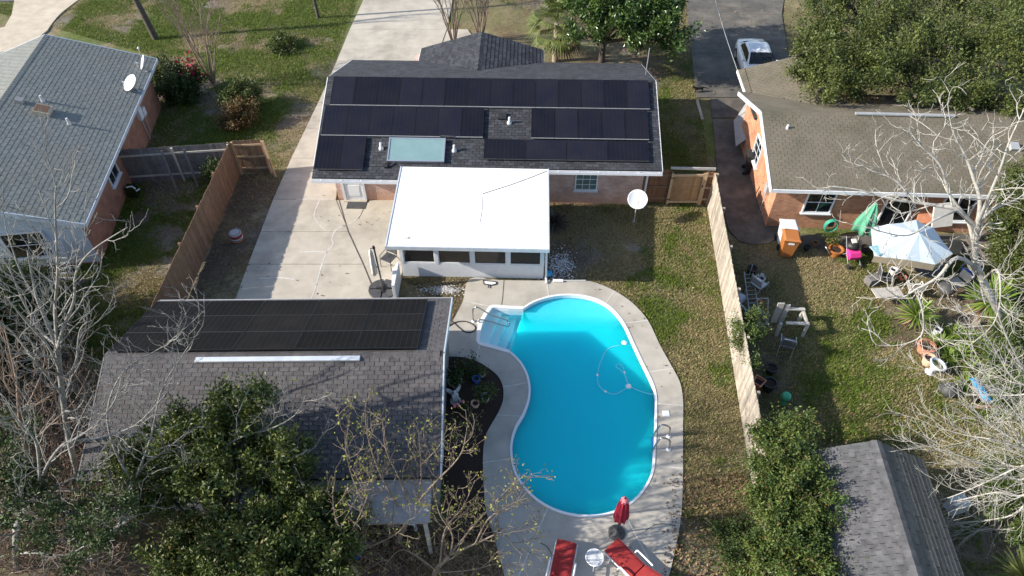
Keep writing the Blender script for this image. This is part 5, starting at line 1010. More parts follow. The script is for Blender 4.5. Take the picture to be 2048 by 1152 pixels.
def round_table(label, loc, r, h, top, leg):
    t = thing('patio_table', label, 'table', loc); MB().lathe([(r - .02, h - .03), (r, h - .02), (r, h), (.01, h + .003)], (0, 0, 0), 28).build('top', top, t, world=False)
    for k in range(4): a = k * 1.57 + .6; MB().tube([(r * .75 * math.cos(a), r * .75 * math.sin(a), h - .02), (r * .8 * math.cos(a), r * .8 * math.sin(a), 0)], .02, 6).build('leg', leg, t, world=False)
    return t
rt = round_table('round dark patio table below the pale canopy', G(1843, 560), .62, .72, 'dark_grey', 'alu_dull')
patio_chair('dark patio chair left of the round table under the canopy', G(1762, 568), 1.4, frame='alu_dull'); patio_chair('grey patio chair right of the round table near the yucca', G(1905, 580), -1.2, 'wood_old', 'alu_dull'); patio_chair('blue backed chair behind the yucca plant', G(1925, 560), -2.0, 'blue_pot', 'alu_dull')
patio_chair('pale metal garden chair in front of the round table', G(1820, 590), 3.0, 'wood_old', 'white_plastic')
fp = G(1878, 600); FP = thing('barbecue', 'dark round barbecue grill on thin legs between the two yuccas', 'grill', fp); MB().lathe([(.05, .42), (.28, .55), (.33, .68), (.30, .78), (.12, .9), (.03, .92)], (0, 0, 0), 22).build('kettle', 'dark_grey', FP, world=False, smooth=True)
for k in range(3): a = k * 2.094; MB().tube([(.15 * math.cos(a), .15 * math.sin(a), .5), (.32 * math.cos(a), .32 * math.sin(a), 0)], .014, 6).build('leg', 'alu_dull', FP, world=False)
pot('bucket', 'white bucket on the ground under the front of the canopy', G(1783, 548), .15, .28, 'white_plastic', cat='bucket'); pot('flower_pot', 'red pot on the ground under the front of the canopy', G(1795, 555), .15, .22, 'terracotta'); pot('flower_pot', 'second red pot beside the white bucket under the canopy', G(1803, 560), .13, .2, 'terracotta')
one('hung_sheet', MB().box(tuple(G(1886, 430, 1.6)), (.9, .06, 1.0), rz=.15, rx=-.5), 'cream_fabric', 'cream sheet hung against the brick wall behind the white tree', 'cloth', G(1886, 445)); one('orange_board', MB().box(tuple(G(1852, 428, 1.0)), (.6, .05, .8), rz=-.2, rx=-.5), 'terracotta', 'orange board leaning beside the dark patio door', 'board', G(1852, 440))
one('wicker_bench', MB().box(tuple(G(1905, 500, .45)), (1.2, .5, .08)).box(tuple(G(1905, 492, .8)), (1.2, .08, .6), rx=-.2), 'tan_tarp', 'tan wicker bench in the shade behind the canopy', 'bench', G(1905, 500), bevel=.02)
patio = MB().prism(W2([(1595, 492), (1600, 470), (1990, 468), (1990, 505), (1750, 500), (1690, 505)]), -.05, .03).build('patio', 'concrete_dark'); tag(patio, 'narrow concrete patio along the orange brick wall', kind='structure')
# ---- junk along the fence
LA = thing('ladder', 'long grey aluminium ladder lying along the shaded side of the tan fence', 'ladder', G(1490, 590))
la0, la1 = G(1488, 545, .25), G(1499, 628, .25); sd_ = Vector((.36, .02, 0))
for s in (0, 1): MB().bar(la0 + sd_ * s, la1 + sd_ * s, .03, .08).build('side_rail', 'alu_dull', LA)
for i in range(10): p = la0.lerp(la1, (i + .5) / 10); MB().tube([p, p + sd_], .014, 6).build('rung', 'alu_dull', LA)
pot('plant_tub', 'black tub at the top of the junk beside the tan fence', G(1501, 548), .2, .35, 'black_plastic'); patio_chair('bare metal chair frame tangled in the junk beside the tan fence', G(1513, 582), 2.2, 'alu_dull', 'alu')
one('white_mug', MB().lathe([(.06, 0), (.07, .12), (.055, .12), (.05, .02)], tuple(G(1523, 553)), 12), 'white_plastic', 'small white cup lying on the shaded grass', 'cup', G(1523, 553))
rk = MB(); rk.lathe([(.05, 0), (.25, .05), (.26, .16), (.15, .26), (.02, .28)], tuple(G(1478, 600)), 12, fn=lambda a, z: 1 + .18 * math.sin(3 * a + 9 * z)); one('rock', rk, 'stone_statue', 'pale grey rock at the foot of the tan fence', 'rock', G(1478, 600), smooth=True)
def frame_table(label, loc, rz, parts): 
    t = thing('potting_bench', label, 'bench', loc, rz)
    for nm, c, d in parts: MB().box(c, d).build(nm, 'wood_old', t, world=False)
frame_table('weathered wooden bench frame with upright boards and broad rails in the shaded yard', G(1563, 655), -.05, [('upright_board', (-.25, .25, .55), (.24, .05, 1.1)), ('upright_board', (.03, .27, .5), (.18, .05, 1.0)), ('top_rail', (.38, .3, .75), (.7, .12, .06)), ('top_rail', (.3, -.42, .75), (.85, .12, .06)), ('leg', (.68, .28, .36), (.1, .1, .72)), ('leg', (.68, -.42, .36), (.1, .1, .72)), ('leg', (-.3, -.42, .36), (.1, .1, .72)), ('side_rail', (.69, -.06, .66), (.08, .6, .1))])
patio_chair('rusty metal chair piled with odds and ends below the wooden bench', G(1568, 700), 2.8, 'wood_grey', 'alu')
pot('planter_box', 'dull red square planter against the fence in the shade', G(1512, 775), .26, .42, 'terracotta', n=4); pot('plant_tub', 'black tub beside the dull red planter in the shade', G(1535, 778), .24, .4, 'black_plastic'); pot('plant_tub', 'dark tub behind the dull red planter in the shade', G(1540, 745), .2, .3, 'black_plastic')
one('glass_globe', MB().lathe([(.17 * math.sin(t), .3 + .17 - .17 * math.cos(t)) for t in [.05 + i * (math.pi - .1) / 10 for i in range(11)]], tuple(G(1565, 808, 0)), 18).lathe([(.12, 0), (.06, .1), (.06, .25), (.1, .31)], tuple(G(1565, 808, 0)), 12), 'green_glass', 'green glass gazing globe on a short stand above the round bush', 'globe', G(1565, 808), smooth=True)
pot('flower_pot', 'broad terracotta bowl pot beside the spiky plants', G(1847, 702), .31, .34, 'terracotta'); pot('flower_pot', 'pale pink pot between the terracotta bowl and the white urn', G(1853, 727), .23, .34, 'pot_pink')
ur = G(1858, 745); UR = thing('garden_urn', 'white pedestal urn planter tilted at the edge of the lawn', 'urn', ur); UR.rotation_euler = (0, math.radians(14), 0)
MB().lathe([(.17, 0), (.17, .05), (.08, .10), (.07, .2), (.15, .27), (.25, .42), (.31, .5), (.31, .54), (.25, .54), (.22, .46)], (0, 0, 0), 24).build('bowl', 'white_paint', UR, world=False, smooth=True); MB().lathe([(.235, .46), (.1, .49), (.01, .5)], (0, 0, 0), 16).build('soil', 'leaf_bush', UR, world=False)
pot('bucket', 'white square container lying among the spiky plants', G(1870, 668), .17, .3, 'white_paint', n=4, cat='container')
bgm = MB().lathe([(.1, 0), (.28, .05), (.3, .2), (.2, .36), (.05, .42)], tuple(G(1894, 785)), 16, fn=lambda a, z: 1 + .12 * math.sin(5 * a + 12 * z)); one('rubbish_bag', bgm, 'dark_grey', 'dark plastic bag at the edge of the lawn by the white branches', 'bag', G(1894, 785), smooth=True)
wbw = G(1968, 798); WB = thing('wheelbarrow', 'blue garden cart with grey tray under the white bare branches', 'cart', wbw, .1)
loft('tray', [[(-.4, -.35, .3), (.4, -.35, .3), (.4, .3, .3), (-.4, .3, .3)], [(-.55, -.45, .62), (.55, -.45, .62), (.55, .4, .62), (-.55, .4, .62)]], 'grey_sheet', WB, False)
MB().box((-.48, -.02, .68), (.22, .95, .1)).build('side', 'blue_plastic', WB, world=False, bevel=.03); MB().box((-.1, -.5, .66), (.6, .12, .1)).build('lip', 'blue_plastic', WB, world=False, bevel=.03)
for s in (-1, 1): MB().lathe([(.12, -.04), (.17, -.03), (.17, .03), (.12, .04)], (s * .45, 0, .17), 16, (1, 0, 0)).build('wheel', 'tyre', WB, world=False)
MB().tube([(-.1, .4, .5), (-.05, .85, .75)], .02, 6).build('handle', 'black_plastic', WB, world=False)
one('timber', MB().bar(G(1955, 815, .08), G(2010, 812, .08), .12, .1), 'pot_brown', 'brown timber lying in front of the blue cart', 'timber', G(1980, 814))
one('plastic_chest', MB().box(tuple(G(1915, 1010, .35)), (.55, .4, .5), rz=.3), 'galv', 'pale storage box beside the right side of the shed', 'box', G(1915, 1015), bevel=.03)
# overhead service cables
cb = loc2w(RH, (.1, 7.3, 2.75)); ce = Vector((11.5, 52, 7.0)); one('service_cable', MB().tube([cb.lerp(ce, t) - Vector((0, 0, 1.1 * math.sin(math.pi * t))) for t in [i / 14 for i in range(15)]], .014, 5), 'alu_dull', 'thin overhead cable running from the orange brick house to the street', 'cable', cb)
mb_ = loc2w(MH, (7.2, 5.2, mz(5.2))); one('service_mast', MB().tube([mb_, mb_ + Vector((.04, .2, 1.25))], .02, 6), 'alu', 'thin mast at the right end of the charcoal roof', 'mast', mb_)

# more clutter of the right yard
pot('plant_tub', 'grey tub beside the ladder at the foot of the tan fence', G(1495, 640), .17, .3, 'alu_dull'); pot('flower_pot', 'small clay pot in the junk beside the tan fence', G(1516, 610), .12, .2, 'terracotta'); pot('bucket', 'pale bucket among the junk beside the tan fence', G(1520, 565), .14, .28, 'alu_dull', cat='bucket')
pot('flower_pot', 'small dark pot at the patio edge right of the orange bin', G(1612, 500), .13, .22, 'black_plastic'); pot('flower_pot', 'dark pot left of the green hose', G(1628, 492), .14, .24, 'pot_brown'); pot('plant_tub', 'black tub between the pushchair and the canopy', G(1727, 505), .18, .3, 'black_plastic')
one('crate', MB().box(tuple(G(1745, 560, .18)), (.5, .36, .34), rz=.3), 'wood_grey', 'dark crate on the ground left of the canopy table', 'crate', G(1745, 565), bevel=.02)
one('folding_table', MB().box(tuple(G(1775, 585, .5)), (1.1, .5, .04), rz=.1).bar(G(1760, 590, 0), G(1760, 588, .5), .04, .04).bar(G(1795, 592, 0), G(1795, 590, .5), .04, .04), 'wood_old', 'low weathered table in front of the canopy', 'table', G(1775, 590))
one('metal_pipe', MB().tube([G(1505, 530, 1.0), G(1495, 560, .1)], .02, 6), 'alu', 'thin metal pipe leaning over the black tub by the fence', 'pipe', G(1495, 560))
one('drain_pipe', MB().tube([G(1478, 606, .12), G(1496, 625, .1)], .05, 8), 'galv', 'pale pipe lying beside the grey rock at the fence', 'pipe', G(1487, 615))
GR = thing('garden_trolley', 'upturned metal trolley frame beside the wooden bench frame', 'trolley', G(1520, 640))
for a_, b_2 in (((-.2, -.3, .1), (-.2, .4, .8)), ((.2, -.3, .1), (.2, .4, .8)), ((-.2, .4, .8), (.2, .4, .8)), ((-.2, 0, .4), (.2, 0, .4)), ((-.2, -.3, .1), (.2, -.3, .1)), ((-.2, .2, .6), (.25, -.4, .05))): MB().tube([a_, b_2], .016, 6).build('bar', 'alu_dull', GR, world=False)
# ================================================================== VEGETATION
def rvec(n, r=rng):
    v = r.normal(size=(n, 3)); return v / np.linalg.norm(v, axis=1, keepdims=True)
def leaf_mesh(name, C, size, mat, parent, up=.35, asp=.45, out=None, narrow=False, kind=None, sizevar=.35):
    """one small pointed leaf (a folded diamond) at every row of C"""
    n = len(C); d = rvec(n); 
    if out is not None: d = d + out * .6
    d /= np.linalg.norm(d, axis=1, keepdims=True)
    nn = rvec(n); nn[:, 2] = np.abs(nn[:, 2]) + up; nn -= d * (nn * d).sum(1, keepdims=True); nn /= np.linalg.norm(nn, axis=1, keepdims=True) + 1e-9
    s = np.cross(d, nn); L_ = size * (1 + sizevar * rng.uniform(-1, 1, n))[:, None]; W_ = L_ * asp * .5
    V_ = np.stack([C, C + d * L_ * .5 + s * W_ + nn * L_ * .06, C + d * L_, C + d * L_ * .5 - s * W_ + nn * L_ * .06], 1).reshape(-1, 3)
    o = np_mesh(name, V_, np.arange(4 * n).reshape(n, 4), mat, parent)
    if kind: o['kind'] = kind
    return o
def blob_points(c, r, n, clump=.28, per=110, flat=.85, hollow=.5):
    """leaves gathered in separate sprays through an uneven ellipsoid, with gaps between them"""
    k = max(4, n // per); d = rvec(k); d[:, 2] = d[:, 2] * .85 + .15; rad = (hollow + (1.12 - hollow) * rng.random(k) ** .7)[:, None]
    R_ = np.array([r[0], r[1], r[2]]) if hasattr(r, '__len__') else np.array([r, r, r * flat]); cc_ = np.array(c) + d * rad * R_
    w = rng.uniform(.35, 1.3, k); idx_ = rng.choice(k, n, p=w / w.sum()); sg = (clump * .5 * rng.uniform(.6, 1.25, k))[idx_][:, None]
    ax = d + np.array([0, 0, .7]) + rng.normal(size=(k, 3)) * .3; ax /= np.linalg.norm(ax, axis=1, keepdims=True)
    off = rng.normal(size=(n, 3)) * sg * .75 + ax[idx_] * rng.normal(size=(n, 1)) * sg * 1.5
    P = cc_[idx_] + off; P[:, 2] = np.maximum(P[:, 2], .03); return P, d[idx_]
class Wood:
    def __init__(s): s.V = []; s.F = []; s.n = 0; s.tips = []
    def tube(s, pts, radii, k):
        P = np.array(pts, float); m = len(P); T = np.empty_like(P); T[1:-1] = P[2:] - P[:-2]; T[0] = P[1] - P[0]; T[-1] = P[-1] - P[-2]; T /= np.linalg.norm(T, axis=1, keepdims=True) + 1e-9
        ref = np.array([0, 0, 1.]) if abs(T[0, 2]) < .8 else np.array([1., 0, 0]); X = np.empty_like(P)
        for i in range(m): x = ref - T[i] * (ref @ T[i]); x /= np.linalg.norm(x) + 1e-9; X[i] = x; ref = x
        Y = np.cross(T, X); a = np.arange(k) * 2 * np.pi / k; R = np.array(radii)[:, None, None]
        s.V.append((P[:, None] + (X[:, None] * np.cos(a)[None, :, None] + Y[:, None] * np.sin(a)[None, :, None]) * R).reshape(-1, 3))
        i, j = np.meshgrid(np.arange(m - 1), np.arange(k), indexing='ij'); jn = (j + 1) % k
        s.F.append(np.stack([i * k + j, i * k + jn, (i + 1) * k + jn, (i + 1) * k + j], -1).reshape(-1, 4) + s.n); s.n += m * k
    def build(s, name, mat, parent, smooth=True): return np_mesh(name, np.concatenate(s.V), np.concatenate(s.F), mat, parent, smooth)
def wander(p, d, L_, nseg, curl, upb, R):
    pts = [np.array(p, float)]; d = np.array(d, float); d /= np.linalg.norm(d)
    for _ in range(nseg):
        d = d + R.normal(size=3) * curl + np.array([0, 0, upb]); d /= np.linalg.norm(d); pts.append(pts[-1] + d * L_ / nseg)
    return pts
def grow(W, pts, r0, r1, level, P, R):
    """P: per-level dicts of count per metre, length ratio, angle, curl, upward bias, minimum radius"""
    pts = [np.array(p, float) for p in pts]; m = len(pts); rad = np.linspace(r0, r1, m); W.tube(pts, rad, 7 if r0 > .05 else (5 if r0 > .02 else 3))
    seg = [np.linalg.norm(pts[i + 1] - pts[i]) for i in range(m - 1)]; L_ = sum(seg)
    if level >= len(P): W.tips.append((pts[-1], pts[-1] - pts[-2])); W.tips.append((pts[m // 2], pts[-1] - pts[-2])); return
    q = P[level]; n = max(q.get('min', 1), int(L_ * q['per'] + R.random()))
    for c_ in range(n):
        t = q.get('start', .25) + (1 - q.get('start', .25)) * (c_ + R.random()) / n; t = min(t, .985); i = min(int(t * (m - 1)), m - 2); f = t * (m - 1) - i
        p = pts[i] * (1 - f) + pts[i + 1] * f; tan = pts[i + 1] - pts[i]; tan /= np.linalg.norm(tan) + 1e-9; side = R.normal(size=3); side -= tan * (side @ tan); side /= np.linalg.norm(side) + 1e-9
        a = q['ang'] * (.7 + .6 * R.random()); d = tan * math.cos(a) + side * math.sin(a); d[2] += q.get('up0', .1)
        ln = q['len'] * (.5 + .9 * R.random()) * (1.15 - .55 * t); r = max(q['rmin'], (rad[i] * (1 - f) + rad[i + 1] * f) * q['rr']); ns = q.get('seg', 6)
        grow(W, wander(p, d, ln, ns, q['curl'], q['up'], R), r, max(q['rmin'] * .6, r * .35), level + 1, P, R)
def bare_tree(label, base, limbs, mat, P, seed=1, buds=None, name='bare_tree', group='bare trees', budn=1, buds_size=.075, rs=None):
    rs = rs or {'bark_tan': .72, 'bark_grey': .78, 'bark_white': .85}.get(mat, 1.0); limbs = [(p_, a_ * rs, b_3 * rs) for p_, a_, b_3 in limbs]
    R = np.random.default_rng(seed); t = thing(name, label, 'tree', base, 0, group); W = Wood(); W2_ = Wood()
    tr_, rest = limbs[0], limbs[1:]
    W.tube(*(lambda p, a, b: ([np.array(x) for x in p], np.linspace(a, b, len(p))))(smoothline(tr_[0], 5), tr_[1], tr_[2]), 10)
    for pts, a, b in rest: grow(W2_, smoothline(pts, 4), a, b, 0, P, R)
    if tr_[2] < .09: grow(W2_, smoothline(tr_[0], 4)[len(tr_[0]):], tr_[2] * 1.05, tr_[2], 0, P, R)
    W.build('trunk', mat, t); W2_.build('crown', mat, t)
    if buds:
        C = []
        for p, d in W2_.tips:
            for _ in range(budn): C.append(p + R.normal(size=3) * .07)
        leaf_mesh('buds', np.array(C), buds_size, buds, t, asp=.6, kind='stuff')
    return t
TW = [dict(per=2.0, len=1.5, ang=.75, curl=.18, up=.08, rmin=.012, rr=.5, seg=7, start=.12), dict(per=3.2, len=.75, ang=.8, curl=.24, up=.1, rmin=.008, rr=.55, seg=6, start=.12), dict(per=3.2, len=.3, ang=.8, curl=.25, up=.1, rmin=.006, rr=.65, seg=3, start=.2)]
def trunk_limb(pix, Y):
    """pix: (u,v,depth offset) along a limb standing about the plane Y"""
    return [GY(u, v, Y + dy) for u, v, dy in pix]
# ---- left foreground bare trees
b0 = G(165, 985); Y0_ = b0.y
bare_tree('tall pale bare tree at the left edge in front of the left house', b0, [
    ([b0, GY(138, 880, Y0_), GY(124, 780, Y0_), GY(115, 695, Y0_)], .11, .075),
    (trunk_limb([(115, 695, 0), (92, 640, .2), (72, 590, .4), (55, 500, .6)], Y0_), .07, .02), (trunk_limb([(115, 695, 0), (128, 650, -.1), (148, 600, .1), (152, 545, .2), (185, 500, .3), (255, 455, .4)], Y0_), .06, .014),
    (trunk_limb([(120, 740, 0), (95, 690, -.5), (50, 640, -.9), (10, 590, -1.2)], Y0_), .05, .016), (trunk_limb([(122, 760, 0), (150, 730, .6), (160, 660, 1.0), (185, 640, 1.2)], Y0_), .05, .016),
    (trunk_limb([(115, 690, 0), (110, 620, -.2), (115, 540, -.3), (110, 420, -.2), (112, 370, 0)], Y0_), .055, .012), (trunk_limb([(75, 600, .4), (40, 540, .6), (10, 450, .7)], Y0_), .035, .012), (trunk_limb([(124, 790, 0), (70, 720, -.6), (20, 660, -1.0), (-40, 620, -1.2)], Y0_), .045, .014),
    (trunk_limb([(112, 690, 0), (80, 660, .4), (45, 600, .6), (20, 540, .7), (-10, 500, .8)], Y0_), .045, .014)], 'bark_grey', TW, 11)
b1 = G(35, 1135); Y1_ = b1.y
bare_tree('twisted bare tree at the lower left corner with a long limb arching right', b1, [
    ([b1, GY(32, 1090, Y1_), GY(38, 1040, Y1_), GY(80, 985, Y1_ + .2)], .13, .085),
    (trunk_limb([(80, 985, .2), (90, 940, .3), (115, 900, .5), (140, 883, .6), (200, 875, .8), (270, 850, 1.0), (330, 790, 1.2)], Y1_), .06, .014), (trunk_limb([(80, 985, .2), (78, 930, .1), (70, 880, 0), (40, 850, -.1), (10, 800, -.2)], Y1_), .05, .014),
    (trunk_limb([(35, 1110, 0), (60, 1105, -.3), (130, 1110, -.4), (175, 1090, -.3), (230, 1080, -.2)], Y1_), .055, .014), (trunk_limb([(85, 980, .2), (130, 965, .5), (180, 940, .9), (240, 900, 1.2)], Y1_), .05, .012),
    (trunk_limb([(80, 985, .2), (110, 1010, -.3), (150, 1030, -.6), (200, 1015, -.6)], Y1_), .035, .010), (trunk_limb([(140, 884, .6), (190, 850, .9), (230, 800, 1.2), (245, 740, 1.4)], Y1_), .04, .01)], 'bark_grey', TW, 12)
b2 = G(185, 1120); Y2_ = b2.y
bare_tree('slanting bare tree whose limbs reach across the garage roof', b2, [
    ([b2, GY(215, 1075, Y2_ + .1), GY(260, 1035, Y2_ + .3), GY(340, 990, Y2_ + .6)], .12, .08),
    (trunk_limb([(340, 990, .6), (385, 945, .9), (430, 910, 1.1), (480, 875, 1.3), (540, 858, 1.5), (590, 830, 1.6), (612, 790, 1.7)], Y2_), .06, .010), (trunk_limb([(240, 1050, .2), (270, 960, .6), (300, 880, 1.0), (320, 790, 1.4), (345, 740, 1.6), (400, 660, 2.0)], Y2_), .05, .010),
    (trunk_limb([(230, 1065, .2), (245, 1000, .5), (290, 930, .8), (330, 900, 1.0), (380, 860, 1.3)], Y2_), .045, .010), (trunk_limb([(340, 990, .6), (420, 970, .6), (500, 950, .8), (580, 930, 1.0), (635, 890, 1.3)], Y2_), .045, .010),
    (trunk_limb([(270, 970, .6), (230, 900, .8), (215, 820, 1.2), (250, 740, 1.6), (330, 690, 2.0), (410, 620, 2.4)], Y2_), .045, .009)], 'bark_grey', TW, 13)
b3 = G(60, 1010); Y3_ = b3.y
bare_tree('slender brown bare sapling tangled among the vines at the left edge', b3, [([b3, GY(55, 930, Y3_), GY(40, 840, Y3_), GY(35, 760, Y3_)], .06, .04), (trunk_limb([(40, 840, 0), (70, 780, .2), (90, 720, .4), (80, 660, .6)], Y3_), .03, .01), (trunk_limb([(36, 770, 0), (20, 700, .1), (5, 640, .2)], Y3_), .03, .01), (trunk_limb([(50, 900, 0), (100, 850, .3), (150, 800, .6), (180, 740, .9)], Y3_), .03, .01), (trunk_limb([(45, 870, 0), (10, 820, -.2), (-30, 780, -.3)], Y3_), .03, .01)], 'bark_twig', TW, 14)
# ---- budding trees below the garage and deck
BUD = [dict(per=2.6, len=1.1, ang=.8, curl=.22, up=.10, rmin=.011, rr=.42, seg=6, start=.2), dict(per=4.0, len=.55, ang=.75, curl=.2, up=.1, rmin=.0075, rr=.55, seg=4, start=.15), dict(per=3.6, len=.22, ang=.75, curl=.2, up=.1, rmin=.007, rr=.6, seg=3, start=.2)]
b4 = G(795, 1085); Y4_ = b4.y
bare_tree('budding tree beside the garage lean-to with yellow green leaf buds', b4, [([b4, GY(808, 1055, Y4_), GY(822, 1020, Y4_ + .1)], .12, .09),
    (trunk_limb([(822, 1020, .1), (840, 975, .4), (842, 930, .7), (838, 870, 1.0)], Y4_), .06, .012), (trunk_limb([(815, 1040, 0), (780, 985, .1), (755, 935, .3), (735, 870, .5), (730, 815, .7)], Y4_), .05, .010), (trunk_limb([(822, 1020, .1), (800, 960, .3), (772, 900, .6), (765, 840, .9)], Y4_), .045, .010),
    (trunk_limb([(822, 1020, .1), (870, 965, .1), (905, 930, .2), (925, 900, .3), (935, 850, .5)], Y4_), .05, .010), (trunk_limb([(808, 1055, 0), (760, 1040, -.2), (720, 990, -.2), (695, 920, 0), (690, 860, .2)], Y4_), .045, .010), (trunk_limb([(808, 1055, 0), (750, 1090, -.5), (715, 1080, -.6), (700, 1040, -.5)], Y4_), .04, .010),
    (trunk_limb([(842, 930, .7), (880, 890, .9), (895, 850, 1.1)], Y4_), .03, .008)], 'bark_tan', BUD, 21, 'leaf_bud')
b5 = G(868, 1165); Y5_ = b5.y
bare_tree('low spreading budding tree with limbs reaching toward the pool edge', b5, [([b5, GY(872, 1140, Y5_), GY(900, 1110, Y5_ + .1)], .11, .085),
    (trunk_limb([(900, 1110, .1), (950, 1088, .2), (990, 1070, .3), (1012, 1072, .3), (1030, 1095, .2), (1045, 1110, 0)], Y5_), .05, .010), (trunk_limb([(900, 1110, .1), (940, 1060, .5), (985, 1010, .8), (1020, 975, 1.1), (1055, 945, 1.3)], Y5_), .045, .010),
    (trunk_limb([(880, 1125, 0), (890, 1060, .4), (925, 1015, .8), (950, 960, 1.2)], Y5_), .045, .010), (trunk_limb([(872, 1140, 0), (830, 1110, .1), (800, 1100, .2), (770, 1130, 0)], Y5_), .04, .010), (trunk_limb([(900, 1110, .1), (905, 1070, .1), (880, 1030, .3), (870, 990, .6)], Y5_), .04, .010), (trunk_limb([(950, 1088, .2), (975, 1040, .4), (1010, 1015, .6), (1040, 1000, .8)], Y5_), .035, .010), (trunk_limb([(872, 1145, 0), (940, 1140, -.1), (1000, 1125, 0)], Y5_), .035, .010)], 'bark_tan', BUD, 22, 'leaf_bud')
b6 = G(722, 1160); Y6_ = b6.y
bare_tree('thin budding tree at the bottom edge below the garage', b6, [([b6, GY(700, 1120, Y6_), GY(690, 1080, Y6_)], .07, .05), (trunk_limb([(690, 1080, 0), (715, 1040, .2), (735, 990, .4), (740, 950, .6)], Y6_), .03, .008), (trunk_limb([(690, 1080, 0), (670, 1030, .1), (665, 980, .2)], Y6_), .03, .008), (trunk_limb([(700, 1115, 0), (745, 1090, 0), (790, 1070, .1), (815, 1040, .2)], Y6_), .03, .008)], 'bark_tan', BUD, 23, 'leaf_bud')
b7 = G(935, 905, .03); bare_tree('small bare shrub with pale buds in the mulch bed against the garage', b7, [([b7, b7 + Vector((-.02, 0, .35))], .035, .03)] + [([b7 + Vector((-.02, 0, .3)), b7 + Vector((dx * .5, dy * .5, .9)), b7 + Vector((dx, dy, 1.5))], .022, .006) for dx, dy in ((-.4, .3), (.3, .4), (.55, -.1), (-.3, -.3), (.1, .6))], 'bark_tan', BUD[1:], 24, 'leaf_bud')
# ---- the big white tree at the right
b8 = G(2030, 690); Y8_ = b8.y
WT = [dict(per=1.9, len=1.7, ang=.75, curl=.22, up=.08, rmin=.016, rr=.5, seg=7, start=.2), dict(per=2.2, len=.75, ang=.85, curl=.25, up=.1, rmin=.010, rr=.55, seg=5, start=.15), dict(per=3.0, len=.34, ang=.85, curl=.25, up=.1, rmin=.0075, rr=.6, seg=3, start=.2)]
bare_tree('large white barked bare tree spreading over the right yard', b8, [([b8, GY(1995, 620, Y8_), GY(1965, 560, Y8_ + .1), GY(1950, 510, Y8_ + .2), GY(1955, 450, Y8_ + .3)], .16, .09),
    (trunk_limb([(1955, 460, .3), (1915, 420, .4), (1880, 412, .5), (1830, 405, .6), (1780, 398, .6), (1720, 380, .7), (1655, 372, .8)], Y8_), .10, .014), (trunk_limb([(1955, 450, .3), (1960, 400, .5), (1945, 350, .8), (1930, 310, 1.0), (1905, 260, 1.2), (1895, 205, 1.4)], Y8_), .09, .012),
    (trunk_limb([(1950, 500, .2), (1935, 440, .6), (1900, 390, 1.0), (1880, 330, 1.3), (1840, 290, 1.5), (1815, 255, 1.7)], Y8_), .08, .012), (trunk_limb([(1962, 545, .1), (1915, 515, -.6), (1875, 555, -1.0), (1830, 580, -1.2), (1800, 595, -1.3), (1770, 575, -1.3)], Y8_), .09, .014),
    (trunk_limb([(1955, 450, .3), (1975, 400, -.2), (2000, 340, -.4), (2020, 280, -.3), (2048, 220, 0)], Y8_), .07, .014), (trunk_limb([(1830, 580, -1.2), (1845, 620, -1.5), (1843, 670, -1.7), (1800, 690, -1.8), (1750, 690, -1.8)], Y8_), .05, .010),
    (trunk_limb([(1965, 560, .1), (1995, 540, -.8), (2000, 600, -1.4), (1985, 650, -1.7), (1940, 690, -1.8)], Y8_), .05, .012), (trunk_limb([(1915, 420, .4), (1870, 440, -.2), (1820, 470, -.6), (1770, 465, -.8), (1730, 450, -.9)], Y8_), .05, .010), (trunk_limb([(1830, 405, .6), (1790, 360, .9), (1740, 340, 1.1), (1700, 310, 1.3)], Y8_), .045, .010),
    (trunk_limb([(1955, 450, .3), (1985, 420, .8), (2030, 400, 1.2), (2060, 380, 1.4)], Y8_), .06, .012)], 'bark_white', WT, 31)
b9 = Vector((15.2, 8.4, 0)); FT = [dict(per=3.0, len=1.7, ang=.55, curl=.14, up=.03, rmin=.009, rr=.42, seg=7, start=.12), dict(per=3.4, len=.7, ang=.6, curl=.14, up=.03, rmin=.0065, rr=.55, seg=5, start=.15), dict(per=3.4, len=.3, ang=.6, curl=.15, up=.03, rmin=.005, rr=.6, seg=3, start=.2)]
bare_tree('white twiggy bare tree leaning in from the lower right edge', b9, [([b9, b9 + Vector((0, 0, 1.5)), b9 + Vector((-.1, .05, 3.0))], .13, .10)] + [(trunk_limb([(2180, 960, .1), (2110, 930, .2)] + L_, 8.9), .045, .008) for L_ in (
    [(2048, 890, .6), (1980, 850, 1.0), (1930, 800, 1.4), (1880, 760, 1.6)], [(2048, 900, .4), (1990, 880, .6), (1930, 870, .8), (1860, 850, 1.0)], [(2040, 960, .3), (1970, 930, .5), (1900, 905, .7), (1830, 885, .9)], [(2048, 990, .1), (1990, 985, .2), (1920, 1000, .4), (1850, 1010, .6), (1800, 990, .8)], [(2040, 1020, 0), (1980, 1040, .1), (1900, 1050, .2), (1850, 1090, .3)], [(2060, 860, .5), (2010, 800, 1.0), (1960, 740, 1.4)], [(2050, 930, .3), (1960, 970, .4), (1880, 1000, .5), (1810, 1000, .7)], [(2040, 1050, 0), (1960, 1060, 0), (1900, 1100, .1)])], 'bark_white', FT, 32)
b10 = Vector((17.4, 12.5, 0)); bare_tree('grey bare tree at the right edge above the shed', b10, [([b10, b10 + Vector((-.1, 0, 1.5)), b10 + Vector((-.3, .1, 2.8))], .13, .09)] + [(trunk_limb([(2085, 780, 0)] + L_, 12.6), .05, .009) for L_ in ([(2030, 760, .3), (1990, 700, .6), (1960, 650, .9)], [(2040, 790, .1), (1985, 790, .3), (1930, 790, .5)], [(2048, 740, .3), (2000, 640, .6), (1990, 560, .9)])], 'bark_white', FT, 33)
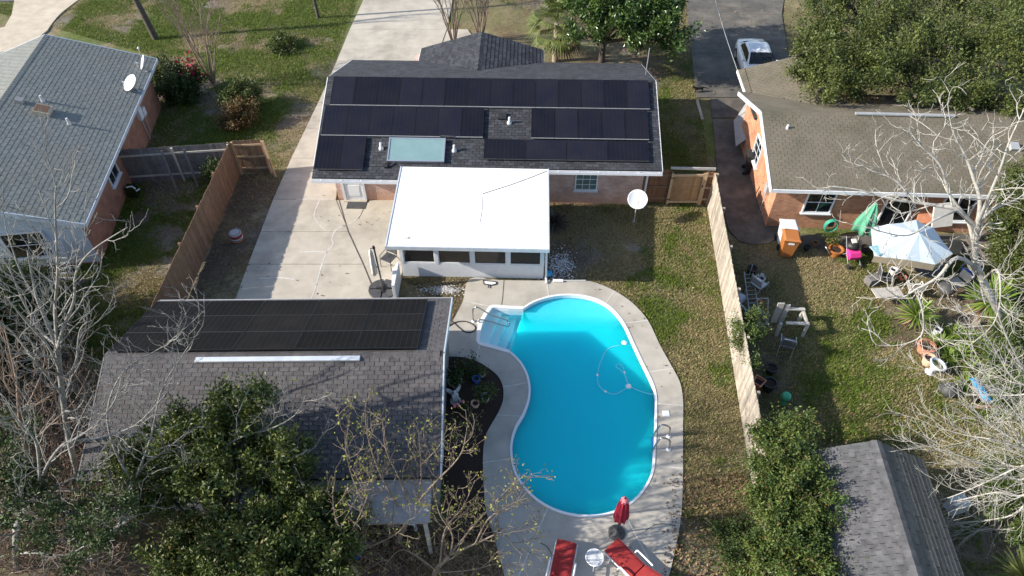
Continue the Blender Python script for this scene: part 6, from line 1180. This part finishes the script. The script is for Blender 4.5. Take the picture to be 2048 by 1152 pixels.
# ---- front yard bare trees
CM = [dict(per=1.4, len=1.5, ang=.4, curl=.08, up=.08, rmin=.014, rr=.6, seg=6, start=.4), dict(per=3.4, len=.8, ang=.5, curl=.14, up=.06, rmin=.008, rr=.55, seg=5, start=.25), dict(per=2.6, len=.35, ang=.55, curl=.12, up=.05, rmin=.007, rr=.6, seg=3, start=.2)]
def crape(label, base, stems, h, spread, seed, mat='bark_tan', r=.07):
    R = np.random.default_rng(seed); L_ = [([base, base + Vector((0, 0, .35))], r * 2.2, r * 1.9)]
    for i in range(stems):
        a = 2 * math.pi * i / stems + R.uniform(-.3, .3); q = spread * R.uniform(.6, 1.1); d = Vector((math.cos(a), math.sin(a), 0)); hh = h * R.uniform(.8, 1.1)
        L_.append(([base + Vector((0, 0, .1)) + d * .08, base + d * q * .25 + Vector((0, 0, hh * .3)), base + d * q * .55 + Vector((R.normal() * .1, R.normal() * .1, hh * .65)), base + d * q + Vector((0, 0, hh))], r, r * .22))
    return bare_tree(label, base, L_, mat, CM, seed, name='crape_myrtle', group='crape myrtles in the front yards')
crape('many stemmed bare crape myrtle on the bright front lawn at the left', G(428, 170), 9, 4.6, 1.5, 41)
crape('bare crape myrtle behind the house roof beside the driveway', G(908, 92), 8, 4.2, 1.6, 42); crape('bare crape myrtle behind the peak of the charcoal wing roof', G(962, 82), 8, 4.0, 1.5, 43)
b11 = G(312, 78); bare_tree('leaning grey trunk on the front lawn at the top left', b11, [([b11, b11 + Vector((-.25, .1, 1.6)), b11 + Vector((-.5, .2, 3.4)), b11 + Vector((-.6, .3, 6))], .2, .13), ([b11 + Vector((-.45, .2, 3.0)), b11 + Vector((.4, .2, 5)), b11 + Vector((1, .5, 7))], .09, .02), ([b11 + Vector((-.55, .3, 5)), b11 + Vector((-1.4, .3, 7)), b11 + Vector((-1.8, .5, 8.5))], .09, .02), ([b11 + Vector((-.6, .3, 6)), b11 + Vector((-.5, .8, 8)), b11 + Vector((-.3, 1, 9.5))], .10, .02)], 'bark_dark', CM, 44)
b12 = G(637, 36); bare_tree('slim dark trunk at the top edge left of the driveway', b12, [([b12, b12 + Vector((-.05, 0, 2)), b12 + Vector((-.1, .1, 6))], .11, .09), ([b12 + Vector((-.1, .1, 5)), b12 + Vector((.8, .2, 7)), b12 + Vector((1.3, .3, 8.5))], .07, .02), ([b12 + Vector((-.1, .1, 5.5)), b12 + Vector((-.9, .2, 7.5)), b12 + Vector((-1.2, .3, 9))], .07, .02)], 'bark_dark', CM, 45)
# ---- leafy trees
def leafy(label, base, blobs, n, size, mat, limbs, bark='bark_dark', name='tree', cat='tree', group=None, clump=.28, per=110, asp=.45, r0=.16, extra=None, **kw):
    """blobs: (centre, radius); n leaves shared by blob volume"""
    t = thing(name, label, cat, base, 0, group); base = Vector(base); W = Wood(); R = np.random.default_rng(len(label))
    mid = base + Vector((0, 0, min(1.2, .3 * max(b_[0][2] for b_ in blobs)))); W.tube([np.array(base), np.array(base.lerp(mid, .5)), np.array(mid)], [r0, r0 * .85, r0 * .75], 9)
    for c_, r in blobs:
        c_ = Vector(c_); m1 = mid.lerp(c_, .5) + Vector((R.normal() * .15, R.normal() * .15, .1)); W.tube([np.array(p) for p in smoothline([mid, m1, c_, c_ + (c_ - mid).normalized() * .12], 4)], np.linspace(r0 * .5, .012, 13), 6)
        rr = r if not hasattr(r, '__len__') else sum(r) / 3
        for _ in range(6): W.tube(wander(np.array(c_ * .6 + m1 * .4), rvec(1, R)[0] + np.array([0, 0, .2]), rr * 1.0, 4, .2, .05, R), np.linspace(.025, .006, 5), 4)
    W.build('trunk', bark, t); A, D = [], []; vol = [((r if not hasattr(r, '__len__') else sum(r) / 3) ** 2) for _, r in blobs]
    for (c_, r), v in zip(blobs, vol): p, d = blob_points(c_, r, int(n * v / sum(vol)), clump, per, **kw); A.append(p); D.append(d)
    leaf_mesh('crown', np.concatenate(A), size, mat, t, out=np.concatenate(D), asp=asp)
    if extra: 
        em, ef = extra; P = np.concatenate(A); k = rng.random(len(P)) < ef; leaf_mesh('new_leaves', P[k] + rng.normal(size=(k.sum(), 3)) * .05, size * 1.05, em, t, asp=asp)
    return t
def pz(lst): return [(tuple(G(u, v, z)), r) for u, v, z, r in lst]
def pb_(lst): return [(tuple(GY(u, v, Y)), r) for u, v, Y, r in lst]
leafy('glossy evergreen growing up against the near eave of the garage', G(470, 1130), pz([(300, 905, 3.6, .75), (370, 885, 4.0, .7), (430, 850, 4.4, .65), (495, 820, 4.9, .42), (515, 780, 5.4, .3), (555, 905, 4.2, .6), (480, 915, 4.0, .8), (400, 955, 3.4, .85), (320, 975, 3.0, .75), (560, 960, 3.3, .65), (265, 950, 3.0, .55), (350, 840, 4.2, .3), (440, 800, 4.9, .28), (475, 845, 4.6, .45), (590, 920, 3.6, .4)]), 42000, .12, 'leaf_bush', None, r0=.14, clump=.30, per=150, hollow=.35, extra=('leaf_bud', .05))
leafy('dense bright green evergreen at the bottom edge left of the budding trees', G(600, 1210), pz([(610, 1025, 3.2, .6), (650, 1010, 3.0, .4), (560, 1075, 3.2, .8), (640, 1085, 3.0, .7), (500, 1100, 3.0, .8), (430, 1120, 2.6, .8), (360, 1130, 2.4, .75), (690, 1060, 2.4, .4), (540, 1145, 2.8, .8), (470, 1055, 3.0, .5), (640, 1140, 2.8, .75), (590, 1000, 3.0, .35), (380, 1075, 2.4, .5), (690, 1120, 2.2, .4)]), 46000, .115, 'leaf_bush', None, r0=.14, clump=.30, per=170, hollow=.3, extra=('leaf_rust', .03))
leafy('dark evergreen shrubs at the left edge below the bare trees', G(20, 1040), pb_([(20, 930, 8.6, .6), (5, 1000, 7.8, .7), (75, 1000, 7.9, .5), (90, 1060, 7.0, .5), (30, 870, 9.4, .5), (150, 1000, 7.8, .45), (210, 1050, 7.0, .5), (170, 1090, 6.6, .5), (240, 990, 7.8, .4)]), 8000, .10, 'leaf_dark', None, r0=.06, name='shrub', cat='shrub')
leafy('dark dense evergreen by the siding wall at the left edge', Vector((-17.6, 17.0, 0)), [((-17.9, 17.0, 1.4), 1.4), ((-18.6, 16.3, 2.2), 1.3), ((-17.0, 15.8, 1.0), .9), ((-19.2, 15.0, 1.8), 1.4), ((-17.6, 14.0, 1.2), 1.1)], 26000, .12, 'leaf_dark', None)
leafy('mass of dark evergreen shrubs behind the pale bare tree at the left edge', G(60, 800), pz([(20, 560, .9, .9), (60, 620, .9, .9), (10, 650, 1.0, 1.0), (70, 690, .8, .8), (20, 730, .9, .9), (90, 760, .7, .7), (40, 800, .7, .8), (120, 830, .6, .6), (-30, 600, 1.4, 1.2), (-40, 720, 1.2, 1.2), (100, 560, .6, .45)]), 38000, .11, 'leaf_dark', None, r0=.08, name='shrub', cat='shrub')
leafy('tall dark evergreen just outside the left edge of the view', Vector((-19.5, 12.5, 0)), [((-19.5, 12.5, 4.0), 2.2), ((-18.6, 11.2, 2.6), 1.6), ((-20.2, 13.5, 5.6), 1.8), ((-18.8, 13.6, 2.4), 1.3)], 22000, .15, 'leaf_dark', None, r0=.25)
leafy('long bank of feathery evergreens beside the fence at the lower right', G(1600, 1040), pz([(1560, 872, 2.0, .55), (1598, 848, 2.2, .42), (1530, 870, 1.9, .38), (1580, 930, 2.2, .7), (1625, 945, 2.0, .4), (1545, 950, 2.0, .55), (1545, 1005, 2.0, .6), (1620, 1000, 2.3, .7), (1640, 975, 2.0, .28), (1560, 1065, 2.0, .65), (1640, 1055, 2.1, .6), (1590, 1115, 2.1, .7), (1655, 1115, 1.8, .45), (1535, 1120, 1.8, .55), (1620, 1150, 1.8, .6), (1690, 1160, 1.5, .4), (1520, 930, 1.8, .3), (1525, 1010, 1.7, .35), (1500, 1150, 1.3, .4)]), 62000, .09, 'leaf_privet', None, r0=.10, clump=.27, per=170, hollow=.3, name='evergreen_shrub', cat='shrub', extra=('leaf_rust', .05))
leafy('low dark bush on the lawn beside the bottom of the deck', G(1460, 1090), pz([(1460, 1080, .3, .3), (1475, 1110, .3, .35), (1445, 1060, .25, .22), (1490, 1060, .3, .3)]), 5000, .08, 'leaf_dark', None, r0=.03, name='shrub', cat='shrub')
leafy('large spreading live oak at the top right above the brown roof', Vector((21.5, 36.5, 0)), pb_([(1620, 60, 33, 1.2), (1660, 30, 34, 1.5), (1650, 130, 30, 1.5), (1600, 110, 30.5, .9), (1720, 90, 31, 1.8), (1700, 160, 28.5, 1.3), (1640, 180, 28.0, .8), (1780, 60, 33, 1.8), (1760, 140, 29.5, 1.5), (1830, 120, 30, 1.6), (1900, 160, 28.5, 1.4), (1860, 60, 34, 1.6), (1830, 190, 27.6, .9), (1950, 100, 31, 1.7), (2010, 60, 33, 1.8), (2040, 140, 29, 1.6), (1990, 190, 27.4, 1.2), (1940, 215, 26.8, .8), (1760, 10, 37, 2.0), (1900, 0, 38, 2.0), (2040, 5, 37, 2.0), (1690, 0, 36, 1.4), (2060, 210, 27, 1.2)]), 95000, .14, 'leaf_oak', None, r0=.42, clump=.62, per=380, hollow=.1)
leafy('glossy magnolia standing in the front yard beside the palm', G(1203, 122), pb_([(1175, 15, 36.5, .9), (1215, 20, 36.0, 1.1), (1260, 25, 36.0, 1.1), (1310, 25, 36.2, 1.1), (1340, 60, 35.2, .9), (1290, 70, 35.0, .9), (1320, 5, 37.5, 1.3), (1240, -10, 38, 1.4), (1155, 65, 35.5, .45), (1345, 85, 34.6, .5), (1200, 60, 35.6, .5), (1270, -30, 39, 1.5), (1170, -15, 38, 1.0)]), 36000, .20, 'leaf_magnolia', None, r0=.2, clump=.42, per=120, asp=.42)
leafy('dense green tree at the right edge behind the white tree', Vector((18.6, 21.0, 0)), pb_([(2030, 400, 21.3, .8), (2040, 450, 20.4, .9), (2020, 500, 19.8, .7), (2045, 540, 19.0, .8), (2060, 580, 18.3, .8), (2010, 440, 20.8, .5), (2048, 610, 17.6, .6), (2070, 350, 22.3, .8)]), 26000, .12, 'leaf_oak', None, r0=.14)
leafy('tangle of shrubs at the right edge below the spiky plants', Vector((17.2, 14.8, 0)), pb_([(2000, 690, 15.2, .55), (2040, 720, 14.4, .7), (2035, 660, 15.9, .6), (1985, 740, 14.2, .4), (2040, 790, 13.2, .6)]), 12000, .11, 'leaf_privet', None, r0=.05, name='shrub', cat='shrub')
leafy('green shrub mass at the right edge beside the shed', Vector((14.6, 9.2, 0)), pb_([(2020, 1010, 9.4, .6), (2048, 960, 10.0, .6), (2000, 960, 10.1, .4), (2040, 1060, 8.8, .5)]), 9000, .10, 'leaf_privet', None, r0=.05, name='shrub', cat='shrub')
leafy('bright leafy shrub growing in the junk beside the tan fence', G(1490, 690), pb_([(1490, 650, 16.1, .35), (1500, 630, 16.6, .28), (1480, 680, 15.4, .32), (1505, 665, 15.7, .25)]), 4500, .08, 'leaf_privet', None, r0=.03, name='shrub', cat='shrub')
leafy('small green plant in shade beside the dull red planter', G(1515, 735), pb_([(1515, 728, 14.3, .16)]), 500, .08, 'leaf_privet', None, r0=.015, name='shrub', cat='shrub')
cam_ = leafy('red flowering camellia beside the corner of the left house', G(355, 205), pb_([(335, 150, 34.2, .75), (355, 170, 33.4, .85), (330, 185, 33.2, .7), (375, 185, 33.2, .65), (385, 155, 34.0, .5)]), 15000, .13, 'leaf_dark', None, r0=.07, name='camellia', cat='shrub')
fpn, _ = blob_points(GY(380, 145, 34.0), (.45, .4, .6), 170, .3, 6); leaf_mesh('flower', fpn, .16, 'flower_red', cam_, asp=.9)['kind'] = 'stuff'
leafy('round clipped bush on the side lawn', G(482, 212), pb_([(480, 188, 32.6, .75), (492, 196, 32.3, .6), (465, 190, 32.5, .55)]), 9000, .12, 'leaf_bush', None, r0=.06, name='shrub', cat='shrub')
leafy('rusty red foliaged bush just below the round clipped bush', G(480, 252), pb_([(478, 232, 31.0, .7), (495, 222, 31.3, .5), (465, 240, 30.8, .5)]), 8000, .11, 'leaf_rust', None, r0=.05, name='shrub', cat='shrub')
leafy('small round bush on the bright front lawn near the driveway', G(568, 110), pb_([(566, 92, 39.3, .7), (576, 98, 38.9, .55)]), 6500, .13, 'leaf_bush', None, r0=.05, name='shrub', cat='shrub')
leafy('low green weeds growing at the foot of the dark grey fence', G(430, 345), pb_([(430, 340, 26.2, .4), (418, 345, 26.0, .3)]), 2500, .10, 'leaf_dark', None, r0=.02, name='weed_clump', cat='plant')
def fill_pot(t, r, h, n, size, mat, spread=1.0, nm='plant'):
    p, d = blob_points(tuple(t.location + Vector((0, 0, h))), (r * spread, r * spread, r * .9 * spread), n, .1, 8); leaf_mesh(nm, p, size, mat, t, out=d, kind='stuff')
fill_pot(P1, .28, .5, 500, .10, 'leaf_dark'); fill_pot(P4, .32, .45, 700, .09, 'leaf_bush'); fill_pot(P3, .14, .2, 150, .06, 'leaf_bush')
for o in [o for o in bpy.data.objects if o.get('label') == 'leafy potted plant in front of the green hose']: fill_pot(o, .3, .45, 700, .08, 'leaf_bush')
for o in [o for o in bpy.data.objects if o.get('label') == 'broad terracotta bowl pot beside the spiky plants']: fill_pot(o, .2, .34, 150, .08, 'leaf_brown')
leafy('low dark ground plants at the back of the mulch bed', G(925, 738, .03), [(tuple(G(u, v, .15)), .22) for u, v in ((915, 735), (935, 732), (950, 740), (925, 745))], 1400, .08, 'leaf_dark', None, r0=.012, name='ground_plant', cat='plant')
fl = thing('flower_plant', 'pink flowering plant in the mulch bed below the angel statue', 'flower', G(922, 815, .03)); p, d = blob_points(tuple(G(922, 812, .2)), .2, 200, .1, 8); leaf_mesh('leaves', p, .09, 'leaf_dark', fl)
for u, v in ((909, 813), (914, 808), (926, 803), (918, 812)):
    c_ = G(u, v, .35); MB().lathe([(.012, -.03), (.06, 0), (.05, .03), (.015, .04)], c_, 10, fn=lambda a, z: 1 + .25 * math.cos(5 * a)).build('bloom', 'flower_pink', fl); MB().tube([c_, G(922, 813, .05)], .006, 4).build('stem', 'leaf_bush', fl)
# ---- sword leaved plants
def blades(name, label, base, n, L_, mat, h0=0.0, width=.05, droop=.35, cat='yucca', group=None, trunk=None, up=.2, seed=3, brown=0):
    R = np.random.default_rng(seed); t = thing(name, label, cat, base, 0, group); base = Vector(base); c = np.array(base) + np.array([0, 0, h0])
    def mesh(nm, n, mat, lo, hi, Lf):
        V_, F_ = [], []
        for i in range(n):
            a = R.uniform(0, 2 * math.pi); e = R.uniform(lo, hi); d = np.array([math.cos(a) * math.cos(e), math.sin(a) * math.cos(e), math.sin(e)]); s = np.array([-math.sin(a), math.cos(a), 0]); l = Lf * R.uniform(.7, 1.1); k = len(V_) * 1
            ps = [c + d * l * q - np.array([0, 0, droop * l * q * q * .5]) for q in (0.05, .4, .75, 1.0)]; ws = [width * .6, width, width * .7, .004]
            for p, w in zip(ps, ws): V_.append(p + s * w / 2); V_.append(p - s * w / 2 + np.array([0, 0, .006]))
            F_ += [(k + 2 * j, k + 2 * j + 1, k + 2 * j + 3, k + 2 * j + 2) for j in range(3)]
        V2 = np.array(V_); V2[:, 2] = np.maximum(V2[:, 2], .03); np_mesh(nm, V2, np.array(F_), mat, t)
    mesh('leaves', n, mat, -.25 + up, 1.45, L_)
    if brown: mesh('dead_leaves', brown, 'leaf_brown', -1.2, -.3, L_ * .8)
    if h0 > .1: MB().tube([base, base + Vector((.03, 0, h0 * .5)), base + Vector((0, 0, h0 + .05))], [trunk or .12, (trunk or .12) * .9, (trunk or .12) * .8], 10).build('trunk', 'bark_palm', t)
    return t
yb = G(1950, 650); blades('yucca', 'tall spiky yucca with long sword leaves below the white tree trunk', yb, 190, 1.2, 'leaf_yucca', 1.3, .075, .3, seed=5, brown=50, group='yuccas in the right yard')
yb = G(1822, 650); blades('yucca', 'shorter spiky yucca left of the barbecue grill', yb, 140, .95, 'leaf_yucca', .5, .06, .35, seed=6, brown=15, group='yuccas in the right yard')
for k, (u, v, n_, l_) in enumerate(((1880, 690, 60, .6), (1905, 668, 50, .55), (1930, 680, 55, .6), (1895, 715, 50, .5), (1925, 710, 45, .5), (1960, 690, 50, .6), (1945, 740, 45, .5), (1930, 770, 40, .45))):
    blades('strappy_plant', ('arching strap leaved plant right of the terracotta bowl', 'strap leaved plant behind the white square container', 'pale strap leaved plant right of the white square container', 'strap leaved plant right of the pale pink pot', 'strap leaved plant under the low white twigs', 'tall strap leaved plant at the foot of the white tree', 'strap leaved plant above the blue cart', 'yellowing strap leaved plant beside the dark bag')[k], G(u, v), n_ + 20, l_ * 1.3, 'leaf_yucca', 0, .055, .7, 'plant', 'strap leaved plants in the right yard', seed=50 + k)
blades('cycad', 'dark spreading cycad against the right side of the sunroom', G(1108, 452), 130, .85, 'leaf_cycad', .15, .06, .5, 'plant', seed=8)
blades('fan_palm', 'pale green fan palm in the lower right corner', G(2015, 1180), 120, 1.0, 'leaf_palm', .9, .07, .3, 'palm', seed=9, brown=40)
# ---- cabbage palm in the front yard: fan leaves on stalks
pmb = G(1110, 122); PM = thing('palm_tree', 'cabbage palm with drooping fan leaves behind the house roof', 'palm', pmb); MB().tube([pmb, pmb + Vector((.02, 0, 1.0)), pmb + Vector((0, 0, 1.7)), pmb + Vector((.03, 0, 2.3))], [.19, .15, .15, .17], 12).build('trunk', 'bark_palm', PM)
R = np.random.default_rng(77); cpm = np.array(pmb) + np.array([.03, 0, 2.3])
for i in range(38):
    a = R.uniform(0, 6.283); e = R.uniform(-.8, 1.3); d = np.array([math.cos(a) * math.cos(e), math.sin(a) * math.cos(e), math.sin(e)]); l = R.uniform(.9, 1.4); tip = cpm + d * l - np.array([0, 0, .1]); s = np.array([-math.sin(a), math.cos(a), 0]); V_, F_ = [], []; n2 = np.cross(d, s)
    V_ += [cpm, cpm + s * .03, tip + s * .02, tip - s * .01]; F_.append((0, 1, 2, 3))
    for j in range(15):
        f = (j - 7) / 7 * 1.45; dd = d * math.cos(f) + s * math.sin(f); q = 1.0 * (1 - .25 * abs(f) / 1.45); w = np.cross(dd, n2) * .045; k = len(V_); p1 = tip + dd * q * .55; p2 = tip + dd * q - np.array([0, 0, .28 * q + .1 * R.random()])
        V_ += [tip, p1 + w, p2, p1 - w]; F_.append((k, k + 1, k + 2, k + 3))
    np_mesh('frond', np.array(V_), np.array(F_), 'leaf_brown' if e < -.45 else 'leaf_palm', PM)
# ---- vines and twigs in the lower left thicket
W = Wood(); R = np.random.default_rng(99)
for i in range(2600):
    u, v = R.uniform(-30, 260), R.uniform(720, 1150); p = G(u, v, R.uniform(.1, 1.2))
    if v < 800 and u > 180: continue
    W.tube(wander(np.array(p), [R.normal() * .6, R.normal() * .6, .8], R.uniform(.6, 2.2), 5, .35, .0, R), np.linspace(.013, .006, 6), 3)
th = W.build('thicket', 'bark_twig', None); tag(th, 'tangle of brown vines and twigs in the lower left corner', 'undergrowth', kind='stuff')
W = Wood()
for i in range(420):
    u, v = R.uniform(600, 1000), R.uniform(1040, 1170); p = G(u, v, R.uniform(.0, .5)); W.tube(wander(np.array(p), [R.normal() * .5, R.normal() * .5, .9], R.uniform(.4, 1.1), 4, .3, .0, R), np.linspace(.011, .005, 5), 3)
th = W.build('twig_undergrowth', 'bark_twig', None); tag(th, 'brown twiggy undergrowth below the garage', 'undergrowth', kind='stuff')
# ---- grass blades, fallen leaves, pebbles
def scatter(polys_px, n):
    out = []
    for poly, f in polys_px:
        W_ = [(p.x, p.y) for p in W2(poly)]; xs_ = [p[0] for p in W_]; ys_ = [p[1] for p in W_]; x = rng.uniform(min(xs_), max(xs_), int(n * f)); y = rng.uniform(min(ys_), max(ys_), int(n * f)); k = inside(x, y, W_); out.append(np.stack([x[k], y[k]], 1))
    return np.concatenate(out)
def in_hard(xy):
    bad = np.zeros(len(xy), bool)
    for o in bpy.data.objects:
        if o.type == 'MESH' and (o.name.split('.')[0] in ('slab', 'deck_slab', 'planting_bed', 'patio', 'neighbour_driveway', 'forecourt', 'street')):
            me = o.data; p = max(me.polygons, key=lambda q: len(q.vertices) * 1000 + q.center.z) if o.name.startswith('deck') else max(me.polygons, key=lambda q: q.center.z)
            bad |= inside(xy[:, 0], xy[:, 1], [tuple(me.vertices[i].co[:2]) for i in p.vertices])
    bad |= inside(xy[:, 0], xy[:, 1], [(p.x, p.y) for p in pool_all]); return bad
GP = [([(1095, 400), (1420, 400), (1520, 1170), (1340, 1170), (1100, 560)], 1.0), ([(1430, 480), (2100, 470), (2200, 1160), (1520, 1160)], 1.2), ([(-60, 10), (720, -20), (560, 420), (480, 345), (250, 330), (300, 110)], 1.6), ([(480, 320), (60, 350), (60, 720), (320, 720)], .9), ([(930, -20), (1370, -20), (1420, 350), (1310, 350), (1310, 110)], .9), ([(800, 555), (940, 555), (900, 650), (890, 600)], .15)]
xy = scatter(GP, 230000); xy = xy[~in_hard(xy)]; colr, Wt = soil(xy[:, 0], xy[:, 1]); keep = rng.random(len(xy)) < np.clip(Wt[:, 0] * 1.5 + Wt[:, 1] * .9, .06, 1); xy = xy[keep]; Wt = Wt[keep]; n = len(xy)
a = rng.uniform(0, 6.283, n); l = rng.uniform(.05, .11, n) * (.8 + .5 * Wt[:, 0]); tl = rng.uniform(.3, 1.1, n); c3 = np.stack([xy[:, 0], xy[:, 1], np.full(n, .0)], 1); d = np.stack([np.cos(a) * tl, np.sin(a) * tl, np.ones(n)], 1); d /= np.linalg.norm(d, axis=1, keepdims=True); s = np.stack([-np.sin(a), np.cos(a), np.zeros(n)], 1) * rng.uniform(.010, .018, n)[:, None]
gV = np.stack([c3 - s, c3 + s, c3 + d * l[:, None]], 1).reshape(-1, 3); green = (rng.random(n) < Wt[:, 0] / (Wt[:, 0] + Wt[:, 1] + 1e-6))[:, None]; gc = np.where(green, C_GREEN * 1.25, C_TAN * 1.25); gC = np.repeat(gc * rng.uniform(.75, 1.25, (n, 1)), 3, 0)
go = np_mesh('grass', gV, np.arange(3 * n).reshape(n, 3), 'grass', None, False, gC); tag(go, 'short winter grass blades on the lawns', 'grass', kind='stuff')
LP = [([(930, -20), (1370, -20), (1400, 190), (1310, 200), (1310, 110)], 1.0), ([(1370, 10), (1600, 10), (1600, 190), (1390, 190)], .25), ([(1340, 950), (1500, 950), (1530, 1170), (1320, 1170)], .6), ([(600, 1040), (1000, 1040), (1000, 1170), (560, 1170)], .5), ([(420, 330), (560, 340), (480, 600), (370, 600)], .35), ([(1600, 20), (1760, 20), (1700, 140), (1590, 120)], .5), ([(0, 700), (240, 700), (240, 1150), (0, 1150)], .6)]
xy = scatter(LP + [([(1100, 420), (1500, 420), (1520, 1150), (1360, 1150)], .25), ([(1500, 480), (2000, 500), (2000, 900), (1560, 900)], .3), ([(480, 330), (800, 340), (780, 600), (480, 600)], .05)], 3000); xy = xy[~inside(xy[:, 0], xy[:, 1], [(p.x, p.y) for p in pool_all])]; n = len(xy); leaf_mesh('fallen_leaves', np.stack([xy[:, 0], xy[:, 1], rng.uniform(.055, .075, n)], 1), .09, 'litter', None, up=4.0, asp=.6, kind='stuff')
tag(bpy.data.objects['fallen_leaves'], 'brown fallen leaves scattered over yards and driveway', 'leaves')
wl = np.stack([rng.uniform(3.2, 6.2, 2600), rng.uniform(5.6, 8.6, 2600)], 1); zr = np.array([max(rz_(y), rwz(x) if abs(x - RWX) < RWH else 0) + .025 for x, y in wl]); zr = np.where(rng.random(len(wl)) < np.clip((wl[:, 0] - 3.2) / 2.0, .15, 1), zr, -1); kk = zr > 0
wp = np.array([list(loc2w(RH, (x, y, z))) for (x, y), z in zip(wl[kk], zr[kk])]); leaf_mesh('roof_leaves', wp, .10, 'litter', None, up=4.0, asp=.6, kind='stuff'); tag(bpy.data.objects['roof_leaves'], 'brown leaves lying in the roof valley of the orange brick house', 'leaves')
def pebbles(name, label, cpx, ru, rv, n):
    c = G(*cpx); x = c.x + rng.normal(size=n) * ru; y = c.y + rng.normal(size=n) * rv; r = rng.uniform(.018, .045, n); o8 = np.array([(1, 0, 0), (0, 1, 0), (-1, 0, 0), (0, -1, 0), (0, 0, .7), (0, 0, -.5)]); f8 = np.array([(0, 1, 4), (1, 2, 4), (2, 3, 4), (3, 0, 4), (1, 0, 5), (2, 1, 5), (3, 2, 5), (0, 3, 5)])
    V_ = o8[None] * r[:, None, None] * rng.uniform(.7, 1.2, (n, 1, 3)) + np.stack([x, y, np.full(n, .02)], 1)[:, None]; o = np_mesh(name, V_.reshape(-1, 3), (f8[None] + (np.arange(n) * 6)[:, None, None]).reshape(-1, 3), 'pebble', None); tag(o, label, 'pebbles', kind='stuff')
pebbles('white_pebbles', 'patch of white pebbles at the right corner of the sunroom', (1121, 532), .28, .42, 520); pebbles('pale_gravel', 'pale gravel in the soil patch between sunroom and garage', (885, 580), .45, .13, 420)
